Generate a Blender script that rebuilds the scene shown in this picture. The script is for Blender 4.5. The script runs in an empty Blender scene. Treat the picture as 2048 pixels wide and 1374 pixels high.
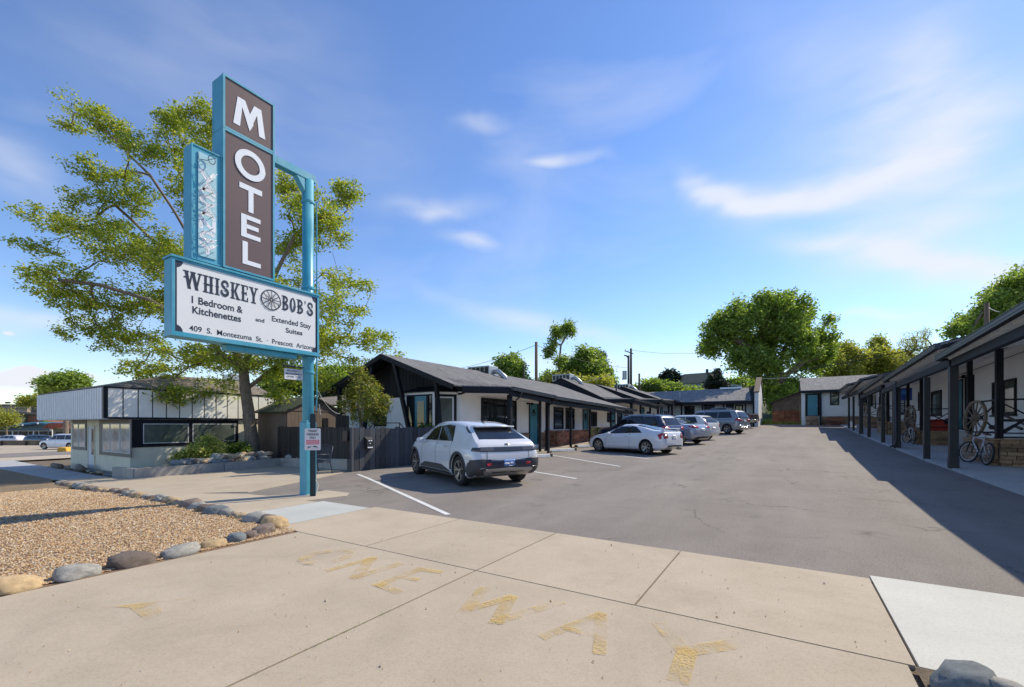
import bpy, bmesh, math, random
import numpy as np
from mathutils import Vector, Matrix, noise
from mathutils.bvhtree import BVHTree
S = bpy.context.scene
COL = S.collection
rnd = random.Random(11)
PI = math.pi

# ------------------------------------------------------------------ camera, sky, sun, exposure
F_PX, CXP, HYP, CAMH = 880.0, 1024.0, 850.0, 1.5
YAW = math.atan(551 / 880.0)
cam_d = bpy.data.cameras.new('camera')
cam = bpy.data.objects.new('camera', cam_d)
COL.objects.link(cam)
cam_d.sensor_width = 36.0
cam_d.lens = 36.0 * F_PX / 2048.0
cam_d.shift_y = (HYP - 687.0) / 2048.0
cam_d.clip_start, cam_d.clip_end = 0.05, 3000
cam.location = (0, 0, CAMH)
cam.rotation_euler = (PI / 2, 0, YAW)
S.camera = cam
S.view_settings.view_transform = 'Standard'
S.view_settings.look = 'None'
S.view_settings.gamma = 1.0
S.view_settings.use_curve_mapping = False
S.view_settings.exposure = 0.95
S.render.engine = 'CYCLES'
S.cycles.max_bounces = 6
S.cycles.diffuse_bounces = 4
S.cycles.transparent_max_bounces = 12
S.cycles.use_denoising = True

SUN_AZ = math.atan2(0.44, 0.90)          # clockwise from +Y
SUN_EL = math.radians(43)
sun_d = bpy.data.lights.new('sun', 'SUN')
sun_d.energy = 2.65
sun_d.angle = math.radians(0.53)
sun_d.color = (1.0, 0.90, 0.72)
sun = bpy.data.objects.new('sun', sun_d)
COL.objects.link(sun)
sdir = Vector((math.sin(SUN_AZ) * math.cos(SUN_EL), math.cos(SUN_AZ) * math.cos(SUN_EL), math.sin(SUN_EL)))
sun.rotation_euler = sdir.to_track_quat('Z', 'Y').to_euler()
sun.location = (10, 20, 30)

Fx, Fy = -math.sin(YAW), math.cos(YAW)
Rx, Ry = math.cos(YAW), math.sin(YAW)
def ray(x, y):
    t = (x - CXP) / F_PX
    return (Fx + t * Rx, Fy + t * Ry, (HYP - y) / F_PX)
def PX(x, y, X):
    r = ray(x, y); d = X / r[0]; return Vector((X, r[1] * d, CAMH + r[2] * d))
def PY(x, y, Y):
    r = ray(x, y); d = Y / r[1]; return Vector((r[0] * d, Y, CAMH + r[2] * d))
def PD(x, y, d):
    r = ray(x, y); return Vector((r[0] * d, r[1] * d, CAMH + r[2] * d))

def lin(P, v):
    if v <= P[0][0]: return P[0][1]
    for (a, b), (c, d) in zip(P, P[1:]):
        if v <= c: return b + (d - b) * (v - a) / (c - a)
    return P[-1][1]
PXS = [(-200, -2.2), (-80, -1.5), (-55, -1.15), (-31, -.62), (-24, -.6), (-20, -.43), (-13, -.05), (-10, 0), (0, 0)]
PYS = [(0, 0), (9, 0), (14, .1), (20, .25), (30, .6), (38, .92), (45, 1.26), (50, 1.5), (60, 1.9), (75, 4.5), (110, 8.5), (200, 13)]
def gz(X, Y):
    wy = 1.0 if X > -45 else max(0.0, 1 - (-45 - X) / 60.0)
    return lin(PYS, Y) * wy + lin(PXS, X)

def G(x, y):
    r = ray(x, y); d = .5
    while d < 300:
        X, Y, z = r[0] * d, r[1] * d, CAMH + r[2] * d
        if z <= gz(X, Y): return Vector((X, Y, z))
        d += .02
    return Vector((r[0] * d, r[1] * d, 0))

# world: Nishita sky plus cirrus, all functions of the direction looked at
W = bpy.data.worlds.new('World'); S.world = W; W.use_nodes = True
wt = W.node_tree; wt.nodes.clear()
def wn(t, **k):
    n = wt.nodes.new(t)
    for a, b in k.items(): setattr(n, a, b)
    return n
def wm(op, a, b=None, c=None, clamp=False):
    n = wn('ShaderNodeMath', operation=op, use_clamp=clamp)
    for i, v in enumerate((a, b, c)):
        if v is None: continue
        if isinstance(v, (int, float)): n.inputs[i].default_value = v
        else: wt.links.new(v, n.inputs[i])
    return n.outputs[0]
sky = wn('ShaderNodeTexSky', sky_type='NISHITA', sun_disc=False)
sky.sun_elevation = SUN_EL
sky.sun_rotation = SUN_AZ
sky.altitude = 1600
sky.air_density = 1.25
sky.dust_density = 0.25
sky.ozone_density = 2.6
geo = wn('ShaderNodeTexCoord')
sep = wn('ShaderNodeSeparateXYZ'); wt.links.new(geo.outputs['Generated'], sep.inputs[0])
az = wm('ARCTAN2', sep.outputs[0], sep.outputs[1])
el = wm('ARCSINE', sep.outputs[2])
cmb = wn('ShaderNodeCombineXYZ'); wt.links.new(az, cmb.inputs[0]); wt.links.new(el, cmb.inputs[1])
def wnoise(sx, sy, scale, detail=5, rough=.55, dist=0.0, off=0.0):
    mp = wn('ShaderNodeMapping'); wt.links.new(cmb.outputs[0], mp.inputs[0])
    mp.inputs['Scale'].default_value = (sx, sy, 1); mp.inputs['Location'].default_value = (off, off * .7, 0)
    n = wn('ShaderNodeTexNoise'); n.inputs['Scale'].default_value = scale
    n.inputs['Detail'].default_value = detail; n.inputs['Roughness'].default_value = rough
    n.inputs['Distortion'].default_value = dist
    wt.links.new(mp.outputs[0], n.inputs['Vector'])
    return n.outputs[0]
wa = wnoise(1, 1.6, 4.0, 3, .5, .4, 3.1)
wb = wnoise(1, 1.6, 4.0, 3, .5, .4, 9.7)
azw = wm('ADD', az, wm('MULTIPLY', wm('SUBTRACT', wa, .5), .15))
elw = wm('ADD', el, wm('MULTIPLY', wm('SUBTRACT', wb, .5), .075))
fil = wnoise(1.0, 3.4, 5.5, 6, .5, .3, 1.3)
fine = wnoise(1.3, 1.6, 9, 7, .6, .4, 5.3)
def azel(x, y):
    r = ray(x, y); return math.atan2(r[0], r[1]), math.atan2(r[2], math.hypot(r[0], r[1]))
def blob(x, y, x2, y2, wid, strength, soft=1.0):
    """cloud streak between two directions of the sky"""
    a0, e0 = azel(x, y); a1, e1 = azel(x2, y2)
    ca, ce = (a0 + a1) / 2, (e0 + e1) / 2
    ang = math.atan2(e1 - e0, a1 - a0); L = math.hypot(a1 - a0, e1 - e0) / 2
    dx = wm('SUBTRACT', azw, ca); dy = wm('SUBTRACT', elw, ce)
    u = wm('DIVIDE', wm('ADD', wm('MULTIPLY', dx, math.cos(ang)), wm('MULTIPLY', dy, math.sin(ang))), L)
    v = wm('DIVIDE', wm('SUBTRACT', wm('MULTIPLY', dy, math.cos(ang)), wm('MULTIPLY', dx, math.sin(ang))), wid)
    rr = wm('ADD', wm('MULTIPLY', u, u), wm('MULTIPLY', v, v))
    return wm('MULTIPLY', wm('EXPONENT', wm('MULTIPLY', rr, -1.0 * soft)), strength)
tot = None
for a in [(1350, 345, 1500, 412, .020, .60), (1440, 405, 1700, 385, .022, .75), (1640, 380, 1960, 270, .042, .50), (1780, 60, 1960, 330, .075, .50), (1500, 60, 1800, 200, .07, .18), (1650, 500, 2150, 400, .060, .48), (1600, 480, 2250, 545, .022, .60), (1850, 560, 2200, 575, .03, .30),
          (1030, 314, 1170, 316, .013, .62), (1450, 330, 2100, 300, .12, .16), (20, 120, 420, 170, .05, .10), (300, 20, 700, 60, .05, .12), (800, 415, 960, 412, .022, .50), (900, 482, 1010, 490, .014, .42), (250, 60, 900, 330, .10, .12),
          (-200, 628, 260, 640, .018, .6), (-100, 280, 120, 380, .035, .35), (860, 590, 1300, 690, .022, .40), (1700, 620, 1830, 620, .008, .6), (900, 710, 1500, 720, .022, .40), (420, 290, 560, 300, .05, .25), (930, 250, 1020, 246, .012, .35),
          (200, 745, 1500, 745, .045, .28)]:
    b = blob(*a); tot = b if tot is None else wm('ADD', tot, b)
cir = wm('MULTIPLY', tot, wm('ADD', -.05, wm('MULTIPLY', fil, 2.1)))
cir = wm('SMOOTH_MIN', cir, .92, .3)
# low cumulus towards the west
cum = None
for a in [(-20, 765, 190, 752, .014, 1.15), (60, 745, 110, 742, .013, 1.1), (40, 662, 78, 660, .006, .8), (-300, 790, 40, 775, .015, 1.0), (150, 756, 215, 758, .006, .7)]:
    b = blob(*a); cum = b if cum is None else wm('ADD', cum, b)
cum = wm('MULTIPLY', wm('SUBTRACT', wm('ADD', cum, wm('MULTIPLY', wm('SUBTRACT', fine, .5), 1.0)), .42), 2.6, clamp=True)
# thin cirrus over the rest of the sky
rest = wm('MULTIPLY', wm('SUBTRACT', wnoise(1, 2.4, 2.0, 5, .5, .5, 7.7), .52), 1.0, clamp=True)
mask = wm('MAXIMUM', wm('MAXIMUM', cir, cum), rest, clamp=True)
mix = wn('ShaderNodeMixRGB'); wt.links.new(mask, mix.inputs[0])
hs = wn('ShaderNodeHueSaturation'); hs.inputs['Saturation'].default_value = 1.14; hs.inputs['Value'].default_value = .68; hs.inputs['Hue'].default_value = .509
wt.links.new(sky.outputs[0], hs.inputs['Color'])
wt.links.new(hs.outputs[0], mix.inputs[1]); mix.inputs[2].default_value = (3.0, 3.1, 3.35, 1)
bg = wn('ShaderNodeBackground'); bg.inputs['Strength'].default_value = 0.15
wt.links.new(mix.outputs[0], bg.inputs[0])
wo = wn('ShaderNodeOutputWorld'); wt.links.new(bg.outputs[0], wo.inputs[0])

# ------------------------------------------------------------------ materials
def srgb(r, g, b):
    f = lambda c: (c / 255 / 12.92) if c / 255 <= .04045 else ((c / 255 + .055) / 1.055) ** 2.4
    return (f(r), f(g), f(b))
class NT:
    def __init__(s, name):
        s.m = bpy.data.materials.new(name); s.m.use_nodes = True
        s.t = s.m.node_tree; s.p = s.t.nodes['Principled BSDF']; s.out = s.t.nodes['Material Output']
        s.tc = s.n('ShaderNodeTexCoord')
    def n(s, t, **k):
        n = s.t.nodes.new(t)
        for a, b in k.items(): setattr(n, a, b)
        return n
    def l(s, a, b): s.t.links.new(a, b)
    def noise(s, scale, detail=4, rough=.55, sc=(1, 1, 1), coord='Object', dist=0):
        mp = s.n('ShaderNodeMapping'); mp.inputs['Scale'].default_value = sc; s.l(s.tc.outputs[coord], mp.inputs[0])
        n = s.n('ShaderNodeTexNoise'); n.inputs['Scale'].default_value = scale; n.inputs['Detail'].default_value = detail
        n.inputs['Roughness'].default_value = rough; n.inputs['Distortion'].default_value = dist
        s.l(mp.outputs[0], n.inputs['Vector']); return n.outputs[0]
    def ramp(s, fac, stops, interp='LINEAR'):
        r = s.n('ShaderNodeValToRGB'); r.color_ramp.interpolation = interp
        e = r.color_ramp.elements
        while len(e) < len(stops): e.new(.5)
        for i, (p, c) in enumerate(stops):
            e[i].position = p; e[i].color = tuple(c)[:3] + (1,) if not isinstance(c, (int, float)) else (c, c, c, 1)
        s.l(fac, r.inputs[0]); return r.outputs[0]
    def math(s, op, a, b=None, clamp=False):
        n = s.n('ShaderNodeMath', operation=op, use_clamp=clamp)
        for i, v in enumerate((a, b)):
            if v is None: continue
            if isinstance(v, (int, float)): n.inputs[i].default_value = v
            else: s.l(v, n.inputs[i])
        return n.outputs[0]
    def mix(s, f, a, b, mode='MIX'):
        n = s.n('ShaderNodeMixRGB', blend_type=mode)
        for i, v in enumerate((f, a, b)):
            if isinstance(v, (int, float)): n.inputs[i].default_value = v if i == 0 else (v, v, v, 1)
            elif isinstance(v, tuple): n.inputs[i].default_value = v[:3] + (1,)
            else: s.l(v, n.inputs[i])
        return n.outputs[0]
    def bump(s, h, strength=.3, dist=.01):
        b = s.n('ShaderNodeBump'); b.inputs['Strength'].default_value = strength; b.inputs['Distance'].default_value = dist
        s.l(h, b.inputs['Height']); s.l(b.outputs[0], s.p.inputs['Normal'])
MATS = {}
def mat(name, col, rough=.6, metal=0, var=.12, vs=3.0, bump=0, bs=60, coat=0, spec=.5, sc=(1, 1, 1), objrand=0, dirt=0):
    if name in MATS: return MATS[name]
    N = NT(name); p = N.p
    p.inputs['Roughness'].default_value = rough; p.inputs['Metallic'].default_value = metal
    p.inputs['Specular IOR Level'].default_value = spec
    if coat: p.inputs['Coat Weight'].default_value = coat; p.inputs['Coat Roughness'].default_value = .04
    c = tuple(col)
    if var:
        f = N.noise(vs, 6, .6, sc)
        o = N.ramp(f, [(.3, tuple(x * (1 - var) for x in c)), (.7, tuple(min(1, x * (1 + var)) for x in c))])
        if objrand:
            oi = N.n('ShaderNodeObjectInfo')
            g = N.math('ADD', N.math('MULTIPLY', oi.outputs['Random'], objrand * 2), 1 - objrand)
            o = N.mix(1.0, o, g, 'MULTIPLY')
        if dirt:
            f2 = N.noise(1.3, 7, .65, (1, 1, .35))
            o = N.mix(N.math('MULTIPLY', N.ramp(f2, [(.5, 0.0), (.75, 1.0)]), dirt), o, tuple(x * .45 for x in c))
        N.l(o, p.inputs['Base Color'])
    else:
        p.inputs['Base Color'].default_value = c + (1,)
    if bump: N.bump(N.noise(bs, 5, .6, sc), bump)
    MATS[name] = N.m
    return N.m
def weathered(m, rust=(.16, .07, .03), amt=.35, fade=(.16, .42, .52)):
    """chalky fading, run-down streaks and small rust spots on an enamelled surface"""
    N = NT.__new__(NT); N.m = m; N.t = m.node_tree; N.p = N.t.nodes['Principled BSDF']; N.out = N.t.nodes['Material Output']; N.tc = N.n('ShaderNodeTexCoord')
    src = N.p.inputs['Base Color'].links[0].from_socket
    st = N.noise(7, 7, .65, (2.5, 2.5, .22)); f = N.noise(1.4, 6, .6); sp_ = N.noise(26, 6, .7)
    o = N.mix(N.math('MULTIPLY', N.ramp(f, [(.42, 0.0), (.75, .55)]), 1.0), src, fade)
    o = N.mix(N.ramp(st, [(.52, 0.0), (.72, amt)]), o, (.03, .09, .12))
    o = N.mix(N.math('MULTIPLY', N.ramp(sp_, [(.64, 0.0), (.69, .8)]), N.ramp(f, [(.45, 0.0), (.6, 1.0)])), o, rust)
    N.l(o, N.p.inputs['Base Color']); N.l(N.ramp(f, [(.3, .30), (.7, .6)]), N.p.inputs['Roughness'])

white_stucco = mat('white stucco', (.85, .84, .80), .85, var=.05, vs=1.2, bump=.25, bs=70, dirt=.12)
cream_stucco = mat('cream stucco', (.76, .70, .54), .85, var=.06, vs=1.5, bump=.2, bs=60, dirt=.2)
grey_white = mat('painted block white', (.74, .73, .71), .8, var=.06, bump=.15, bs=40, dirt=.15)
black_trim = mat('black trim paint', (.009, .010, .014), .55, var=.2, vs=6, spec=.25)
black_board = mat('black stained boards', (.014, .015, .017), .65, spec=.25, var=.3, vs=5, sc=(6, 6, .6), bump=.2, bs=30, objrand=.35)
fence_mat = mat('charcoal fence boards', (.050, .053, .062), .75, var=.35, vs=4, sc=(8, 8, .7), bump=.3, bs=25, objrand=.45)
fence_brown = mat('dark brown fence boards', (.030, .026, .024), .75, var=.35, vs=4, sc=(8, 8, .7), bump=.3, bs=25, objrand=.4)
teal = mat('teal door paint', (.035, .215, .27), .4, var=.07)
sign_blue = mat('sign blue enamel', (.055, .33, .46), .35, var=.10, vs=2.5, dirt=.12)
weathered(sign_blue)
sign_lightblue = mat('faded light blue', (.36, .60, .68), .5, var=.08)
sign_brown = mat('brown sign panel', (.135, .085, .075), .35, var=.08, vs=1.2)
sign_white = mat('white sign face', (.76, .76, .75), .35, var=.03, vs=1.5)
letter_white = mat('white lettering', (.78, .80, .84), .4, var=.02)
letter_navy = mat('navy lettering', (.022, .026, .045), .4, var=.1)
red_print = mat('pink red print', (.62, .16, .20), .5, var=.15)
gutter_grey = mat('charcoal gutter', (.022, .022, .025), .35, var=.15, spec=.5)
stone_brown = mat('sandstone block', (.30, .19, .11), .85, var=.3, vs=7, bump=.4, bs=30, objrand=.4)
stone_red = mat('red sandstone block', (.27, .105, .06), .85, var=.3, vs=7, bump=.4, bs=30, objrand=.45)
curb_mat = mat('concrete curb', (.36, .34, .31), .85, var=.18, vs=2.5, bump=.3, bs=40, dirt=.35)
white_paint = mat('white traffic paint', (.66, .66, .64), .6, var=.12, vs=6)
mat_metal = mat('galvanised metal', (.42, .44, .46), .4, .6, var=.1)
dark_metal = mat('dark metal', (.03, .032, .036), .4, .3, var=.1)
bench_blue = mat('dark blue iron', (.025, .032, .06), .45, .2, var=.1)
navy_post = mat('dark green channel post', (.012, .035, .05), .5, var=.1)
bark = mat('bark', (.20, .155, .115), .95, var=.45, vs=9, sc=(3, 3, .5), bump=.9, bs=14)
bark_light = mat('pale bark', (.22, .19, .16), .95, var=.3, vs=9, sc=(3, 3, .5), bump=.6, bs=18)
wood_grey = mat('weathered wood', (.18, .135, .095), .85, var=.3, vs=6, sc=(3, 3, .8), bump=.4, bs=25, objrand=.2)
pole_wood = mat('pole wood', (.17, .11, .07), .9, var=.25, vs=4, sc=(4, 4, .4))
pole_dark = mat('dark pole wood', (.055, .045, .04), .9, var=.25, vs=4, sc=(4, 4, .4))
shed_tan = mat('tan shed siding', (.17, .125, .095), .8, var=.12, vs=5, sc=(5, 5, .7), bump=.2, bs=30)
rubber = mat('tyre rubber', (.014, .014, .015), .75, var=.2)
black_plastic = mat('black plastic', (.014, .014, .016), .5, var=.1)
grey_plastic = mat('grey cladding', (.045, .046, .052), .5, var=.08)
silver_trim = mat('silver trim', (.45, .45, .45), .28, .75, var=.05)
alloy = mat('alloy rim', (.42, .42, .42), .3, .8, var=.08)
tail_red = mat('red tail lamp', (.42, .012, .015), .12, var=.1, coat=.6)
lamp_clear = mat('clear lamp', (.55, .55, .56), .12, var=.1, coat=.5)
smoked_lamp = mat('smoked lamp', (.045, .045, .048), .12, var=.2, vs=30, coat=.6)
plate_blue = mat('blue number plate', (.08, .20, .52), .4, var=.35, vs=40)
plate_white = mat('white number plate', (.6, .62, .66), .4, var=.2, vs=40)
yellow_curb = mat('yellow curb paint', (.72, .38, .04), .7, var=.15)
cable_black = mat('black cable', (.02, .02, .02), .7, var=0)
light_cable = mat('pale cable', (.55, .55, .52), .6, var=0)
red_box = mat('red plastic', (.48, .03, .02), .45, var=.08)
soil = mat('dark soil', (.085, .062, .045), .95, var=.35, vs=6, bump=.6, bs=20)

def paint(name, col, flake=0.0):
    return mat(name, col, .28, flake, var=.02, coat=.9, spec=.5)

def glass_mat(name, col=(.02, .024, .028), rough=.04, var=0.0):
    if name in MATS: return MATS[name]
    N = NT(name); p = N.p
    p.inputs['Roughness'].default_value = rough
    p.inputs['Specular IOR Level'].default_value = .55
    p.inputs['IOR'].default_value = 1.52
    f = N.noise(1.1, 4, .6)
    o = N.ramp(f, [(.35, tuple(x * (1 - var) for x in col)), (.65, tuple(x * (1 + var) for x in col))])
    N.l(o, p.inputs['Base Color'])
    N.bump(N.noise(1.7, 2, .5), .05, .02)
    MATS[name] = N.m
    return N.m
glass_dark = glass_mat('dark window glass', (.022, .027, .03), .05, .5)
glass_grey = glass_mat('grey window glass', (.10, .12, .10), .06, .35)
glass_light = glass_mat('pale window glass', (.28, .32, .34), .06, .45)
glass_car = glass_mat('tinted car glass', (.012, .014, .018), .03, .3)
glass_green = glass_mat('green tinted car glass', (.035, .055, .05), .03, .5)

def asphalt_mat():
    N = NT('asphalt')
    a = N.noise(.35, 6, .6); b = N.noise(48, 4, .85); c = N.noise(2.2, 8, .7, (1, 1, 1), dist=.6)
    d = N.noise(1.0, 5, .6, (1.0, .16, 1))
    base = N.ramp(a, [(.3, (.170, .154, .142)), (.7, (.235, .214, .198))])
    base = N.mix(N.ramp(c, [(.40, 0.0), (.75, .35)]), base, (.135, .122, .114))
    base = N.mix(N.ramp(d, [(.46, 0.0), (.72, .5)]), base, (.29, .268, .248))
    base = N.mix(N.ramp(b, [(.36, .75), (.48, 0.0)]), base, (.07, .065, .062))
    base = N.mix(N.ramp(b, [(.58, 0.0), (.68, .8)]), base, (.42, .39, .36))
    v = N.n('ShaderNodeTexVoronoi', feature='DISTANCE_TO_EDGE'); v.inputs['Scale'].default_value = .42
    wp = N.n('ShaderNodeMixRGB', blend_type='ADD'); wp.inputs[0].default_value = 1
    N.l(N.tc.outputs['Object'], wp.inputs[1]); nz = N.n('ShaderNodeTexNoise'); nz.inputs['Scale'].default_value = 1.6; nz.inputs['Detail'].default_value = 7; N.l(N.tc.outputs['Object'], nz.inputs['Vector'])
    N.l(nz.outputs[1], wp.inputs[2]); N.l(wp.outputs[0], v.inputs['Vector'])
    crack = N.math('MULTIPLY', N.ramp(v.outputs['Distance'], [(.004, .75), (.012, 0.0)]), N.ramp(N.noise(.5, 3, .5), [(.48, 0.0), (.60, 1.0)]))
    base = N.mix(crack, base, (.06, .055, .05))
    v2 = N.n('ShaderNodeTexVoronoi'); v2.inputs['Scale'].default_value = .75; N.l(N.tc.outputs['Object'], v2.inputs['Vector'])
    spot = N.math('MULTIPLY', N.ramp(v2.outputs['Distance'], [(.06, .75), (.24, 0.0)]), N.ramp(N.noise(4.0, 5, .7), [(.45, 0.0), (.6, 1.0)]))
    base = N.mix(spot, base, (.075, .068, .062))
    base = N.mix(1.0, base, (1.10, 1.05, 1.0), 'MULTIPLY')
    N.l(base, N.p.inputs['Base Color']); N.p.inputs['Roughness'].default_value = .88
    N.bump(b, .7, .012); return N.m
def concrete_mat(name, c0, c1, stain=.4, objrand=.06):
    N = NT(name)
    a = N.noise(1.1, 8, .62); b = N.noise(60, 5, .9); c = N.noise(.55, 7, .7, (1, 1, 1), dist=1.2)
    e = N.noise(9, 6, .7)
    base = N.ramp(a, [(.32, c0), (.68, c1)])
    base = N.mix(N.ramp(c, [(.50, 0.0), (.72, stain)]), base, tuple(x * .72 for x in c0))
    base = N.mix(N.ramp(e, [(.60, 0.0), (.74, stain * .5)]), base, tuple(x * .6 for x in c0))
    base = N.mix(N.ramp(b, [(.36, .55), (.47, 0.0)]), base, tuple(x * .6 for x in c0))
    base = N.mix(N.ramp(b, [(.56, 0.0), (.68, .45)]), base, tuple(min(1, x * 1.3) for x in c1))
    oi = N.n('ShaderNodeObjectInfo')
    base = N.mix(1.0, base, N.math('ADD', N.math('MULTIPLY', oi.outputs['Random'], objrand * 2), 1 - objrand), 'MULTIPLY')
    N.l(base, N.p.inputs['Base Color']); N.p.inputs['Roughness'].default_value = .9
    N.bump(b, .35, .004); return N.m
asphalt = asphalt_mat()
conc_old = concrete_mat('weathered concrete', (.41, .34, .25), (.49, .41, .31))
conc_new = concrete_mat('pale new concrete', (.53, .52, .47), (.60, .59, .53), .15, .03)
conc_mid = concrete_mat('bluish concrete patch', (.42, .43, .40), (.50, .50, .465), .2, .03)
conc_grey = concrete_mat('grey porch concrete', (.36, .36, .36), (.46, .46, .46), .3, .05)
def ground_mat(name, cs, sc=14):
    N = NT(name); f = N.noise(sc, 8, .7); g = N.noise(.7, 6, .6)
    base = N.ramp(f, [(.3, cs[0]), (.5, cs[1]), (.7, cs[2])])
    base = N.mix(N.ramp(g, [(.4, 0.0), (.7, .5)]), base, cs[0])
    N.l(base, N.p.inputs['Base Color']); N.p.inputs['Roughness'].default_value = .95
    N.bump(N.noise(sc * 3, 6, .7), .8, .03); return N.m
dirt_mat = ground_mat('dry dirt ground', ((.10, .075, .05), (.18, .135, .09), (.24, .19, .13)))
grass_base = ground_mat('dry grass ground', ((.15, .105, .065), (.28, .20, .12), (.36, .28, .16)))
green_base = ground_mat('green ground', ((.03, .045, .012), (.06, .085, .02), (.09, .11, .03)), 6)
gravel_base = ground_mat('gravel base', ((.18, .10, .06), (.40, .25, .14), (.52, .38, .25)), 45)
def island_mat(name, stops, rough=.8, bump=0, trans=0, sss=False):
    N = NT(name); g = N.n('ShaderNodeNewGeometry')
    o = N.ramp(g.outputs['Random Per Island'], stops, 'LINEAR')
    N.l(o, N.p.inputs['Base Color']); N.p.inputs['Roughness'].default_value = rough
    if trans:
        tr = N.n('ShaderNodeBsdfTranslucent'); N.l(N.mix(1.0, o, (1.25, 1.35, .6), 'MULTIPLY'), tr.inputs[0])
        mx = N.n('ShaderNodeMixShader'); mx.inputs[0].default_value = trans
        N.l(N.p.outputs[0], mx.inputs[1]); N.l(tr.outputs[0], mx.inputs[2]); N.l(mx.outputs[0], N.out.inputs[0])
    return N.m
gravel_mat = island_mat('mixed gravel', [(0, (.13, .08, .05)), (.2, (.42, .23, .10)), (.4, (.57, .39, .19)), (.55, (.63, .49, .30)), (.7, (.49, .30, .15)), (.85, (.37, .32, .26)), (1, (.75, .66, .52))])
leaf_locust = island_mat('locust leaf', [(0, (.12, .18, .022)), (.35, (.27, .35, .045)), (.7, (.43, .46, .07)), (1, (.55, .48, .09))], .5, trans=.5)
leaf_green = island_mat('fresh green leaf', [(0, (.10, .155, .03)), (.4, (.21, .30, .06)), (.75, (.32, .41, .09)), (1, (.42, .48, .13))], .5, trans=.5)
leaf_dark = island_mat('dark green leaf', [(0, (.06, .10, .025)), (.5, (.13, .21, .04)), (1, (.22, .31, .07))], .55, trans=.45)
leaf_olive = island_mat('olive leaf', [(0, (.22, .23, .05)), (.5, (.40, .40, .08)), (1, (.55, .50, .13))], .55, trans=.5)
leaf_cedar = island_mat('cedar spray', [(0, (.08, .11, .02)), (.5, (.24, .28, .04)), (.8, (.38, .37, .06)), (1, (.45, .30, .07))], .6, trans=.3)
leaf_varieg = island_mat('variegated leaf', [(0, (.08, .14, .03)), (.35, (.20, .28, .05)), (.5, (.58, .58, .12)), (1, (.78, .72, .28))], .5, trans=.35)
leaf_conifer = island_mat('conifer needle', [(0, (.008, .022, .012)), (.6, (.018, .04, .02)), (1, (.04, .06, .025))], .7, trans=.1)

def shingle_mat(name, c, scale=1.0, axis='xy'):
    N = NT(name)
    mp = N.n('ShaderNodeMapping'); N.l(N.tc.outputs['Object'], mp.inputs[0])
    if axis == 'yx': mp.inputs['Rotation'].default_value = (0, 0, PI / 2)
    bt = N.n('ShaderNodeTexBrick'); N.l(mp.outputs[0], bt.inputs[0])
    bt.inputs['Scale'].default_value = 3.2 * scale; bt.inputs['Brick Width'].default_value = .9; bt.inputs['Row Height'].default_value = .42
    bt.inputs['Mortar Size'].default_value = .02
    bt.inputs['Color1'].default_value = tuple(x * .72 for x in c) + (1,); bt.inputs['Color2'].default_value = tuple(x * 1.3 for x in c) + (1,)
    bt.inputs['Mortar'].default_value = tuple(x * .35 for x in c) + (1,)
    f = N.noise(30, 5, .7); g = N.noise(.8, 5, .6)
    o = N.mix(N.ramp(f, [(.35, .45), (.6, 0.0)]), bt.outputs[0], tuple(x * .5 for x in c))
    o = N.mix(N.ramp(g, [(.45, 0.0), (.75, .3)]), o, tuple(x * 1.5 for x in c))
    N.l(o, N.p.inputs['Base Color']); N.p.inputs['Roughness'].default_value = .95
    N.bump(f, .6, .01); return N.m
shingles = shingle_mat('charcoal shingles', (.165, .16, .16))
shingles_front = shingle_mat('grey shingles', (.25, .24, .235), axis='yx')
shingles_brown = shingle_mat('brown shingles', (.22, .185, .155))
shingles_moss = shingle_mat('mossy shingles', (.05, .065, .035))
shingles_red = shingle_mat('red clay tiles', (.42, .12, .07))
def worn_paint_mat():
    N = NT('worn yellow paint')
    N.p.inputs['Base Color'].default_value = (.62, .40, .10, 1); N.p.inputs['Roughness'].default_value = .85
    N.l(N.ramp(N.noise(5, 3, .5), [(.3, (.58, .41, .16)), (.7, (.70, .50, .19))]), N.p.inputs['Base Color'])
    a = N.noise(55, 8, .8); b = N.noise(3.0, 5, .65)
    al = N.math('MULTIPLY', N.ramp(a, [(.42, 0.10), (.56, .85)]), N.ramp(b, [(.42, .10), (.58, .95)]))
    N.l(al, N.p.inputs['Alpha']); return N.m
worn_paint = worn_paint_mat()

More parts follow.
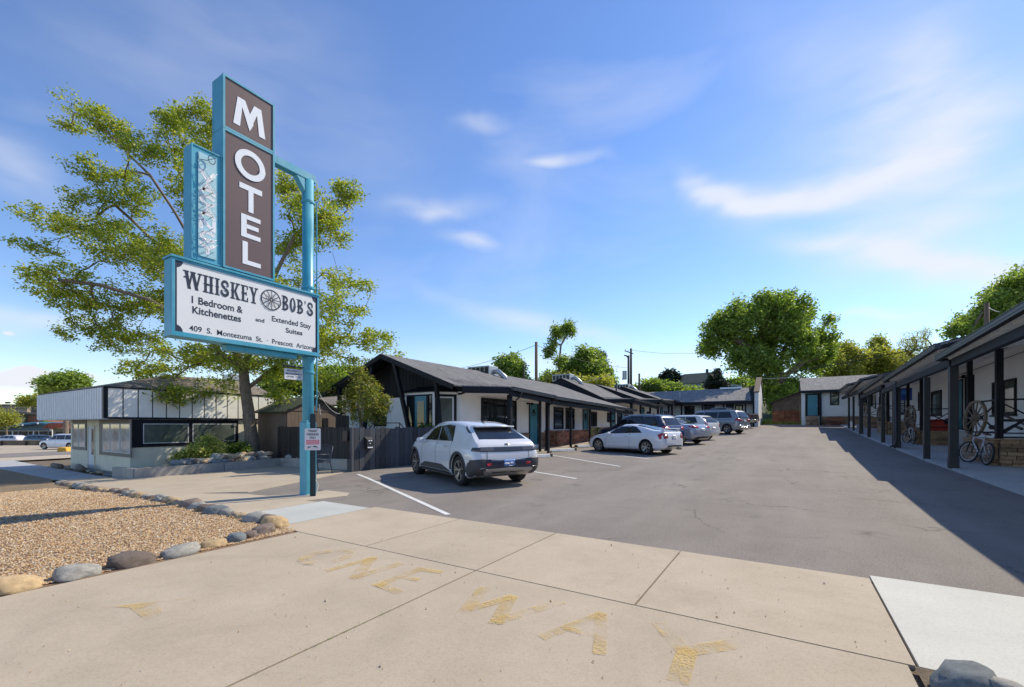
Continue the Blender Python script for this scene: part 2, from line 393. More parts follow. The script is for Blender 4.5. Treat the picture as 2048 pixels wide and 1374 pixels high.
# ------------------------------------------------------------------ mesh helpers
class MB:
    def __init__(s, o=(0, 0, 0)): s.v = []; s.f = []; s.o = Vector(o)
    def add(s, vs, fs):
        n = len(s.v); s.v += [tuple(v) for v in vs]; s.f += [tuple(i + n for i in f) for f in fs]; return s
    def box(s, x0, x1, y0, y1, z0, z1):
        x0, x1 = min(x0, x1), max(x0, x1); y0, y1 = min(y0, y1), max(y0, y1); z0, z1 = min(z0, z1), max(z0, z1)
        return s.add([(x0, y0, z0), (x1, y0, z0), (x1, y1, z0), (x0, y1, z0), (x0, y0, z1), (x1, y0, z1), (x1, y1, z1), (x0, y1, z1)],
                     [(0, 3, 2, 1), (4, 5, 6, 7), (0, 1, 5, 4), (1, 2, 6, 5), (2, 3, 7, 6), (3, 0, 4, 7)])
    def prism(s, poly, vec):
        n = len(poly); vec = Vector(vec); a = [Vector(p) for p in poly]; b = [p + vec for p in a]
        nrm = Vector((0, 0, 0))
        for i in range(n): nrm += a[i].cross(a[(i + 1) % n])
        flip = nrm.dot(vec) > 0
        bot, top = tuple(range(n)), tuple(range(n, 2 * n))
        fs = [tuple(reversed(bot)) if flip else bot, top if flip else tuple(reversed(top))]
        for i in range(n):
            j = (i + 1) % n
            q = (i, j, j + n, i + n); fs.append(q if flip else tuple(reversed(q)))
        return s.add(a + b, fs)
    def beam(s, a, b, w, h, up=(0, 0, 1)):
        a, b = Vector(a), Vector(b); d = (b - a).normalized(); up = Vector(up)
        if abs(d.dot(up)) > .99: up = Vector((0, 1, 0))
        r = d.cross(up).normalized() * (w / 2); u = r.cross(d).normalized() * (h / 2)
        return s.prism([a - r - u, a + r - u, a + r + u, a - r + u], b - a)
    def tube(s, pts, r, n=8, cap=True):
        pts = [Vector(p) for p in pts]; rs = r if isinstance(r, (list, tuple)) else [r] * len(pts)
        base = len(s.v); prev = None
        for i, p in enumerate(pts):
            d = (pts[min(i + 1, len(pts) - 1)] - pts[max(i - 1, 0)]).normalized()
            if prev is None:
                up = Vector((0, 0, 1)) if abs(d.z) < .9 else Vector((1, 0, 0)); u = d.cross(up).normalized()
            else:
                u = (prev - d * prev.dot(d)).normalized()
            prev = u; w = d.cross(u)
            for k in range(n):
                a = 2 * PI * k / n; s.v.append(tuple(p + (u * math.cos(a) + w * math.sin(a)) * rs[i]))
        for i in range(len(pts) - 1):
            for k in range(n):
                k2 = (k + 1) % n; s.f.append((base + i * n + k, base + i * n + k2, base + (i + 1) * n + k2, base + (i + 1) * n + k))
        if cap:
            s.f.append(tuple(base + k for k in reversed(range(n)))); s.f.append(tuple(base + (len(pts) - 1) * n + k for k in range(n)))
        return s
    def lathe(s, prof, c, axis='z', n=24):
        """prof: (radius, height) list"""
        base = len(s.v)
        for r, h in prof:
            for k in range(n):
                a = 2 * PI * k / n; p = (r * math.cos(a), r * math.sin(a), h)
                if axis == 'y': p = (p[0], p[2], p[1])
                if axis == 'x': p = (p[2], p[0], p[1])
                s.v.append((c[0] + p[0], c[1] + p[1], c[2] + p[2]))
        for i in range(len(prof) - 1):
            for k in range(n):
                k2 = (k + 1) % n; s.f.append((base + i * n + k, base + i * n + k2, base + (i + 1) * n + k2, base + (i + 1) * n + k))
        return s
    def quad(s, *p): return s.add(p, [tuple(range(len(p)))])
    def mesh(s, name, fix=True):
        me = bpy.data.meshes.new(name); o = s.o
        me.from_pydata([(v[0] - o.x, v[1] - o.y, v[2] - o.z) for v in s.v], [], s.f)
        me.update(); return me
    def build(s, name, m, parent=None, smooth=False, bevel=0, label=None, subsurf=0, recalc=False):
        me = s.mesh(name)
        if bevel or recalc:
            b = bmesh.new(); b.from_mesh(me)
            if recalc: bmesh.ops.recalc_face_normals(b, faces=b.faces)
            if bevel: bmesh.ops.bevel(b, geom=b.edges[:], offset=bevel, segments=1, affect='EDGES', clamp_overlap=True)
            b.to_mesh(me); b.free()
        return place(name, me, m, parent, smooth, label, None if parent else s.o)
def place(name, me, m, parent=None, smooth=False, label=None, loc=None):
    if m and not me.materials: me.materials.append(m)
    if smooth: me.shade_smooth()
    o = bpy.data.objects.new(name, me); COL.objects.link(o)
    if loc is not None: o.location = loc
    if parent is not None: o.parent = parent
    if label: o['label'] = label
    return o
def tag(o, label=None, cat=None, group=None, kind=None):
    if label: o['label'] = label
    if cat: o['category'] = cat
    if group: o['group'] = group
    if kind: o['kind'] = kind
    return o
def thing(name, label, cat, loc=(0, 0, 0), rz=0, group=None, kind=None):
    o = bpy.data.objects.new(name, None); o.empty_display_size = .2; COL.objects.link(o)
    o.location = loc; o.rotation_euler = (0, 0, rz)
    return tag(o, label, cat, group, kind)
def copy_tree(o, loc=None, rz=None, label=None, parent=None):
    c = o.copy(); COL.objects.link(c)
    if parent is not None: c.parent = parent
    if loc is not None: c.location = loc
    if rz is not None: c.rotation_euler = (0, 0, rz)
    if label: c['label'] = label
    for ch in list(o.children): copy_tree(ch, parent=c)
    return c
def structure(o): o['kind'] = 'structure'; return o

def fit_text(s, w, h, bold=0.0):
    cu = bpy.data.curves.new('txt', 'FONT'); cu.body = s; cu.size = 1; cu.offset = bold; cu.align_x = 'LEFT'
    t = bpy.data.objects.new('txt', cu); COL.objects.link(t)
    dg = bpy.context.evaluated_depsgraph_get(); me = bpy.data.meshes.new_from_object(t.evaluated_get(dg))
    COL.objects.unlink(t); bpy.data.objects.remove(t)
    co = np.array([v.co[:] for v in me.vertices]); mn, mx = co.min(0), co.max(0)
    sx = w / (mx[0] - mn[0]) if w else h / (mx[1] - mn[1]); sy = h / (mx[1] - mn[1]) if h else sx
    vs = [((c[0] - mn[0]) * sx, (c[1] - mn[1]) * sy) for c in co]; fs = [tuple(p.vertices) for p in me.polygons]
    bpy.data.meshes.remove(me); return vs, fs
def text_on(s, org, ux, uy, w, h, name, m, parent, o=(0, 0, 0), bold=0.01, off=0.0):
    vs, fs = fit_text(s, w, h, bold); ux, uy = Vector(ux), Vector(uy); nz = ux.cross(uy); org = Vector(org)
    b = MB(o); b.add([org + ux * x + uy * y + nz * off for x, y in vs], fs)
    return b.build(name, m, parent)

def sheet(name, poly, off, m, parent=None, step=1.0, skirt=0.0, jitter=0.0, zf=None):
    """flat polygon draped over the ground"""
    b = bmesh.new(); vs = [b.verts.new((p[0], p[1], 0)) for p in poly]; b.faces.new(vs)
    xs = [p[0] for p in poly]; ys = [p[1] for p in poly]
    for ax, lo, hi in ((0, min(xs), max(xs)), (1, min(ys), max(ys))):
        k = math.floor(lo / step) * step + step
        while k < hi - 1e-4:
            if k > lo + 1e-4:
                co = [0, 0, 0]; no = [0, 0, 0]; co[ax] = k; no[ax] = 1
                bmesh.ops.bisect_plane(b, geom=b.verts[:] + b.edges[:] + b.faces[:], plane_co=co, plane_no=no)
            k += step
    if skirt:
        edges = [e for e in b.edges if len(e.link_faces) == 1]
        r = bmesh.ops.extrude_edge_only(b, edges=edges)
        low = {v for v in r['geom'] if isinstance(v, bmesh.types.BMVert)}
    else: low = set()
    for v in b.verts:
        v.co.z = (zf or gz)(v.co.x, v.co.y) + off - (skirt if v in low else 0)
    bmesh.ops.triangulate(b, faces=b.faces[:])
    bmesh.ops.recalc_face_normals(b, faces=b.faces[:])
    up = sum(f.normal.z for f in b.faces)
    if up < 0: bmesh.ops.reverse_faces(b, faces=b.faces[:])
    me = bpy.data.meshes.new(name); b.to_mesh(me); b.free()
    return place(name, me, m, parent)
def rect(x0, x1, y0, y1): return [(x0, y0), (x1, y0), (x1, y1), (x0, y1)]
# ================================================================== GROUND
def grid_coords():
    a = list(np.arange(-60, 60.1, 3.0)); out = sorted(set([round(v, 2) for v in a] + [-700, -450, -320, -240, -200, -160, -130, -110, -95, -80, -70, 75, 90, 110, 140, 180, 240, 320, 450, 700]))
    return out
xs = grid_coords(); ys = grid_coords()
b = MB()
for y in ys:
    for x in xs: b.v.append((x, y, gz(x, y) - .10 - .00002 * (x * x + y * y) * (0 if abs(x) < 60 and abs(y) < 60 else 1) * 0))
n = len(xs)
for j in range(len(ys) - 1):
    for i in range(n - 1): b.f.append((j * n + i, j * n + i + 1, (j + 1) * n + i + 1, (j + 1) * n + i))
structure(b.build('ground', dirt_mat, smooth=True))
structure(sheet('hillside_ground', rect(-60, 60, 58, 190), -.04, green_base, step=8))
# the asphalt lot
lot = [(-12.9, 5.46), (3.98, 5.46), (3.98, 60), (-13.5, 60), (-13.5, 12)]
structure(sheet('parking_lot', [(-13.0, 5.40), (4.02, 5.40), (4.02, 60), (-12.5, 60)], 0.0, asphalt, step=1.0))
structure(sheet('asphalt_strip', [(-15.4, 3.7), (-5.8, 3.7), (-5.8, 5.43), (-13.0, 5.43), (-13.0, 10.4), (-15.4, 10.4)], -.001, asphalt, step=1.0))
structure(sheet('soil_edge', rect(-6.4, 7.6, -3.3, 5.38), -.016, dirt_mat, step=1.0))
structure(sheet('road', [(-75, -14), (40, -14), (40, -3.4), (-75, -3.4)], 0.0, asphalt, step=4))
# sidewalk slabs, laid one by one with open joints
side = structure(thing('sidewalk', None, None))
def slab(x0, x1, y0, y1, m, parent=side, off=.012, poly=None):
    g = .009
    return sheet('slab', poly or rect(x0 + g, x1 - g, y0 + g, y1 - g), off, m, parent, step=1.2, skirt=.06)
jx = [-6.35, -4.4, -2.70, -1.07, .68]
for a, c in zip(jx, jx[1:]): slab(a, c, 3.62, 5.47, conc_old)
slab(.68, 3.9, 3.62, 5.58, conc_new)
slab(3.9, 7.5, 3.62, 5.58, conc_old)
slab(-7.72, -6.35, 3.75, 5.35, conc_mid)
# apron between sidewalk and street
for a, c in ((-5.78, -2.70), (-2.70, .64)):
    slab(a, c, .4, 3.62, conc_old); slab(a, c, -3.3, .4, conc_old)
for a, c in ((.64, 3.9), (3.9, 7.5)):
    sheet('planting_soil', rect(a + .02, c, -3.3, 3.60), .02, dirt_mat, side, step=1.2)
structure(sheet('kerb_gutter', rect(-40, 12, -3.9, -3.3), .012, conc_old, step=3))
# concrete pad round the sign pole and along the planter
pad = structure(thing('concrete_pad', None, None))
P1 = [(-7.72, 3.9), (-7.72, 5.22), (-8.02, 5.16), (-7.95, 5.55), (-7.86, 6.0), (-8.15, 6.28), (-8.9, 6.25), (-8.85, 5.75), (-9.25, 5.1), (-9.9, 5.0), (-11.0, 4.55), (-11.0, 3.9)]
slab(0, 0, 0, 0, conc_old, pad, .014, P1)
P2 = [(-11.02, 3.9), (-11.02, 4.54), (-10.2, 5.2), (-10.7, 6.3), (-11.2, 7.4), (-12.2, 9.3), (-13.2, 9.6), (-15.3, 10.0), (-15.3, 3.9)]
slab(0, 0, 0, 0, conc_old, pad, .014, P2)
P3 = [(-15.32, 3.9), (-15.32, 10.0), (-19.5, 11.1), (-19.7, 6.2), (-23.0, 6.2), (-23.0, 4.9), (-19.7, 4.5)]
slab(0, 0, 0, 0, conc_old, pad, .014, P3)
structure(sheet('path', [(-23.0, 4.95), (-23.0, 6.3), (-31.5, 6.4), (-44, 7.3), (-44, 5.2), (-31, 4.9)], .012, conc_grey, step=1.5))
structure(sheet('street_walk', rect(-52, -44, 2.0, 14), .012, conc_old, step=2))
structure(sheet('cross_street', rect(-64, -52, -60, 80), .012, asphalt, step=5))
structure(sheet('far_parking_lot', rect(-110, -64, -30, 60), .012, conc_old, step=5))
structure(sheet('grass_verge', [(-44, 1), (-44, 5.6), (-31, 5.4), (-23.2, 5.4), (-22.9, 4.7), (-19.6, 4.2), (-17, 3.95), (-17, 3.2), (-24, 1)], .01, grass_base, step=1.5))
structure(sheet('porch_walk', rect(4.02, 6.62, 3.6, 50), .07, conc_grey, step=1.5, skirt=.14))
# joint weeds
b = MB()
for i in range(90):
    y = rnd.choice([2.05, 2.35, 1.9, 2.0, 1.2]) + rnd.gauss(0, .10); x = -2.70 + rnd.gauss(0, .012); a = rnd.uniform(0, 6.3); h = rnd.uniform(.008, .035)
    b.add([(x, y, .0), (x + .006 * math.cos(a), y + .006 * math.sin(a), 0), (x + .03 * math.cos(a * 2), y + .03 * math.sin(a * 3), h)], [(0, 1, 2)])
tag(b.build('weeds', leaf_green), 'tiny green weeds sprouting in the joint between two concrete slabs', 'weeds', kind='stuff')
# loose grit and leaf bits on the concrete
b = MB()
for i in range(420):
    x, y = rnd.uniform(-5.6, .6), rnd.uniform(.6, 5.4); r = rnd.uniform(.002, .008) * (1 if rnd.random() < .93 else 2.0); a = rnd.uniform(0, 3)
    b.add([(x - r * math.cos(a), y - r * math.sin(a), .016), (x + r, y - r * .5, .016), (x + r * math.cos(a), y + r * math.sin(a), .016), (x, y, .016 + r)], [(0, 1, 3), (1, 2, 3), (2, 0, 3)])
tag(b.build('grit', gravel_mat), 'loose grit and leaf crumbs scattered over the concrete', 'grit', kind='stuff')

# gravel bed
structure(sheet('gravel_bed', [(-5.795, -3.2), (-5.795, 3.60), (-16.6, 3.6), (-20.6, 4.4), (-24, 1), (-24, -3.2)], .008, gravel_base, step=1.0))
def gravel():
    rs = np.random.RandomState(5)
    N1 = 95000
    # denser near the camera
    u = rs.rand(N1); x = -5.86 - 11.6 * u ** 1.5; y = rs.uniform(-.3, 3.64, N1)
    keep = (x * -.53 + y * .85) > 2.4
    x, y = x[keep], y[keep]; k = len(x)
    r = rs.uniform(.006, .0145, k) * (1 + .25 * (-x - 6) / 6)
    base = np.array([(1, 0, 0), (-.5, .87, 0), (-.5, -.87, 0), (0, 0, .75), (.35, .3, -.5)], float)
    ang = rs.rand(k) * 6.28; ca, sa = np.cos(ang), np.sin(ang)
    V = np.repeat(base[None], k, 0) * rs.uniform(.6, 1.35, (k, 5, 3))
    X = V[..., 0] * ca[:, None] - V[..., 1] * sa[:, None]; Y = V[..., 0] * sa[:, None] + V[..., 1] * ca[:, None]
    Zg = np.array([gz(a, c) for a, c in zip(x, y)])
    tilt = rs.uniform(-.35, .35, k)[:, None]
    P = np.stack([x[:, None] + X * r[:, None], y[:, None] + Y * r[:, None], Zg[:, None] + .012 + rs.uniform(0, .012, k)[:, None] + (V[..., 2] + X * tilt) * r[:, None]], -1).reshape(-1, 3)
    Fb = np.array([(0, 1, 3), (1, 2, 3), (2, 0, 3)])
    Fc = (Fb[None] + (np.arange(k) * 5)[:, None, None]).reshape(-1, 3)
    me = bpy.data.meshes.new('gravel'); me.vertices.add(len(P)); me.vertices.foreach_set('co', P.ravel())
    me.loops.add(len(Fc) * 3); me.loops.foreach_set('vertex_index', Fc.ravel().astype(np.int32))
    me.polygons.add(len(Fc)); me.polygons.foreach_set('loop_start', np.arange(0, len(Fc) * 3, 3, dtype=np.int32))
    me.update(calc_edges=True); me.validate()
    tag(place('gravel', me, gravel_mat), 'loose tan and rust coloured landscaping gravel', 'gravel', kind='stuff')
gravel()

# ------------------------------------------------------------------ rocks
def rock_mesh(seed, pits=0):
    b = bmesh.new(); bmesh.ops.create_icosphere(b, subdivisions=3, radius=1)
    o = Vector((seed * 3.1, seed * 1.7, seed))
    for v in b.verts:
        p = v.co.copy(); n1 = noise.noise(p * .9 + o); n2 = noise.noise(p * 2.3 + o * 2)
        n3 = noise.voronoi(p * 1.6 + o)[0][0]; v.co = p * (.86 + .30 * n1 + .20 * n2 + .36 * n3)
        if pits: v.co -= p * .05 * max(0, noise.noise(p * 7 + o) - .1) * pits
        if v.co.z < -.45: v.co.z = -.45
        v.co.x = max(-.92, min(.92, v.co.x)); v.co.z = min(.86, v.co.z)
    me = bpy.data.meshes.new('rock'); b.to_mesh(me); b.free(); me.shade_smooth(); return me
def rock_mat(name, c, var=.2, pits=0):
    N = NT(name); f = N.noise(3.5, 8, .65); g = N.noise(22, 6, .7)
    o = N.ramp(f, [(.3, tuple(x * (1 - var) for x in c)), (.7, tuple(x * (1 + var) for x in c))])
    o = N.mix(N.ramp(g, [(.34, .6), (.47, 0.0)]), o, tuple(x * .45 for x in c))
    oi = N.n('ShaderNodeObjectInfo'); o = N.mix(1.0, o, N.math('ADD', N.math('MULTIPLY', oi.outputs['Random'], .35), .8), 'MULTIPLY')
    N.l(o, N.p.inputs['Base Color']); N.p.inputs['Roughness'].default_value = .9
    N.bump(g, .5 + pits, .02); return N.m
r_grey = rock_mat('grey river rock', (.34, .325, .29), .3); r_tan = rock_mat('tan rock', (.50, .36, .20), .25)
r_lava = rock_mat('pitted lava rock', (.27, .21, .175), .25, .6); r_blue = rock_mat('blue grey rock', (.20, .225, .235))
r_buff = rock_mat('buff rock', (.42, .32, .22))
RM = [rock_mesh(i, pits=(1 if i % 4 == 1 else 0)) for i in range(9)]
def rock(loc, sz, m, rz, label, group=None, seed=None, parent=None, dz=.30):
    k = seed if seed is not None else rnd.randrange(9)
    me = RM[k].copy(); me.materials.append(m)
    o = bpy.data.objects.new('rock', me); COL.objects.link(o)
    o.location = (loc[0], loc[1], loc[2] + sz[2] * dz); o.scale = sz; o.rotation_euler = (rnd.uniform(-.2, .2), rnd.uniform(-.2, .2), rz)
    return tag(o, label, 'rock', group)
A90 = PI / 2
front = [((-5.93, .62), (.19, .11, .09), r_tan, 'small orange tan border rock at the near end of the rock line'),
 ((-5.92, .98), (.20, .14, .13), r_tan, 'long pale tan boulder beside a smooth grey one, near end of the gravel'),
 ((-5.92, 1.40), (.18, .13, .12), r_grey, 'smooth grey boulder between the pale tan and the pitted lava boulder'),
 ((-5.93, 1.83), (.22, .14, .13), r_lava, 'brown pitted lava boulder on the gravel edge beside the apron'),
 ((-5.93, 2.26), (.22, .12, .11), r_grey, 'long low grey boulder after the pitted lava boulder'),
 ((-5.98, 2.64), (.16, .11, .09), r_tan, 'rusty tan border rock between two grey ones facing the apron'),
 ((-6.00, 2.90), (.13, .11, .11), r_blue, 'blue grey cracked border rock facing the apron'),
 ((-6.02, 3.09), (.11, .10, .10), r_lava, 'purplish border rock next to the blue grey one'),
 ((-6.12, 3.32), (.15, .12, .12), r_lava, 'rounded purple grey rock just in front of the yellow corner boulder'),
 ((-6.33, 3.60), (.20, .15, .17), r_tan, 'big yellow tan boulder on the corner of the gravel bed')]
for (xy, s, m, lb) in front:
    s = (s[0] * .98, s[1] * .92, s[2] * .90)
    rock((xy[0], xy[1], gz(*xy)), s, m, A90 + rnd.uniform(-.2, .2), lb)
x = -6.66; i = 0
cols = [(r_lava, 'dark purplish'), (r_grey, 'grey'), (r_tan, 'small tan'), (r_buff, 'buff'), (r_grey, 'dark grey'), (r_blue, 'blue grey'), (r_lava, 'brown lava'), (r_grey, 'flat grey'), (r_lava, 'big dark jagged'), (r_buff, 'pale buff'), (r_tan, 'light tan'), (r_buff, 'sandy'), (r_grey, 'mossy grey')]
while x > -20.3:
    m, w = cols[i % len(cols)]; s = rnd.uniform(.09, .17) * (1.35 if 'big' in w else 1)
    yy = 3.70 if x > -14 else 3.70 + (x + 14) * -.11
    nth = ['first', 'second', 'third', 'fourth', 'fifth'][min(4, i // len(cols))]
    rock((x, yy + rnd.uniform(-.05, .05), gz(x, 3.7)), (s * 1.25, s * .85, s * .72), m, rnd.uniform(-.5, .5),
         '%s border rock along the concrete pad, %s of its colour from the corner' % (w, nth))
    x -= s * rnd.uniform(2.1, 2.7); i += 1
rock((.83, 3.42, 0), (.20, .12, .13), r_blue, .9, 'dark grey jagged boulder at the corner of the pale new slab', seed=1)
rock((1.02, 3.36, .0), (.15, .11, .12), r_grey, -.8, 'grey split rock leaning on the jagged boulder by the pale slab', seed=3)
rock((1.20, 3.40, 0), (.13, .09, .06), r_lava, 0, 'low pinkish rock beside the jagged boulder at the pale slab', seed=5)
rock((.95, 3.22, 0), (.10, .08, .05), r_tan, 0, 'small cream rock in front of the jagged boulder at the pale slab', seed=4)

# planter with curb, soil and heaped stones
pc = thing('planter_curb', 'low weathered concrete curb of the planting bed under the big tree', 'curb', (-19.7, 8, gz(-19.7, 8)))
def curbseg(a, c, h=.34):
    n = 6
    for i in range(n):
        p = [a[k] + (c[k] - a[k]) * i / n for k in (0, 1)]; q = [a[k] + (c[k] - a[k]) * (i + 1) / n for k in (0, 1)]
        yield p, q
for (a, c) in (((-19.7, 6.15), (-19.62, 9.0)), ((-19.62, 9.03), (-19.35, 11.25)), ((-19.3, 11.3), (-15.6, 10.45)), ((-15.57, 10.44), (-12.6, 9.72)), ((-19.75, 6.2), (-23.2, 6.6))):
    bb = MB(pc.location)
    for p, q in curbseg(a, c):
        bb.beam((p[0], p[1], gz(*p) + .15), (q[0], q[1], gz(*q) + .15), .17, .42)
    bb.build('curb_section', curb_mat, pc)
zb = lambda X, Y: gz(X, Y) + .20
structure(sheet('planter_soil', [(-19.7, 6.25), (-19.5, 11.2), (-12.6, 9.8), (-12.6, 10.2), (-20, 13), (-23.3, 13), (-23.3, 7.0)], 0, soil, step=1.0, zf=zb))
k = 0
for i in range(88):
    t = rnd.random()
    if i < 64:
        yy = 7.6 + 3.6 * (i / 64); xx = -19.95 - rnd.uniform(0, .8) ; zz = zb(xx, yy) + (.0 if i % 2 else .20) + .14 * (yy > 9)
    else:
        xx = -19.2 + (i - 64) / 24 * 4.2; yy = 11.45 - (xx + 19.3) * .235 + .12 + rnd.uniform(0, .35); zz = zb(xx, yy) + (.0 if i % 2 else .12)
    s = rnd.uniform(.13, .24)
    m = rnd.choice([r_grey, r_grey, r_blue, r_lava, r_buff, r_tan]) if yy > 8.6 else rnd.choice([r_blue, r_lava, r_grey])
    cn = {'grey river rock': 'grey', 'blue grey rock': 'blue grey', 'pitted lava rock': 'brown pitted', 'buff rock': 'buff', 'tan rock': 'tan'}[m.name]
    zone = ('behind the bench' if i >= 76 else 'between trunk and bench') if i >= 64 else ('beside the low shrubs' if yy < 8.9 else ('before the variegated shrub' if yy < 9.9 else 'at the foot of the big trunk'))
    rock((xx, yy, zz), (s * 1.2, s, s * .8), m, rnd.uniform(0, 3), '%s river stone, %s layer of the heap %s' % (cn, 'lower' if i % 2 == 0 else 'upper', zone), 'river stones heaped in the planting bed', dz=.2)
rock((-20.15, 6.6, zb(-20, 6.6)), (.3, .2, .13), r_buff, 0, 'lone pale stone on the bare soil at the near end of the planting bed', seed=2)
for i in range(40):
    xx = -23.4 - rnd.uniform(0, 5.5); yy = 6.95 + rnd.uniform(-.45, .1)
    s = rnd.uniform(.05, .11); m = rnd.choice([r_grey, r_buff, r_blue])
    zone = 'near the shop corner' if xx > -25 else ('below the three pane front window' if xx > -27 else 'beside the shop door')
    rock((xx, yy, gz(xx, yy)), (s * 1.3, s, s * .7), m, rnd.uniform(0, 3), '%s %s rubble stone on the ground %s' % ('tiny' if s < .08 else 'fist sized', {'grey river rock': 'grey', 'buff rock': 'buff'}.get(m.name, 'bluish'), zone), 'rubble stones along the shop front')
lg = MB((-27.5, 6.7, gz(-27.5, 6.7)))
lg.tube([(-27.0, 6.5, gz(-27, 6.5) + .14), (-28.6, 6.8, gz(-28, 7) + .14)], [.15, .13], 10)
tag(lg.build('log', bark_light, smooth=True), 'short grey log lying by the shop front walk', 'log')
lg = MB((-30, 6.7, gz(-30, 6.7)))
lg.tube([(-29.6, 6.4, gz(-29, 6.5) + .12), (-31.3, 6.5, gz(-31, 7) + .12)], [.13, .10], 10)
tag(lg.build('log', bark, smooth=True), 'dark log lying at the far end of the shop front walk', 'log')

# ------------------------------------------------------------------ painted markings
def line(a, c, w, label=None):
    a, c = Vector(a).to_2d() if len(a) > 2 else Vector(a), Vector(c)
    d = (c - a).normalized(); p = Vector((-d.y, d.x)) * (w / 2)
    return structure(sheet('painted_line', [tuple(a - p), tuple(c - p), tuple(c + p), tuple(a + p)], .006, white_paint, step=.5))
line((-11.25, 8.98), (-4.80, 5.66), .10)
line((-9.9, 13.35), (-4.85, 11.05), .10)
line((-9.05, 17.45), (-4.75, 14.40), .10)
line((-8.5, 19.9), (-4.5, 17.2), .10)
for k in range(1, 6):
    line((-8.5, 19.9 + 3.05 * k), (-4.6, 17.2 + 3.05 * k), .10)
# ONE WAY and arrow, faded yellow
mk = structure(thing('road_marking', None, None, (-2.5, 2.2, 0)))
def glyph(polys, name='painted_letter'):
    bb = MB(mk.location)
    for i, pl in enumerate(polys):
        z = .0165 + i * .0006
        bb.add([(p[0], p[1], z) for p in pl], [tuple(range(len(pl)))])
    return bb.build(name, worn_paint, mk)
def stroke(pts, w):
    out = []
    for a, c in zip(pts, pts[1:]):
        a, c = Vector(a), Vector(c); d = (c - a).normalized(); p = Vector((-d.y, d.x)) * (w / 2 * .92); e = d * (w * .3)
        out.append([tuple(a - p - e), tuple(c - p + e), tuple(c + p + e), tuple(a + p - e)])
    return out
def ring(cx, cy, rx, ry, w, a0=0, a1=360, n=20):
    out = []
    for i in range(n):
        t0 = math.radians(a0 + (a1 - a0) * i / n); t1 = math.radians(a0 + (a1 - a0) * (i + 1) / n)
        out.append([(cx + (rx - w) * math.cos(t0), cy + (ry - w) * math.sin(t0)), (cx + rx * math.cos(t0), cy + ry * math.sin(t0)),
                    (cx + rx * math.cos(t1), cy + ry * math.sin(t1)), (cx + (rx - w) * math.cos(t1), cy + (ry - w) * math.sin(t1))])
    return out
glyph(ring(-4.40, 3.10, .27, .31, .13, -20, 300))
glyph(stroke([(-3.98, 2.82), (-3.92, 3.34)], .11) + stroke([(-3.92, 3.32), (-3.58, 2.84)], .14) + stroke([(-3.58, 2.82), (-3.52, 3.34)], .13))
glyph(stroke([(-3.22, 2.80), (-3.22, 3.36)], .12) + stroke([(-3.20, 3.34), (-2.98, 3.38)], .10) + stroke([(-3.20, 3.08), (-3.02, 3.10)], .09) + stroke([(-3.2, 2.82), (-2.94, 2.78)], .11))
glyph(stroke([(-2.34, 3.26), (-2.18, 2.78)], .13) + stroke([(-2.18, 2.80), (-2.02, 3.22)], .11) + stroke([(-2.02, 3.2), (-1.86, 2.76)], .13) + stroke([(-1.86, 2.78), (-1.62, 3.34)], .12))
glyph(stroke([(-1.45, 2.74), (-1.24, 3.30)], .10) + stroke([(-1.24, 3.30), (-1.04, 2.74)], .10) + stroke([(-1.36, 2.94), (-1.12, 2.94)], .08))
glyph(stroke([(-.80, 3.36), (-.58, 3.06)], .13) + stroke([(-.30, 3.34), (-.56, 3.06)], .14) + stroke([(-.56, 3.08), (-.54, 2.70)], .14))
glyph([[(-4.80, 1.24), (-4.50, 1.40), (-4.36, 1.74), (-4.66, 1.36)], [(-4.52, 1.38), (-4.14, 1.36), (-4.16, 1.48), (-4.44, 1.54)]], 'painted_arrow')
# ================================================================== MOTEL SIGN
sg = thing('motel_sign', 'tall turquoise pole sign with brown vertical lettering box above a white name board', 'sign', (-8.72, 5.64, 0))
O = sg.location
XF = -8.50; XBk = -8.88
def sp(name, bb, m, par=sg, **k): return bb.build(name, m, par, **k)
pole = MB(O)
pole.tube([(-8.69, 5.66, -.1), (-8.69, 5.66, 6.72)], .115, 20)
pole_o = sp('pole', pole, sign_blue, smooth=True)
pole_o.data.polygons.foreach_set('use_smooth', [len(p.vertices) == 4 for p in pole_o.data.polygons])
sp('pole_sleeve', MB(O).box(-8.81, -8.57, 5.54, 5.78, -.05, 1.55).box(-8.79, -8.59, 5.56, 5.76, 1.55, 1.60), sign_blue, bevel=.008)
for z in (6.25, 4.42, 2.62, 2.92):
    b = MB(O); b.lathe([(.116, z - .03), (.135, z - .02), (.135, z + .02), (.116, z + .03)], (-8.69, 5.66, 0)); sp('collar', b, sign_blue)
sp('conduit', MB(O).tube([(-8.60, 5.80, 6.3), (-8.59, 5.80, 5.2), (-8.59, 5.80, 2.1), (-8.60, 5.79, 1.8)], .014, 8), sign_blue)
sp('power_cable', MB(O).tube([(-8.60, 5.79, 1.85), (-8.54, 5.86, 1.72), (-8.57, 5.84, 1.95)], .006, 6), light_cable)
sp('ground_cable', MB(O).tube([(-8.56, 5.74, .34), (-8.50, 5.78, .2), (-8.46, 5.70, .06), (-8.52, 5.52, .03), (-8.6, 5.42, .02), (-8.72, 5.40, .03)], .009, 6), light_cable)
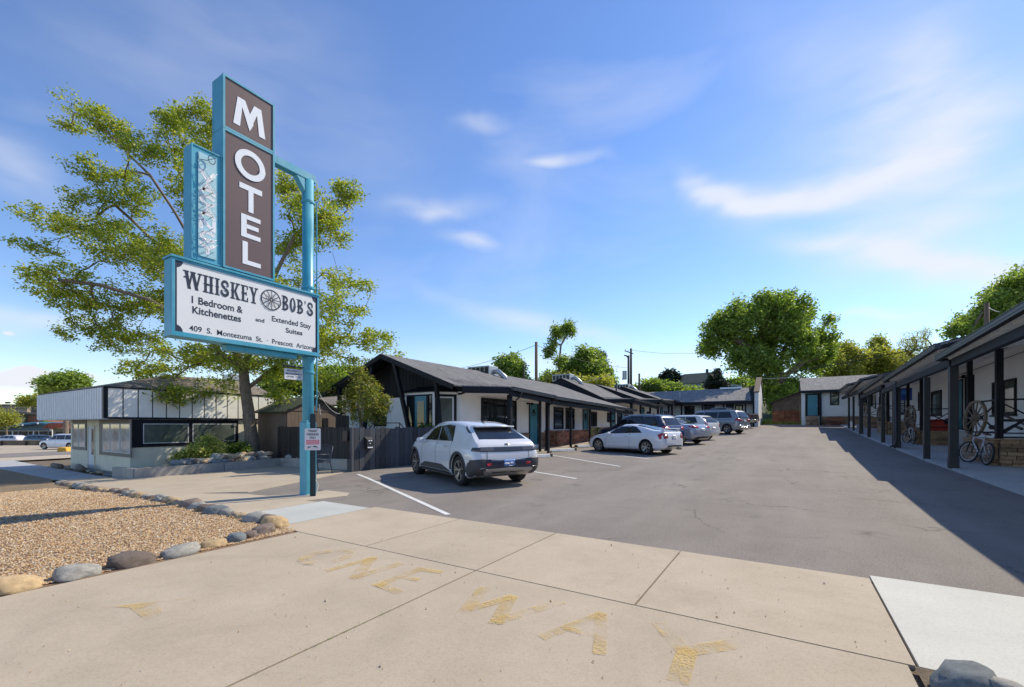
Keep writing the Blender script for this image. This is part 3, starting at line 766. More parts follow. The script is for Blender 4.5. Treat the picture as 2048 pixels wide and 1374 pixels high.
# top bracket
sp('bracket', MB(O).box(-8.77, -8.61, 4.80, 5.80, 6.70, 6.86).prism([(-8.76, 5.55, 6.70), (-8.76, 5.35, 6.70), (-8.76, 5.55, 6.42)], (.14, 0, 0)), sign_blue, bevel=.01)
def cabinet(name, y0, y1, z0, z1, xb, xf, fr, face_m, rim=.03):
    root = sp(name, MB(O).box(xb, xf - .03, y0, y1, z0, z1), sign_blue, bevel=.006)
    f = MB(O)
    f.box(xf - .03, xf + .006, y0, y0 + fr, z0, z1).box(xf - .03, xf + .006, y1 - fr, y1, z0, z1)
    f.box(xf - .03, xf + .004, y0 + fr, y1 - fr, z0, z0 + fr).box(xf - .03, xf + .004, y0 + fr, y1 - fr, z1 - fr, z1)
    sp('face_frame', f, sign_blue, root)
    b = MB(O); b.box(xf - .03, xf - .012, y0 + fr, y1 - fr, z0 + fr, z1 - fr)
    p = sp('face_panel', b, face_m, root)
    return root
# lower white board
c1 = cabinet('name_board', 3.135, 5.79, 3.0, 4.25, -8.80, XF, .042, sign_white)
lip = MB(O); lip.box(-8.81, -8.475, 3.115, 5.81, 4.252, 4.285).box(-8.81, -8.475, 3.115, 5.81, 2.965, 2.998)
sp('board_trim', lip, sign_blue)
sp('ballast_box', MB(O).box(-8.78, -8.58, 4.0, 5.35, 2.86, 2.963), sign_blue, bevel=.01)
# upper boxes
c2 = cabinet('letter_box', 3.90, 4.83, 6.805, 7.76, -8.90, XF, .035, sign_brown)
c3 = cabinet('letter_box', 3.90, 4.83, 4.312, 6.80, -8.90, XF, .035, sign_brown)
c4 = cabinet('vacancy_box', 3.42, 3.897, 4.312, 6.27, -8.82, XF - .02, .02, sign_blue)
sp('vacancy_strip', MB(O).box(XF - .03, XF - .014, 3.52, 3.80, 4.40, 6.17), sign_lightblue)
# MOTEL letters, raised flat letters
def flat(polys, org, ux, uy, sx, sy, name, m, par, depth=.006, zoff=0):
    """polys in unit coordinates -> thin raised shape"""
    org, ux, uy = Vector(org), Vector(ux), Vector(uy); nz = ux.cross(uy); bb = MB(O)
    for i, pl in enumerate(polys):
        pts = [org + ux * (p[0] * sx) + uy * (p[1] * sy) + nz * (zoff + i * .0004) for p in pl]
        bb.prism(pts, nz * depth)
    return bb.build(name, m, par)
UY, UZ = Vector((0, 1, 0)), Vector((0, 0, 1))
M_ = [[(0, 0), (.2, 0), (.27, .72), (.5, 0), (.62, .30), (.36, 1), (.13, 1)], [(.5, 0), (.73, .72), (.8, 0), (1, 0), (.87, 1), (.64, 1), (.40, .3)]]
O_ = ring(.5, .5, .5, .5, .19, 0, 360, 32)
T_ = [[(0, .8), (1, .8), (1, 1), (0, 1)], [(.39, 0), (.61, 0), (.61, .8), (.39, .8)]]
E_ = [[(0, 0), (.28, 0), (.28, 1), (0, 1)], [(.28, 0), (1, 0), (1, .19), (.28, .19)], [(.28, .41), (.9, .41), (.9, .59), (.28, .59)], [(.28, .81), (1, .81), (1, 1), (.28, 1)]]
L_ = [[(0, 0), (.28, 0), (.28, 1), (0, 1)], [(.28, 0), (1, 0), (1, .19), (.28, .19)]]
def yz(x, y):
    p = PX(x, y, XF); return p.y, p.z
for pl, (xa, xb_, yt, yb) in ((M_, (466, 532, 222, 262)), (O_, (470, 529, 0, 0)), (T_, None or (480, 522, 0, 0)), (E_, (484, 519, 0, 0)), (L_, (486, 518, 0, 0))):
    pass
for pl, y0, w, z0, h, par in ((M_, 4.075, .575, 6.98, .52, c2), (O_, 4.10, .55, 6.07, .55, c3), (T_, 4.18, .41, 5.47, .49, c3), (E_, 4.21, .35, 4.98, .42, c3), (L_, 4.235, .33, 4.48, .42, c3)):
    flat(pl, (XF - .011, y0, z0), UY, UZ, w, h, 'letter', letter_white, par)
# dark corners and border line of the white board
XW = XF - .0115
inner = (3.178, 5.747, 3.043, 4.207)
def quarter(cy, cz, a0):
    pl = [(0, 0)] + [(.115 * math.cos(math.radians(a0 + t)), .115 * math.sin(math.radians(a0 + t))) for t in range(0, 91, 15)]
    flat([pl], (XW, cy, cz), UY, UZ, 1, 1, 'corner_mark', letter_navy, c1, .002)
for cy, cz, a0 in ((inner[0], inner[2], 0), (inner[1], inner[2], 90), (inner[1], inner[3], 180), (inner[0], inner[3], 270)): quarter(cy, cz, a0)
flat([[(inner[0], inner[2]), (inner[0] + .03, inner[2]), (inner[0] + .03, inner[3]), (inner[0], inner[3])]], (XW, 0, 0), UY, UZ, 1, 1, 'border_line', letter_navy, c1, .001)
flat([[(inner[1] - .03, inner[2]), (inner[1], inner[2]), (inner[1], inner[3]), (inner[1] - .03, inner[3])]], (XW, 0, 0), UY, UZ, 1, 1, 'border_line', letter_navy, c1, .001)
# western slab lettering
def bar(x0, y0, x1, y1): return [(x0, y0), (x1, y0), (x1, y1), (x0, y1)]
def stem(x, w, y0=0, y1=1, serif=.09, spur=True, sl=1, sr=1):
    p = [bar(x, y0, x + w, y1), bar(x - serif * sl, y0, x + w + serif * sr, y0 + .08), bar(x - serif * sl, y1 - .08, x + w + serif * sr, y1)]
    if spur: p.append([(x - .075, .5), (x + w / 2, .41), (x + w + .075, .5), (x + w / 2, .59)])
    return p
def diag(xa, ya, xb2, yb2, w): return [(xa, ya), (xa + w, ya), (xb2 + w, yb2), (xb2, yb2)] if ya < yb2 else [(xb2, yb2), (xb2 + w, yb2), (xa + w, ya), (xa, ya)]
def arc(cx, cy, rx, ry, w, a0, a1, n=10): return ring(cx, cy, rx, ry, w, a0, a1, n)
WL = {
 'W': (1.25, [diag(.25, 0, .02, 1, .24), diag(.25, 0, .50, .95, .13), diag(.78, 0, .50, .95, .24), diag(.78, 0, 1.08, 1, .13), bar(-.06, .92, .34, 1), bar(.96, .92, 1.30, 1), bar(.44, .92, .82, 1), bar(-.02, .58, .16, .66)]),
 'H': (.78, stem(.08, .20) + stem(.50, .20) + [bar(.28, .44, .5, .54)]),
 'I': (.36, stem(.08, .20)),
 'S': (.66, arc(.33, .73, .31, .27, .17, 20, 270) + arc(.31, .27, .33, .27, .17, -160, 90) + [bar(.50, .62, .60, .84), bar(.0, .18, .12, .38)]),
 'K': (.76, stem(.08, .20) + [diag(.26, .42, .52, .96, .16), diag(.52, .04, .26, .52, .20), bar(.44, .92, .78, 1), bar(.46, 0, .80, .08)]),
 'E': (.62, stem(.08, .20) + [bar(.28, .92, .56, 1), bar(.50, .74, .58, 1), bar(.28, 0, .58, .08), bar(.52, 0, .60, .26), bar(.28, .45, .46, .55), bar(.42, .38, .48, .62)]),
 'Y': (.72, [bar(.26, 0, .46, .48), diag(.27, .45, .02, 1, .22), diag(.33, .45, .56, 1, .13), bar(-.05, .92, .32, 1), bar(.46, .92, .76, 1), bar(.16, 0, .56, .08)]),
 'B': (.68, stem(.08, .20) + arc(.32, .75, .30, .25, .15, -90, 90, 8) + arc(.32, .27, .34, .27, .16, -90, 90, 8) + [bar(.24, .92, .34, 1), bar(.24, 0, .34, .1), bar(.24, .46, .34, .54)]),
 'O': (.66, [[(.5 * .66 + .30 * math.cos(a) * k1, .5 + .5 * math.sin(a) * k2) for (k1, k2, a) in ((.36, .80, t0), (1, 1, t0), (1, 1, t1), (.36, .80, t1))] for t0, t1 in ((2 * PI * i / 24, 2 * PI * (i + 1) / 24) for i in range(24))]),
 "'": (.24, [[(.10, .70), (.20, .98), (.02, .98)]]),
}
def western(word, y0, z0, w, h, drop=0.0):
    adv = [WL[c][0] + .10 for c in word]; tot = sum(adv) - .10; sx = w / tot; x = 0
    for c, a in zip(word, adv):
        flat(WL[c][1], (XW, y0 + x * sx, z0), UY, UZ, sx, h, 'letter', letter_navy, c1, .0015); x += a
western('WHISKEY', 3.31, 3.785, 1.20, .30)
western("BOB'S", 4.98, 3.79, .68, .29)
# wagon wheel emblem
cy, cz = 4.765, 3.93
em = ring(0, 0, .198, .198, .020, 0, 360, 32) + ring(0, 0, .030, .030, .014, 0, 360, 14)
for k in range(12):
    a = 2 * PI * k / 12; c_, s_ = math.cos(a), math.sin(a); p = (-s_ * .0065, c_ * .0065)
    em.append([(.028 * c_ - p[0], .028 * s_ - p[1]), (.18 * c_ - p[0], .18 * s_ - p[1]), (.18 * c_ + p[0], .18 * s_ + p[1]), (.028 * c_ + p[0], .028 * s_ + p[1])])
flat(em, (XW, cy, cz), UY, UZ, 1, 1, 'wheel_emblem', letter_navy, c1, .0015)
for s_, y0, z0, w, h, bo in (('1 Bedroom &', 3.42, 3.555, .82, .125, .022), ('Kitchenettes', 3.43, 3.385, .78, .125, .022), ('and', 4.47, 3.46, .165, .075, .02),
                       ('Extended Stay', 4.78, 3.49, .83, .14, .016), ('Suites', 5.06, 3.35, .36, .10, .02)):
    text_on(s_, (XW + .002, y0, z0), UY, UZ, w, h, 'text_line', letter_navy, c1, O, bo)
text_on('409  S.  Montezuma  St.  ·  Prescott  Arizona', (XW + .002, 3.385, 3.085), UY, UZ, 2.30, .095, 'text_line', letter_navy, c1, O, .012)
# neon letters: painted letter, glass tube outline in front and its standoffs
neon_glass = mat('neon glass tube', (.62, .60, .60), .15, var=.1, vs=20, coat=.5)
neon_dark = mat('dark neon tube', (.06, .10, .13), .4, var=.2)
NL = {'V': [[(0, 1), (.5, 0), (1, 1)]], 'A': [[(0, 0), (.5, 1), (1, 0)], [(.2, .35), (.8, .35)]], 'C': [[(.95, .8), (.6, 1), (.2, .9), (0, .5), (.2, .1), (.6, 0), (.95, .2)]],
      'N': [[(0, 0), (0, 1), (1, 0), (1, 1)]], 'Y': [[(0, 1), (.5, .5), (1, 1)], [(.5, .5), (.5, 0)]]}
zc = 5.80
for i, ch in enumerate('VACANCY'):
    z0 = 5.72 - i * .208; y0 = 3.56; w, h = .20, .155
    for pl in NL[ch]:
        pp = [Vector((p[0] * w, p[1] * h)) for p in pl]
        flat([[(q[0], q[1]) for q in st] for st in stroke([tuple(p) for p in pp], .062)], (XF - .013, y0, z0), UY, UZ, 1, 1, 'painted_letter', letter_white, c4, .001)
        for off in (-.024, .024):
            pts = [Vector((XF + .05 + .006 * (off > 0), y0 + p.x + off, z0 + p.y + off * .4)) for p in pp]
            MB(O).tube(pts, .005, 6).build('neon_tube', neon_glass, c4, smooth=True)
    bb = MB(O); bb.tube([(XF - .01, y0 + .02, z0 + .14), (XF + .05, y0 + .02, z0 + .14)], .006, 6).tube([(XF - .01, y0 + .16, z0 + .02), (XF + .05, y0 + .16, z0 + .02)], .006, 6)
    bb.build('tube_standoff', neon_dark, c4)
for pl in ([(0, 0), (0, .14), (.10, 0), (.10, .14)], ):
    MB(O).tube([(XF + .05, 3.50 + p[0], 6.02 + p[1]) for p in pl], .007, 6).build('neon_tube', neon_dark, c4)
MB(O).tube([(XF + .05, 3.70 + .055 * math.cos(a), 6.09 + .075 * math.sin(a)) for a in [k * PI / 6 for k in range(13)]], .007, 6).build('neon_tube', neon_dark, c4)
MB(O).tube([(XF + .05, 3.49, 6.0), (XF + .06, 3.62, 6.04), (XF + .05, 3.76, 6.15)], .006, 6).build('neon_tube', neon_dark, c4)
# blade sign hanging from an arm
bs = thing('blade_sign', 'small white three line sign hanging from an arm on the turquoise pole', 'sign', (-8.69, 5.36, 2.62))
MB(bs.location).box(-8.70, -8.68, 5.14, 5.54, 2.44, 2.66).build('sign_plate', mat('small white plate', (.60, .61, .64), .5, var=.05), bs)
MB(bs.location).box(-8.71, -8.67, 5.10, 5.60, 2.70, 2.722).tube([(-8.69, 5.2, 2.71), (-8.69, 5.2, 2.655)], .004, 5).tube([(-8.69, 5.48, 2.71), (-8.69, 5.48, 2.655)], .004, 5).build('hanging_arm', dark_metal, bs)
for s_, y0, z0, w in (('PROPERTY', 5.19, 2.60, .30), ('MANAGEMENT', 5.165, 2.54, .35), ('(928) 778', 5.18, 2.475, .30)):
    text_on(s_, (-8.678, y0, z0), UY, UZ, w, .038, 'text_line', letter_navy, bs, bs.location, .02)
# tenant parking sign on a channel post
tp = thing('tenant_parking_sign', 'white and red tenant parking sign on a dark perforated channel post before the pole', 'sign', (-8.40, 5.58, 0))
n_ = Vector((.80, -.60, 0)).normalized(); ux = Vector((-n_.y, n_.x, 0)); ux = Vector((.60, .80, 0)).normalized()
post_c = Vector((-8.40, 5.58, 0))
b = MB(tp.location)
for sgn in (-1, 1): b.beam(post_c + ux * (.045 * sgn) + Vector((0, 0, -.05)), post_c + ux * (.045 * sgn) + Vector((0, 0, 1.72)), .02, .035, up=n_)
b.beam(post_c - n_ * .015 + Vector((0, 0, -.05)), post_c - n_ * .015 + Vector((0, 0, 1.74)), .08, .008, up=n_)
b.build('channel_post', navy_post, tp)
hb = MB(tp.location)
for i in range(26): hb.beam(post_c + n_ * -.0105 + Vector((0, 0, .12 + i * .06)), post_c + n_ * -.0085 + Vector((0, 0, .12 + i * .06)), .012, .012)
hb.build('post_holes', mat('hole dark', (.09, .12, .14), .8, var=0), tp)
so = post_c + n_ * .03 + Vector((0, 0, .975)); sw, sh = .305, .455
def rrect(w, h, r, n=5):
    pts = []
    for cx, cy, a0 in ((w - r, h - r, 0), (r, h - r, 90), (r, r, 180), (w - r, r, 270)):
        for k in range(n + 1):
            a = math.radians(a0 + 90 * k / n); pts.append((cx + r * math.cos(a), cy + r * math.sin(a)))
    return pts
org = so - ux * (sw / 2)
def plate(pts, z, d, name, m, par=tp): 
    bb = MB(tp.location); bb.prism([org + ux * p[0] + UZ * p[1] + n_ * z for p in pts], n_ * d); return bb.build(name, m, par)
plate(rrect(sw, sh, .025), 0, .003, 'sign_plate', mat('sign plate white', (.70, .68, .70), .45, var=.04))
for s_, x0, y0, w in (('TENANT', .065, .375, .18), ('PARKING', .04, .305, .225), ('ONLY', .09, .235, .125)):
    text_on(s_, org + ux * x0 + UZ * y0 + n_ * .0045, ux, UZ, w, .052, 'text_line', letter_navy, tp, tp.location, .03)
plate([(.03, .12), (.275, .12), (.275, .215), (.03, .215)], .0035, .0006, 'red_band', red_print)
plate([(.05, .145), (.255, .145), (.255, .152), (.05, .152)], .0045, .0006, 'white_rule', letter_white)
plate([(.05, .185), (.255, .185), (.255, .192), (.05, .192)], .0045, .0006, 'white_rule', letter_white)
plate([(.03, .025), (.275, .025), (.275, .03), (.03, .03)], .0035, .0006, 'red_rule', red_print)
plate([(.05, .045), (.11, .06), (.13, .085), (.06, .075)], .0035, .0006, 'car_symbol', letter_navy)
plate([(.14, .07), (.20, .06), (.265, .055), (.235, .075), (.18, .095), (.17, .085)], .0035, .0006, 'tow_truck_symbol', letter_navy)
# ================================================================== BUILDINGS
def P3(org, ux, n, a, z, d=0.0): return org + ux * a + UZ * z + n * d
def obox(bb, org, ux, n, a0, a1, z0, z1, d0, d1):
    p = [P3(org, ux, n, a0, z0, d0), P3(org, ux, n, a1, z0, d0), P3(org, ux, n, a1, z1, d0), P3(org, ux, n, a0, z1, d0)]
    return bb.prism(p, n * (d1 - d0))
def win(par, O, org, ux, n, w, h, fm, gm, fr=.06, cols=1, rows=1, proud=.05, depth=.05, sill=False, name='window', split=None):
    org, ux, n = Vector(org), Vector(ux).normalized(), Vector(n).normalized()
    b = MB(O)
    obox(b, org, ux, n, 0, fr, 0, h, -depth, proud); obox(b, org, ux, n, w - fr, w, 0, h, -depth, proud)
    obox(b, org, ux, n, fr, w - fr, 0, fr, -depth, proud); obox(b, org, ux, n, fr, w - fr, h - fr, h, -depth, proud)
    ms = fr * .6; iw, ih = w - 2 * fr, h - 2 * fr
    for i in range(1, cols): obox(b, org, ux, n, fr + iw * i / cols - ms / 2, fr + iw * i / cols + ms / 2, fr, h - fr, -depth, proud * .6)
    for j in range(1, rows):
        zz = fr + ih * (split if (split and rows == 2) else j / rows); obox(b, org, ux, n, fr, w - fr, zz - ms / 2, zz + ms / 2, -depth, proud * .5)
    if sill: obox(b, org, ux, n, -.05, w + .05, -.06, -.002, -.02, proud + .05)
    f = b.build(name, fm, par)
    for i in range(cols):
        q = MB(O); obox(q, org, ux, n, fr + iw * i / cols + (ms / 2 if i else 0), fr + iw * (i + 1) / cols - (ms / 2 if i < cols - 1 else 0), fr, h - fr, .003, .010 + .003 * rnd.random())
        q.build('pane', gm, f)
    return f
def door(par, O, org, ux, n, w, h, dm, fm, fr=.08, lite=None, panels=True, knob=True):
    org, ux, n = Vector(org), Vector(ux).normalized(), Vector(n).normalized()
    b = MB(O); obox(b, org, ux, n, -fr, -.002, 0, h + fr, -.04, .04); obox(b, org, ux, n, w + .002, w + fr, 0, h + fr, -.04, .04); obox(b, org, ux, n, 0, w, h + .002, h + fr, -.04, .04)
    b.build('door_frame', fm, par)
    b = MB(O); obox(b, org, ux, n, .004, w - .004, .01, h - .004, -.03, .012)
    if panels:
        for a0 in (.12, .54):
            for z0, z1 in ((.12, .50), (.56, .95)): obox(b, org, ux, n, a0 * w, (a0 + .34) * w, z0 * h * (.72 if lite else 1), z1 * h * (.72 if lite else 1), .0125, .020)
    d = b.build('door', dm, par)
    if lite:
        for a0, a1, z0, z1 in lite:
            q = MB(O); obox(q, org, ux, n, a0 * w, a1 * w, z0 * h, z1 * h, .0125, .024); q.build('pane', glass_dark, d)
    if knob: MB(O).tube([P3(org, ux, n, w * .9, h * .47, .012), P3(org, ux, n, w * .9, h * .47, .07)], .025, 8).build('handle', silver_trim, d)
    return d
STONES = {}
def stones(par, O, a, c, z0, z1, m, th=.10, ch=.11, ln=.42, n=None):
    """coursed stone facing between plan points a and c; each stone an object"""
    a, c = Vector((a[0], a[1], 0)), Vector((c[0], c[1], 0)); d = (c - a); L = d.length; ux = d / L; n = Vector(n or (ux.y, -ux.x, 0)).normalized()
    key = ('s', m.name)
    if key not in STONES:
        STONES[key] = []
        for v in range(5):
            bb = MB().box(-.5, .5, -.5, .5, -.5, .5); me = bb.mesh('stone'); b = bmesh.new(); b.from_mesh(me)
            for q in b.verts: q.co += Vector((rnd.uniform(-.02, .02), rnd.uniform(-.12, .05), rnd.uniform(-.06, .06)))
            b.to_mesh(me); b.free(); me.materials.append(m); STONES[key].append(me)
    rows = max(1, round((z1 - z0) / ch)); hh = (z1 - z0) / rows; ang = math.atan2(ux.y, ux.x)
    for r in range(rows):
        x = -rnd.uniform(0, ln * .6)
        while x < L:
            w = ln * rnd.uniform(.6, 1.5); x0, x1 = max(x, 0), min(x + w, L); x += w
            if x1 - x0 < .04: continue
            o = bpy.data.objects.new('stone', rnd.choice(STONES[key])); COL.objects.link(o); o.parent = par
            pr = rnd.uniform(.0, .025)
            ctr = a + ux * ((x0 + x1) / 2) + n * (th / 2 + pr) + Vector((0, 0, z0 + hh * (r + .5)))
            o.location = ctr - Vector(O); o.scale = (x1 - x0 - .014, th, hh - .014); o.rotation_euler = (0, 0, ang)
def roof_slab(O, name, pts, th, m, par, **k):
    b = MB(O); b.prism([Vector(p) for p in pts], (0, 0, -th)); return b.build(name, m, par, recalc=True, **k)

# ------------------------------------------------------------------ shop on the left (white corrugated fascia)
sh = thing('shop_building', 'low cream stucco shop with white corrugated fascia and big black framed side windows', 'building', (-27, 9, gz(-27, 9)))
O = sh.location
X0, YF = -23.4, 7.15
zt = 1.72
b = MB(O).box(-31.3, X0, YF, 13.2, -1.3, 2.2); b.build('wall', cream_stucco, sh)
MB(O).box(-33.0, X0 + .09, 6.30, 13.3, 1.74, 1.82).build('soffit', grey_white, sh)
# corrugated front fascia
b = MB(O); x = -33.0; ribs = MB(O)
b.box(-33.0, X0 + .06, 6.33, 6.38, 1.82, 3.04)
while x < X0 - .05:
    ribs.prism([(x, 6.329, 1.78), (x + .03, 6.26, 1.78), (x + .15, 6.26, 1.78), (x + .18, 6.329, 1.78)], (0, 0, 1.25)); x += .30
b.build('fascia_backing', grey_white, sh)
tag(ribs.build('corrugated_sheet', mat('white corrugated steel', (.80, .79, .78), .5, var=.05), sh), kind='stuff')
# side fascia panels with seams
y = 6.42; pn = mat('white fascia panel', (.86, .84, .78), .6, var=.06, objrand=.05)
while y < 13.2:
    y2 = min(y + .50, 13.25)
    MB(O).box(X0 + .02, X0 + .08, y, y2 - .045, 1.83, 3.0).build('fascia_panel', pn, sh); y = y2
seam = MB(O); seam.box(X0 + .01, X0 + .06, 6.42, 13.3, 1.82, 3.02); seam.build('fascia_frame', gutter_grey, sh)
MB(O).box(X0 - .06, X0 + .10, 6.28, 6.40, 1.76, 3.08).build('corner_trim', black_trim, sh)
MB(O).box(X0 + .02, X0 + .10, 6.41, 13.3, 1.745, 1.825).box(X0 + .0, X0 + .11, 6.41, 13.3, 3.005, 3.06).build('edge_trim', black_trim, sh)
r = MB(O)
e = [(-33.0, 6.28, 3.07), (X0 + .10, 6.28, 3.07), (X0 + .10, 13.3, 3.07), (-33.0, 13.3, 3.07)]
t = [(-31.0, 9.4, 3.92), (-26.4, 9.4, 3.98), (-26.4, 13.3, 4.05), (-31.0, 13.3, 4.0)]
r.add(e + t, [(0, 1, 5, 4), (1, 2, 6, 5), (4, 5, 6, 7), (3, 0, 4, 7), (2, 3, 7, 6), (3, 2, 1, 0)])
r.build('roof', shingles_brown, sh)
MB(O).box(-27.15, -26.2, 12.4, 13.1, 4.0, 4.34).build('roof_unit', mat_metal, sh, bevel=.03)
MB(O).tube([(-30.6, 9.5, 3.95), (-30.6, 9.5, 4.15)], .06).build('roof_vent', grey_white, sh)
# front windows and door
brown_trim = mat('taupe window trim', (.17, .14, .12), .6, var=.1)
fr_white = mat('white window frame', (.62, .62, .60), .5, var=.04)
def front_bank(xa, xb, yt, yb, panes):
    p0, p1 = PY(xa, yb, YF), PY(xb, yt, YF); zb_, zt_ = PY(xa, yb, YF).z, 1.70
    bb = MB(O).box(p0.x, p1.x, YF - .03, YF - .001, zb_ - .16, 1.735); bb.build('window_surround', brown_trim, sh)
    for a, c in panes:
        q0, q1 = PY(a, yb, YF), PY(c, yb, YF)
        win(sh, O, (q0.x, YF - .031, zb_), (1, 0, 0), (0, -1, 0), q1.x - q0.x, zt_ - .14 - zb_, fr_white, glass_light, .035, depth=.02, proud=.02)
front_bank(200, 264, 848, 902, ((207.5, 222), (223, 242), (243, 262.5)))
front_bank(146, 174, 848, 892, ((149, 158.5), (159.5, 172.5)))
d0, d1 = PY(178, 850, YF), PY(190, 850, YF)
door(sh, O, (d0.x, YF - .01, -.62), (1, 0, 0), (0, -1, 0), d1.x - d0.x, 2.05, grey_white, cream_stucco, .05, lite=[(.55, .9, .35, .95)], panels=False)
# side windows in a black band
a0, a1 = PX(265, 850, X0 + .005).y, PX(476, 850, X0 + .005).y
zlo, zhi = PX(300, 908, X0).z, 1.74
MB(O).box(X0, X0 + .035, YF + .01, a1, .55, zhi).build('window_surround', black_trim, sh)
for xa, xb in ((286, 377), (385, 470)):
    ya, yb_ = PX(xa, 850, X0 + .03).y, PX(xb, 850, X0 + .03).y
    win(sh, O, (X0 + .036, ya, .70), (0, 1, 0), (1, 0, 0), yb_ - ya, .86, fr_white, glass_grey, .03, depth=.0, proud=.015)
MB(O).box(X0 + .035, X0 + .10, a1 - .25, a1 - .12, 1.45, 1.58).build('wall_lamp', mat_metal, sh)

# long pale building behind the yard
lb = thing('rear_hall_building', 'long pale plastered hall with brown grey roof behind the tan shed', 'building', (-27, 19, gz(-27, 19)))
O = lb.location
MB(O).box(-32, -19.5, 16.4, 30, -.8, 2.55).build('wall', mat('pale plaster hall', (.50, .49, .45), .9, var=.08, vs=1), lb)
roof_slab(O, 'roof', [(-32.2, 16.1, 2.9), (-19.2, 16.1, 2.62), (-19.2, 23, 3.7), (-32.2, 23, 3.98)], .12, shingles_brown, lb)
roof_slab(O, 'roof', [(-32.2, 23.02, 3.98), (-19.2, 23.02, 3.7), (-19.2, 30.2, 2.62), (-32.2, 30.2, 2.9)], .12, shingles_brown, lb)

# tan shed behind the dark fence
sd = thing('garden_shed', 'tan plank shed with mossy green gable roof behind the dark brown fence', 'shed', (-21, 13.3, gz(-21, 13.3)))
O = sd.location; sx0, sx1, sy0, sy1 = -22.5, -20.0, 11.95, 14.80; ez, pz = 2.22, 2.92; my = (sy0 + sy1) / 2
MB(O).box(sx0, sx1, sy0, sy1, -.5, ez).prism([(sx1 - .02, sy0, ez), (sx1 - .02, sy1, ez), (sx1 - .02, my, pz - .05)], (-2.4, 0, 0)).build('wall', shed_tan, sd)
y = sy0
while y < sy1 - .05:
    h = ez + (pz - .08 - ez) * (1 - abs(y + .07 - my) / (my - sy0)); MB(O).box(sx1, sx1 + .02, y + .006, min(y + .185, sy1), 0, h).build('plank', shed_tan, sd); y += .19
x = sx0
while x < sx1 - .05:
    MB(O).box(x + .006, min(x + .185, sx1), sy0 - .02, sy0 - .001, 0, ez).build('plank', shed_tan, sd); x += .19
roof_slab(O, 'roof', [(sx0 - .1, sy0 - .25, ez - .08), (sx1 + .15, sy0 - .25, ez - .08), (sx1 + .15, my, pz), (sx0 - .1, my, pz)], .06, shingles_moss, sd)
roof_slab(O, 'roof', [(sx0 - .1, sy1 + .25, ez - .08), (sx1 + .15, sy1 + .25, ez - .08), (sx1 + .15, my + .002, pz), (sx0 - .1, my + .002, pz)], .06, shingles_moss, sd)
MB(O).box(sx1 + .021, sx1 + .05, my + .45, my + .75, 1.35, 1.85).build('vent_opening', black_trim, sd)
MB(O).beam((sx1 + .03, sy0 + .3, 2.2), (sx1 + .03, sy1 - .1, 2.2), .03, .03).build('trim_rail', shed_tan, sd)

# ------------------------------------------------------------------ fences, board by board
BOARD = {}
def board_mesh(m, v, shape):
    k = (m.name, v, shape)
    if k not in BOARD:
        bb = MB(); w = .5
        top = {'dog': [(-w, -.02), (w, -.02), (w, .97), (w * .6, 1), (-w * .6, 1), (-w, .97)], 'flat': [(-w, -.02), (w, -.02), (w, 1), (-w, 1)]}[shape]
        bb.prism([(p[0], 0, p[1]) for p in top], (0, .022, 0)); me = bb.mesh('board'); me.materials.append(m); BOARD[k] = me
    return BOARD[k]
def fence_run(name, label, a, c, ztop, m, bw, gap=.012, rails=True, htvar=.015, group=None):
    a, c = Vector((a[0], a[1], 0)), Vector((c[0], c[1], 0)); d = c - a; L = d.length; ux = d / L; ang = math.atan2(ux.y, ux.x)
    root = thing(name, label, 'fence', (a.x, a.y, gz(a.x, a.y)), 0, group)
    x = 0; n = int(L / (bw + gap))
    for i in range(n):
        w = bw * rnd.uniform(.86, 1.06); p = a + ux * ((i + .5) * (bw + gap)); g = gz(p.x, p.y); zt_ = ztop(i / n) if callable(ztop) else ztop
        o = bpy.data.objects.new('board', board_mesh(m, 0, 'flat')); COL.objects.link(o); o.parent = root
        o.location = Vector((p.x, p.y, g + .02)) - root.location + Vector((rnd.uniform(-.006, .006), rnd.uniform(-.006, .006), 0)); o.rotation_euler = (0, rnd.uniform(-.006, .006), ang + rnd.uniform(-.02, .02))
        o.scale = (w, 1, zt_ - g + rnd.uniform(-htvar, htvar))
    nn = Vector((-ux.y, ux.x, 0))
    for zr in (.3, 1.1):
        bb = MB(root.location); p, q = a + nn * .06, c + nn * .06
        bb.beam((p.x, p.y, gz(a.x, a.y) + zr), (q.x, q.y, gz(c.x, c.y) + zr), .045, .09); bb.build('rail', m, root)
    for k in range(int(L / 2.3) + 1):
        p = a + ux * min(L - .05, k * 2.3 + .05) + nn * .12; MB(root.location).box(p.x - .045, p.x + .045, p.y - .045, p.y + .045, gz(p.x, p.y) - .1, gz(p.x, p.y) + 1.25).build('post', m, root)
    return root
fr1 = fence_run('board_fence', 'dark brown board fence behind the blue bench and the big tree', (-20.6, 11.85), (-12.75, 9.86), 1.40, fence_brown, .135)
fr2 = fence_run('board_fence', 'charcoal grey board fence beside the rear quarter of the white electric hatchback', (-11.98, 9.42), (-11.55, 13.3), lambda t: 1.37 + .04 * t, fence_mat, .19, htvar=.03)
fr3 = fence_run('board_fence', 'short weathered dark fence piece next to the shed and the slim cedar', (-17.3, 12.6), (-15.9, 12.3), 1.9, fence_brown, .12)
gt = fence_run('fence_gate', 'narrow dark gate leaf between the brown and the grey board fences', (-12.62, 9.80), (-12.08, 9.50), 1.36, fence_brown, .12)
pb = MB((-12.0, 9.36, 0)); pb.box(-12.06, -11.97, 9.33, 9.42, -.05, 1.42); tag(pb.build('gate_post', fence_mat, bevel=.004), 'square charcoal post at the gate corner of the grey fence', 'post')
mb_ = thing('mailbox', 'black wall mailbox with small white stickers on the grey fence', 'mailbox', (-11.93, 9.95, .75))
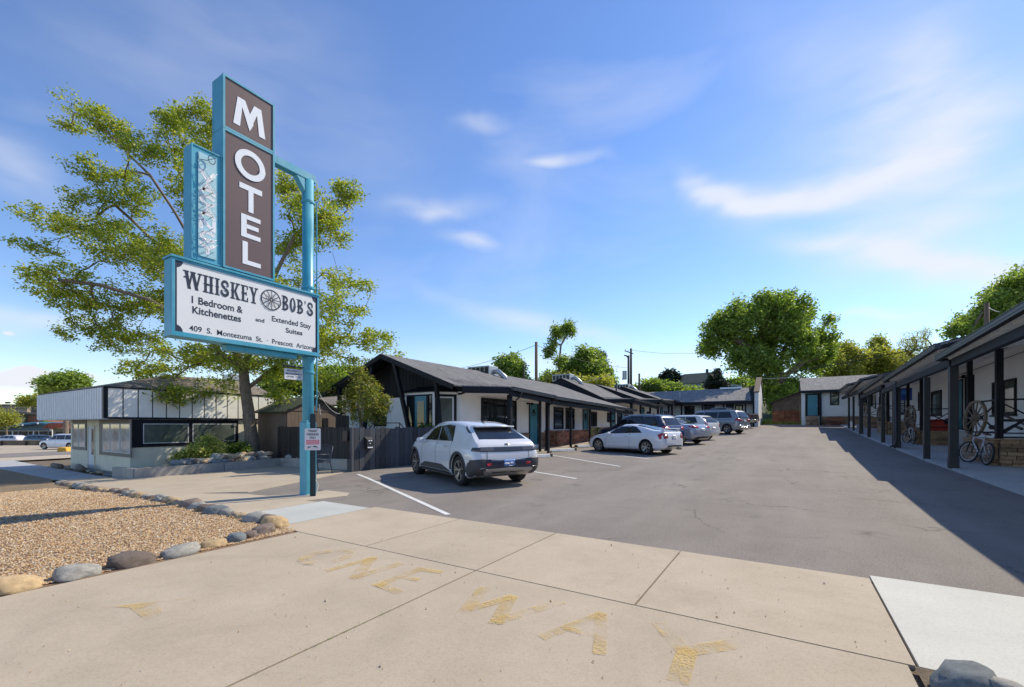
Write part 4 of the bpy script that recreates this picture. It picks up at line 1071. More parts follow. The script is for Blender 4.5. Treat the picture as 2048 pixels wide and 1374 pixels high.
MB(mb_.location).box(-11.94, -11.80, 9.80, 10.08, .72, 1.02).prism([(-11.94, 9.80, 1.02), (-11.80, 9.80, 1.02), (-11.94, 9.80, 1.12)], (0, .28, 0)).build('box', black_plastic, mb_)
MB(mb_.location).box(-11.799, -11.795, 9.86, 9.92, .96, 1.0).box(-11.799, -11.795, 9.95, 10.01, .96, 1.0).box(-11.799, -11.795, 9.91, 9.95, .87, .90).box(-11.799, -11.795, 9.83, 10.04, .735, .77).build('stickers', letter_white, mb_)
sb = MB((-12.9, 9.8, 1)); sb.box(-13.05, -12.80, 9.78, 9.84, .95, 1.30); tag(sb.build('notice_box', mat('faded red brown box', (.06, .03, .025), .5, var=.2), bevel=.005), 'small dark red box mounted on the brown fence by the gate', 'box')

# bench
bn = thing('bench', 'dark blue iron bench with slatted back standing before the dark brown fence', 'bench', (-12.75, 8.62, gz(-12.75, 8.62)), math.radians(-14))
bl = 1.15
for sgn in (-1, 1):
    x = sgn * bl / 2
    b = MB(); b.tube([(x, -.30, 0), (x, -.26, .42), (x, -.27, .62), (x, -.20, .64), (x, .18, .62)], .016, 8); b.tube([(x, .26, 0), (x, .18, .40), (x, .27, .88)], .016, 8); b.tube([(x, -.26, .40), (x, .18, .38)], .016, 8); b.build('side_frame', bench_blue, bn, smooth=True)
for i in range(7):
    y = -.24 + i * .07; MB().box(-bl / 2, bl / 2, y, y + .045, .40, .41).build('seat_slat', bench_blue, bn)
for i in range(16):
    x = -bl / 2 + .05 + i * (bl - .1) / 15; MB().beam((x, .195, .46), (x, .262, .85), .022, .006, up=(0, 1, 0)).build('back_slat', bench_blue, bn)
MB().tube([(-bl / 2, .195, .46), (bl / 2, .195, .46)], .012, 6).build('back_rail', bench_blue, bn); MB().tube([(-bl / 2, .27, .88), (0, .275, .91), (bl / 2, .27, .88)], .016, 6).build('back_rail', bench_blue, bn)

# ------------------------------------------------------------------ motel wing on the left of the lot
mw = thing('motel_wing', 'white stucco motel wing with charcoal gable roofs, black porch beams and teal doors', 'building', (-14, 25, 0))
O = mw.location
XW_ = -11.0
# walls of four stepped sections
MB(O).box(-18.0, XW_, 13.7, 29.58, -.2, 2.95).build('wall', white_stucco, mw)
MB(O).box(-17.8, XW_, 29.6, 36.48, -.2, 3.25).build('wall', white_stucco, mw)
MB(O).box(-17.6, -10.7, 36.5, 41.98, .2, 3.5).build('wall', white_stucco, mw)
MB(O).box(-17.4, -10.4, 42.0, 49, .4, 3.75).build('wall', white_stucco, mw)
def gable_section(y0, y1, rx, rz, ez, ex, lx, pex=None, pez=None, face=True, over=0.0, k=0):
    """right slope ridge->eave, left slope, gable face"""
    roof_slab(O, 'roof', [(rx, y0 - over, rz), (ex, y0 - over, ez), (ex, y1, ez), (rx, y1, rz)], .05, shingles, mw)
    roof_slab(O, 'roof', [(rx, y0 - over, rz + .001), (rx, y1, rz + .001), (lx, y1, ez), (lx, y0 - over, ez)], .05, shingles, mw)
    # barge boards
    bb = MB(O); bb.beam((rx, y0 - over + .02, rz - .10), (ex, y0 - over + .02, ez - .10), .05, .19); bb.build('barge_board', black_trim, mw)
    bb = MB(O); bb.beam((rx, y0 - over + .02, rz - .102), (lx, y0 - over + .02, ez - .102), .048, .19); bb.build('barge_board', black_trim, mw)
    if face:
        MB(O).prism([(lx + .3, y0, ez - .10), (rx, y0, rz - .12), (ex - .1, y0, ez - .10), (ex - .1, y0, ez - .35), (lx + .3, y0, ez - .35)], (0, .08, 0)).build('gable_wall', black_board, mw, recalc=True)
gable_section(13.7, 29.58, -14.35, 4.47, 3.01, -10.47, -18.3, over=1.1, face=False)
gable_section(29.6, 36.48, -14.28, 5.02, 3.36, -10.9, -17.7)
gable_section(36.5, 41.98, -14.14, 5.06, 3.66, -10.45, -17.5)
gable_section(42.0, 49, -13.56, 5.24, 3.86, -9.95, -17.2)
# front gable: vertical black boards with scalloped lower ends
x = -17.9
while x < -10.75:
    w = .20; zt_ = 4.28 - .376 * abs(x + .1 + 14.35)
    zb_ = 2.78
    if zt_ > zb_ + .1:
        pl = [(x, 13.64, zb_), (x + .06, 13.64, zb_ - .055), (x + .12, 13.64, zb_ - .055), (x + w - .015, 13.64, zb_), (x + w - .015, 13.64, zt_), (x, 13.64, zt_)]
        MB(O).prism(pl, (0, .04, 0)).build('board', black_board, mw)
    x += w
MB(O).prism([(-18.0, 13.69, 2.70), (-14.35, 13.69, 4.30), (-10.9, 13.69, 3.0), (-10.9, 13.69, 2.70)], (0, .01, 0)).build('gable_wall', black_trim, mw)
# soffit of the front overhang
roof_slab(O, 'soffit', [(-14.35, 12.64, 4.40), (-10.5, 12.64, 2.95), (-10.5, 13.64, 2.95), (-14.35, 13.64, 4.40)], .02, black_trim, mw)
roof_slab(O, 'soffit', [(-14.35, 12.64, 4.40), (-18.2, 12.64, 2.95), (-18.2, 13.64, 2.95), (-14.35, 13.64, 4.40)], .02, black_trim, mw)
# raking struts
for a, c in (((-13.72, 12.75, 4.15), (-12.55, 12.85, .02)), ((-11.42, 12.75, 3.15), (-11.15, 12.85, .02)), ((-15.0, 12.75, 4.15), (-15.9, 12.85, .02)), ((-17.2, 12.75, 3.2), (-17.35, 12.85, .02))):
    MB(O).beam(a, c, .14, .14, up=(0, 1, 0)).build('strut', black_trim, mw)
# porch roof extension with flared corner, gutters
def porch(pts_eave, top, zt_, name='porch_roof'):
    b = MB(O); pe = [Vector(p) for p in pts_eave]; pt = [Vector(p) for p in top]
    b.add(pe + pt, [tuple(range(len(pe))) + tuple(range(len(pe) + len(pt) - 1, len(pe) - 1, -1))])
    o = b.build(name, shingles, mw); md = None
    me = o.data; bm_ = bmesh.new(); bm_.from_mesh(me); bmesh.ops.triangulate(bm_, faces=bm_.faces[:]); r_ = bmesh.ops.extrude_face_region(bm_, geom=bm_.faces[:])
    for v in r_['geom']:
        if isinstance(v, bmesh.types.BMVert): v.co.z -= .05
    bmesh.ops.recalc_face_normals(bm_, faces=bm_.faces[:]); bm_.to_mesh(me); bm_.free(); return o
def gutter(a, c, h=.13, d=.12, m=gutter_grey, O_=None, par=None):
    a, c = Vector(a), Vector(c); O_ = O_ or O; par = par or mw
    b = MB(O_); b.beam(a - Vector((0, 0, h / 2)), c - Vector((0, 0, h / 2)), d, h); b.beam(a + Vector((0, 0, .008)), c + Vector((0, 0, .008)), d + .03, .016); b.beam(a - Vector((0, 0, h * .55)), c - Vector((0, 0, h * .55)), d + .02, .02)
    return b.build('gutter', m, par)
def fascia(a, c, h=.30, off=.16, dz=.02):
    a, c = Vector(a), Vector(c); b = MB(O); b.beam(a - Vector((0, 0, off + h / 2)), c - Vector((0, 0, off + h / 2)), .07, h); return b.build('fascia_beam', black_trim, mw)
zc1, zc2, zc3 = 3.02, 3.00, 2.86
porch([(-10.47, 13.1, 3.0), (-9.3, 14.7, 3.02), (-9.22, 18.2, 2.86)], [(-11.4, 13.1, 3.36), (-11.4, 18.2, 3.36)], 0)
porch([(-9.22, 18.24, 2.83), (-9.22, 31.0, 2.60)], [(-11.4, 18.24, 3.38), (-11.4, 31.0, 3.34)], 0)
roof_slab(O, 'porch_ceiling', [(-11.0, 13.5, 2.80), (-10.4, 13.5, 2.80), (-9.4, 14.9, 2.80), (-9.4, 18.2, 2.66), (-11.0, 18.2, 2.66)], .02, white_stucco, mw)
roof_slab(O, 'porch_ceiling', [(-11.0, 18.22, 2.64), (-9.4, 18.22, 2.60), (-9.4, 31.0, 2.40), (-11.0, 31.0, 2.48)], .02, white_stucco, mw)
fascia((-10.45, 13.12, 3.02), (-9.3, 14.7, 3.04), .24, .06); gutter((-9.2, 14.7, 3.0), (-9.12, 18.35, 2.85)); fascia((-9.32, 14.7, 3.0), (-9.27, 18.2, 2.85), .20, .14)
gutter((-9.12, 18.3, 2.82), (-9.12, 31.2, 2.58)); fascia((-9.27, 18.24, 2.80), (-9.27, 31.0, 2.56), .20, .14)
for (xx, yy, z) in ((-9.15, 18.28, 2.75), (-9.15, 15.35, 2.85)):
    MB(O).tube([(xx, yy, z), (xx - .08, yy + .02, z - .2), (xx - .28, yy + .05, z - .32)], .035, 8).build('downspout_elbow', gutter_grey, mw, smooth=True)
for k, (y0, y1, xe, ze, xc, zc_) in enumerate(((31.2, 36.5, -10.9, 3.36, -9.3, 3.38), (39.0, 42.0, -10.45, 3.66, -9.3, 3.72), (44.5, 49, -9.95, 3.86, -9.3, 3.92))):
    ys0 = (29.62, 36.52, 42.02)[k]
    porch([(xe + .02, ys0, ze - .03), (xc, y0, zc_), (xc, y1 + (3 if k == 0 else 2), zc_ - .22)], [(xe - .4, ys0, ze + .15), (xe - .4, y1 + (3 if k == 0 else 2), ze + .15)], 0)
    fascia((xe + .02, ys0 + .02, ze), (xc, y0, zc_), .26, .05); gutter((xc + .08, y0, zc_), (xc + .08, y1 + (3 if k == 0 else 2), zc_ - .22)); fascia((xc - .04, y0, zc_), (xc - .04, y1 + 2, zc_ - .2), .2, .14)
# posts
for (yy, xx, w, zt_) in ((15.0, -9.5, .17, 2.72), (17.75, -9.6, .10, 2.62), (18.3, -9.5, .16, 2.62), (20.9, -9.5, .11, 2.58), (23.5, -9.5, .11, 2.53), (27.0, -9.5, .11, 2.46), (30.6, -9.5, .11, 2.40), (31.5, -9.55, .17, 3.1), (33.8, -9.55, .12, 3.05), (36.6, -9.55, .14, 3.0), (39.2, -9.55, .17, 3.4), (43.2, -9.55, .13, 3.3), (44.7, -9.55, .16, 3.6)):
    g = gz(xx, yy); b = MB(O); b.box(xx - w / 2, xx + w / 2, yy - w / 2, yy + w / 2, g, zt_); b.box(xx - w * .95, xx + w * .95, yy - w * .95, yy + w * .95, g + .0, g + .07)
    b.build('porch_post', black_trim, mw, bevel=.006)
# porch slab edge
b = MB(O)
structure(sheet('porch_slab', [(-11.0, 14.0), (-9.7, 14.6), (-9.45, 18), (-9.45, 49), (-11.0, 49)], .09, conc_old, step=1.5, skirt=.16))
# wall openings on X=-11
def wx(x, y): p = PX(x, y, XW_ + .002); return p.y, p.z
def lwin(xa, xb, yt, yb, z0=None, z1=None, **k):
    a, zt_ = wx(xa, yt); c, _ = wx(xb, yt); zb_ = PX(xa, yb, XW_).z
    return win(mw, O, (XW_ + .002, a, z0 if z0 is not None else zb_), (0, 1, 0), (1, 0, 0), c - a, (z1 if z1 else zt_) - (z0 if z0 is not None else zb_), black_trim, k.pop('gm', glass_dark), k.pop('fr', .09), **k)
lwin(962, 1032, 791, 868, z0=.95, z1=2.66, cols=3, fr=.10)
lwin(1107, 1126, 813, 858, rows=2, z1=2.5); lwin(1131, 1148, 814, 858, rows=2, z1=2.5); lwin(1182, 1193, 823, 853, z1=2.38); lwin(1214, 1230, 817, 838, z1=2.4, z0=1.7)
def ldoor(xa, xb, z0, h, **k):
    a, c = wx(xa, 820)[0], wx(xb, 820)[0]; return door(mw, O, (XW_ + .002, a, z0), (0, 1, 0), (1, 0, 0), c - a, h, teal, black_trim, .07, **k)
ldoor(1059, 1074.5, .50, 2.08, lite=[(.25, .33, .72, .80), (.38, .48, .76, .86), (.52, .62, .76, .86), (.67, .75, .72, .80), (.40, .60, .70, .73)])
ldoor(1166, 1175, .55, 1.92, lite=[(.3, .7, .62, .88)]); ldoor(1243, 1249, .9, 1.65)
for yy in (18.95,): 
    MB(O).box(-10.98, -10.86, yy - .05, yy + .05, 2.52, 2.66).tube([(-10.9, yy, 2.6), (-10.75, yy, 2.62), (-10.68, yy, 2.5)], [.03, .03, .09], 10).build('porch_lamp', black_trim, mw)
# farther sections: simple doors and windows
for (yy, w, z0, h, kind) in ((31.2, .9, .75, 2.0, 'd'), (32.6, 1.1, 1.35, 1.1, 'w'), (34.5, .9, .8, 2.0, 'w'), (38.0, .9, .95, 2.0, 'd'), (39.8, 1.3, 1.5, 1.2, 'w'), (43.5, .9, 1.25, 2.0, 'd'), (45, 1.2, 1.8, 1.1, 'w')):
    xx = XW_ if yy < 36.5 else (-10.7 if yy < 42 else -10.4)
    if kind == 'd': door(mw, O, (xx + .002, yy, z0), (0, 1, 0), (1, 0, 0), w, h, teal, black_trim)
    else: win(mw, O, (xx + .002, yy, z0), (0, 1, 0), (1, 0, 0), w, h, black_trim, glass_dark, .09)
# stone wainscot and low planters at the wall foot
stones(mw, O, (XW_, 20.2), (XW_, 21.75), .2, 1.12, stone_brown, th=.06, n=(1, 0, 0))
stones(mw, O, (XW_, 17.9), (XW_, 19.05), .2, 1.12, stone_brown, th=.06, n=(1, 0, 0))
stones(mw, O, (XW_ + .55, 21.0), (XW_ + .55, 25.3), .33, 1.22, stone_red, th=.16, n=(1, 0, 0), ch=.12)
stones(mw, O, (XW_, 20.95), (XW_ + .6, 20.95), .33, 1.22, stone_red, th=.12, n=(0, -1, 0), ch=.12)
stones(mw, O, (XW_, 27.3), (XW_, 33.5), .45, 1.35, stone_brown, th=.08, n=(1, 0, 0), ch=.15, ln=.6)
MB(O).box(XW_, XW_ + .6, 21.05, 25.25, .3, 1.1).build('planter_fill', soil, mw)
# front wall: bay with teal entry door, sidelights and a white framed window
bay = [(-13.30, 13.0), (-11.72, 13.0), (-11.16, 13.69)]
bz0, bz1 = .62, 2.82
MB(O).box(-13.30, -13.22, 12.98, 13.69, .3, bz1).box(-11.80, -11.70, 12.97, 13.06, .3, bz1).box(-13.32, -11.68, 12.95, 13.69, bz1 - .10, bz1).prism([(-11.72, 12.95, bz1 - .101), (-11.10, 13.69, bz1 - .101), (-11.72, 13.69, bz1 - .101)], (0, 0, .10)).build('bay_frame', white_stucco, mw)
roof_slab(O, 'bay_roof', [(-13.40, 12.88, bz1 + .02), (-11.66, 12.88, bz1 + .02), (-11.02, 13.69, bz1 + .02), (-11.3, 13.69, bz1 + .30), (-13.1, 13.69, bz1 + .30)], .04, black_trim, mw)
win(mw, O, (-13.21, 13.02, bz0), (1, 0, 0), (0, -1, 0), .34, 2.10, black_trim, glass_dark, .05)
door(mw, O, (-12.80, 13.02, bz0), (1, 0, 0), (0, -1, 0), .66, 2.05, teal, black_trim, .05, lite=[(.24, .80, .30, .90)], panels=False)
win(mw, O, (-12.08, 13.02, bz0), (1, 0, 0), (0, -1, 0), .27, 2.10, black_trim, glass_dark, .05)
uxb = (Vector((-11.16, 13.69, 0)) - Vector((-11.70, 13.0, 0))).normalized(); nb_ = Vector((uxb.y, -uxb.x, 0))
q0 = Vector((-11.70, 13.0, .35)); bb = MB(O); obox(bb, q0, uxb, nb_, 0, .86, 0, 2.36, -.06, 0); bb.build('bay_wall', black_trim, mw)
win(mw, O, q0 + uxb * .14 + UZ * .75 + nb_ * .001, uxb, nb_, .60, 1.52, fr_white, glass_grey, .06, rows=2, split=.22)
win(mw, O, (-15.95, 13.69, 1.45), (1, 0, 0), (0, -1, 0), .75, .62, black_trim, glass_dark, .05)
MB(O).box(-14.3, -11.0, 12.1, 12.99, -.05, .60).build('entry_deck', conc_grey, mw)
b = MB(O)
for x in (-14.2, -12.75): b.tube([(x, 12.15, .6), (x, 12.15, 1.58)], .018, 8)
b.tube([(-15.3, 12.15, .75), (-14.2, 12.15, 1.58), (-12.75, 12.15, 1.58), (-11.9, 12.15, .85)], .018, 8)
b.build('hand_rail', dark_metal, mw)
# rooftop machines
def roof_unit(x, y, z, nm):
    t_ = thing('rooftop_cooler', nm, 'cooler', (x, y, z))
    MB().box(-.75, .75, -.45, .45, 0, .52).build('housing', mat_metal, t_, bevel=.02)
    for i in range(5): MB().box(-.70 + i * .29, -.48 + i * .29, -.462, -.452, .08, .44).build('louver_panel', gutter_grey, t_)
    MB().tube([(.6, 0, .24), (1.0, .1, .22), (1.35, .2, -.1), (1.45, .25, -.4)], .14, 12).build('duct', mat_metal, t_, smooth=True)
roof_unit(-14.6, 20.2, 4.25, 'grey rooftop cooler with a bright duct behind the first ridge of the motel wing')
roof_unit(-14.9, 31.4, 4.92, 'grey rooftop cooler above the second gable of the motel wing')
roof_unit(-14.4, 44.5, 5.15, 'small rooftop cooler just above the farthest gable of the motel wing')
MB(O).tube([(-12.2, 36, 4.2), (-12.2, 36, 5.2)], .05, 8).build('roof_vent', black_trim, mw)

# pots and leaning wheel at the porch
def pot(x, y, label, fl):
    t_ = thing('flower_pot', label, 'plant pot', (x, y, gz(x, y) + .1))
    b = MB(); b.lathe([(0, 0), (.11, 0), (.15, .26), (.165, .26), (.165, .30), (.13, .30), (.12, .24), (0, .24)], (0, 0, 0), 'z', 16); b.build('pot', mat('terracotta', (.32, .12, .06), .8), t_, smooth=False)
    f = MB()
    for i in range(260):
        a, h, r_ = rnd.uniform(0, 6.3), rnd.uniform(.24, .72), rnd.uniform(0, .20); x_, y_ = r_ * math.cos(a), r_ * math.sin(a); q = rnd.uniform(0, 6.3)
        f.add([(x_, y_, h), (x_ + .05 * math.cos(q), y_ + .05 * math.sin(q), h + .02), (x_ + .03 * math.cos(q + 1), y_ + .03 * math.sin(q + 1), h + .05)], [(0, 1, 2)])
    f.build('foliage', fl, t_)
pot(-10.3, 25.6, 'potted plant with pale blooms beside the second teal door of the left wing', leaf_varieg)
pot(-10.35, 26.9, 'dark green potted plant just past the second teal door of the left wing', leaf_dark)
for i, (x, y, lb_) in enumerate(((-10.2, 20.75, 'small iron wheel leaning by the red stone planter on the left porch'),)):
    t_ = thing('iron_wheel', lb_, 'wheel', (x, y, gz(x, y) + .52)); t_.rotation_euler = (.1, 0, math.radians(20))
    b = MB(); b.lathe([(.38, -.015), (.42, -.015), (.42, .015), (.38, .015), (.38, -.015)], (0, 0, 0), 'y', 24); b.build('rim', wood_grey, t_)
    b = MB()
    for k in range(8): b.beam((0, 0, 0), (.39 * math.cos(k * PI / 4), 0, .39 * math.sin(k * PI / 4)), .02, .02)
    b.build('spokes', wood_grey, t_)
# parking stops
ws = None
for i, (x, y, lb_) in enumerate(((-9.25, 19.2, 'white concrete wheel stop lying free in front of the porch posts'), (-8.9, 15.9, 'white wheel stop half hidden behind the electric hatchback'), (-8.95, 22.0, 'white wheel stop just ahead of the white coupe'), (-8.9, 25.2, 'white wheel stop ahead of the dark blue wagon'))):
    r_ = thing('wheel_stop', lb_, 'wheel stop', (x, y, gz(x, y) + .01), math.radians(62), 'wheel stops at the porch edge')
    MB().prism([(-.8, -.09, 0), (-.8, .09, 0), (-.8, .06, .12), (-.8, -.06, .12)], (1.6, 0, 0)).build('stop_bar', white_paint, r_, bevel=.01)
    for s_ in (-1, 1): MB().prism([(.81 * s_, -.09, 0), (.81 * s_, .09, 0), (.81 * s_, .06, .125), (.81 * s_, -.06, .125)], (.1 * s_, 0, 0)).build('end_block', rubber, r_, recalc=True)

# ------------------------------------------------------------------ rear wing (faces the lot), left part
rw = thing('rear_motel_wing', 'grey roofed motel wing closing the lot behind the silver minivan', 'building', (-9, 50, 1.4))
O = rw.location
MB(O).box(-20, -2.62, 48.2, 54, 1.0, 4.0).build('wall', white_stucco, rw)
roof_slab(O, 'roof', [(-20, 47, 3.80), (-2.9, 47, 3.86), (-3.35, 51, 5.34), (-20, 51, 5.2)], .06, shingles_front, rw)
roof_slab(O, 'roof', [(-20, 51.01, 5.2), (-3.35, 51.01, 5.34), (-3.35, 55, 3.86), (-20, 55, 3.86)], .06, shingles_front, rw)
MB(O).box(-20, -2.7, 46.93, 47.05, 3.50, 3.78).build('fascia_beam', black_trim, rw)
MB(O).prism([(-2.9, 47.0, 3.86), (-2.62, 47.0, 3.86), (-2.62, 51, 5.6), (-3.35, 51, 5.38)], (0, 0, -.25)).build('roof_edge', black_trim, rw, recalc=True)
# white end wall with sloping cap
MB(O).prism([(-2.60, 46.7, .9), (-2.60, 54.5, .9), (-2.60, 54.5, 4.4), (-2.60, 50.6, 6.1), (-2.60, 46.7, 4.5)], (.32, 0, 0)).build('end_wall', grey_white, rw, recalc=True)
MB(O).prism([(-2.66, 46.55, 4.52), (-2.66, 46.55, 4.62), (-2.66, 50.6, 6.3), (-2.66, 54.6, 4.6), (-2.66, 54.6, 4.5), (-2.66, 50.6, 6.12)], (.46, 0, 0)).build('wall_cap', wood_grey, rw, recalc=True)
for xa, xb, kind in ((1369, 1389, 'w'), (1408, 1416, 'd'), (1416, 1430, 'd2'), (1452, 1468, 'd2'), (1470, 1486, 'w')):
    a, c = PY(xa, 800, 48.2).x, PY(xb, 800, 48.2).x
    if kind == 'w': win(rw, O, (a, 48.19, 2.35), (1, 0, 0), (0, -1, 0), c - a, 1.1, black_trim, glass_dark, .10, cols=2)
    else: door(rw, O, (a + .1, 48.19, 1.5), (1, 0, 0), (0, -1, 0), c - a - .2, 2.05, mat('dark navy door', (.02, .04, .07), .5), black_trim)
for xx in (1331, 1363, 1405, 1447, 1491, 1507):
    p = PY(xx, 800, 47.1); MB(O).box(p.x - .07, p.x + .07, 47.05, 47.19, 1.2, 3.50).build('porch_post', black_trim, rw)
MB(O).tube([(-9.6, 48.6, 4.4), (-9.6, 48.6, 4.95)], .06, 8).build('roof_vent', mat_metal, rw)
MB(O).box(-6.0, -4.0, 50.6, 51.4, 5.25, 5.42).build('skylight', letter_white, rw)
# rear wing, right part
rr = thing('rear_cottage_wing', 'small white end cottage with teal door above stone steps at the far end', 'building', (5, 53, 1.5))
O = rr.location
MB(O).box(1.15, 14, 50.0, 57, 1.2, 4.6).build('wall', white_stucco, rr)
roof_slab(O, 'roof', [(1.05, 49.3, 4.72), (14, 49.3, 4.80), (14, 53.5, 6.35), (1.05, 53.5, 6.25)], .07, shingles_front, rr)
roof_slab(O, 'roof', [(1.05, 53.51, 6.25), (14, 53.51, 6.35), (14, 57.6, 4.8), (1.05, 57.6, 4.72)], .07, shingles_front, rr)
MB(O).box(1.08, 14, 49.28, 49.40, 4.46, 4.70).build('fascia_beam', black_trim, rr)
MB(O).box(1.42, 2.62, 49.90, 49.995, 2.35, 4.45).build('door_recess', black_trim, rr)
door(rr, O, (1.60, 49.88, 2.38), (1, 0, 0), (0, -1, 0), .78, 1.95, teal, black_trim, .06, panels=False)
a, c = PY(1660, 800, 50).x, PY(1678, 800, 50).x
win(rr, O, (a, 49.98, 3.32), (1, 0, 0), (0, -1, 0), c - a, 1.15, black_trim, glass_grey, .08, rows=2)
win(rr, O, (5.4, 49.98, 3.2), (1, 0, 0), (0, -1, 0), 1.0, 1.2, black_trim, glass_dark, .08)
MB(O).box(2.50, 2.66, 49.25, 49.41, 1.4, 4.5).build('porch_post', black_trim, rr)
for k in range(5): 
    stones(rr, O, (1.42, 49.35 + .1 * k), (2.45, 49.35 + .1 * k), 1.45 + .18 * k, 1.62 + .18 * k, stone_brown, th=.3, n=(0, -1, 0), ch=.17, ln=.4)
stones(rr, O, (2.7, 49.98), (6.4, 49.98), 1.45, 2.3, stone_brown, th=.08, n=(0, -1, 0), ch=.17, ln=.5)
stones(rr, O, (3.0, 49.6), (4.3, 49.6), 1.45, 2.2, stone_red, th=.12, n=(0, -1, 0), ch=.15, ln=.5)
# rusty lean-to
ru = thing('lean_to_shed', 'rust brown sheet metal lean-to against the end cottage', 'shed', (-.3, 52.5, 1.5))
O = ru.location; rust = mat('rusty sheet metal', (.20, .075, .035), .85, .1, var=.5, vs=2.2, objrand=.4); rust2 = mat('grey rust board', (.16, .115, .085), .85, var=.35, vs=2.5, objrand=.3)
roof_slab(O, 'roof', [(-1.55, 51.7, 3.72), (1.1, 51.7, 4.85), (1.1, 56, 4.85), (-1.55, 56, 3.72)], .05, rust2, ru)
cells = [(-1.3, -.62, 1.5, 2.9), (-.60, -.30, 1.9, 2.95), (-.30, 1.04, 2.2, 2.95), (-.6, 1.04, 1.5, 1.88), (-.28, 1.04, 1.9, 2.18), (-1.3, -.5, 2.95, 3.55), (-.48, .55, 3.0, 3.9), (.57, 1.04, 3.0, 4.4)]
for i, (x0, x1, z0, z1) in enumerate(cells):
    MB(O).box(x0 + .01, x1 - .01, 52.0 + .01 * i, 52.05 + .01 * i, z0 + .01, z1 - .01).build('sheet_panel', rust if z1 < 3 else rust2, ru)
MB(O).prism([(-1.3, 52.12, 1.4), (1.04, 52.12, 1.4), (1.04, 52.12, 4.72), (-1.3, 52.12, 3.70)], (0, 3.5, 0)).build('wall', rust2, ru, recalc=True)
# ================================================================== MOTEL WING ON THE RIGHT
rg = thing('porch_wing', 'long white stucco motel wing with charcoal porch posts, gutters and raised stone terraces', 'building', (6.6, 25, .3))
O = rg.location
XR = 6.6
# wall follows the slope in steps
for (y0, y1, zt_) in ((2.5, 18.1, 4.35), (18.1, 27, 4.45), (27, 34.5, 4.5), (34.5, 42, 4.9), (42, 50, 5.2)):
    MB(O).box(XR, XR + 6, y0 + .005, y1 - .005, -.2, zt_).build('wall', white_stucco, rg)
secs = [(3.0, 17.95, 4.18, 3.54), (17.9, 26.62, 3.92, 3.62), (26.5, 34.9, 3.87, 3.60), (34.0, 42.2, 4.32, 3.90), (41.2, 48.6, 4.56, 4.50)]
for i, (y0, y1, za, zb_) in enumerate(secs):
    xe = 3.86
    # roof deck rising to the ridge
    p = [(xe, y0, za + .02), (xe, y1, zb_ + .02), (11.0, y1, zb_ + 1.75), (11.0, y0, za + 1.75)]
    roof_slab(O, 'roof', p, .06, shingles, rg)
    roof_slab(O, 'roof', [(11.01, y0, za + 1.75), (11.01, y1, zb_ + 1.75), (17, y1, zb_ + .3), (17, y0, za + .3)], .06, shingles, rg)
    roof_slab(O, 'soffit', [(xe + .10, y0 + .03, za - .045), (xe + .10, y1 - .03, zb_ - .045), (XR, y1 - .03, zb_ + .40), (XR, y0 + .03, za + .40)], .025, white_stucco, rg)
    gutter((xe - .05, y0, za + .01), (xe - .05, y1, zb_ + .01), h=.14, d=.13, O_=O, par=rg)
    # end barge
    bb = MB(O); bb.beam((xe - .02, y1 - .02, zb_ - .06), (11.0, y1 - .02, zb_ + 1.68), .05, .20); bb.build('barge_board', black_trim, rg)
    bb = MB(O); bb.beam((xe - .02, y0 + .03, za - .06), (11.0, y0 + .03, za + 1.68), .05, .20); bb.build('barge_board', black_trim, rg)
    # rafter tails
    n = int((y1 - y0) / .6)
    for k in range(n):
        t = (k + .5) / n; y = y0 + (y1 - y0) * t; z = za + (zb_ - za) * t
        MB(O).beam((xe + .12, y, z - .10), (xe + 1.0, y, z + .14), .045, .10).build('rafter_tail', white_stucco, rg)
# beams under the eaves
for (y0, y1, z0, z1) in ((3.2, 17.5, 3.62, 3.30), (17.7, 28.5, 3.34, 3.18), (28.7, 36.4, 3.42, 3.30), (36.6, 48, 3.75, 3.85)):
    bb = MB(O); bb.beam((4.08, y0, z0), (4.08, y1, z1), .14, .22); bb.build('porch_beam', black_trim, rg)
posts = [(17.62, .19, 3.20), (20.5, .16, 3.14), (25.35, .22, 3.10), (26.0, .13, 3.08), (28.7, .15, 3.20), (33.2, .15, 3.2), (36.5, .20, 3.2), (40.4, .13, 3.6), (43.2, .13, 3.65), (12.0, .19, 3.32)]
for (y, w, zt_) in posts:
    g = gz(4.1, y); MB(O).box(4.08 - w / 2, 4.08 + w / 2, y - w / 2, y + w / 2, g + .05, zt_).build('porch_post', mat('charcoal post paint', (.017, .018, .022), .5, var=.12), rg, bevel=.008)
    if w > .18: MB(O).box(4.08 - w * .56, 4.08 + w * .56, y - w * .56, y + w * .56, g + .05, g + .36).build('post_base', gutter_grey, rg, bevel=.006)
MB(O).tube([(4.02, 25.15, 3.4), (4.02, 25.15, .9), (3.98, 25.1, .62), (3.80, 25.0, .56)], .04, 8).build('downspout', gutter_grey, rg, smooth=True)
# raised terraces edged with coursed sandstone
terr = []
def terrace(y0, y1, x0, zt_, m=stone_brown, ln=.42, first=False):
    g0 = gz(x0, y0)
    MB(O).box(x0 + .03, XR, y0 + .03, y1, g0 - .1, zt_ - .02).build('terrace_slab', conc_grey, rg)
    stones(rg, O, (x0, y0), (XR, y0), g0 + .03, zt_, m, n=(0, -1, 0), ln=ln, th=.12)
    stones(rg, O, (x0, y0), (x0, y1), g0 + .03, zt_, m, n=(-1, 0, 0), ln=ln, th=.12)
    MB(O).box(x0 - .16, XR, y0 - .16, y0 + .12, zt_ + .002, zt_ + .035).box(x0 - .16, x0 + .12, y0 + .121, y1, zt_ + .002, zt_ + .035).build('coping', stone_brown, rg)
terrace(18.75, 21.4, 5.32, 1.06); terrace(27.6, 30.6, 5.30, 1.20, ln=.5); terrace(35.8, 38.6, 5.30, 1.66, ln=.6); terrace(43.6, 46, 5.35, 2.1, ln=.6); terrace(32.4, 33.6, 5.9, 1.35, ln=.5)
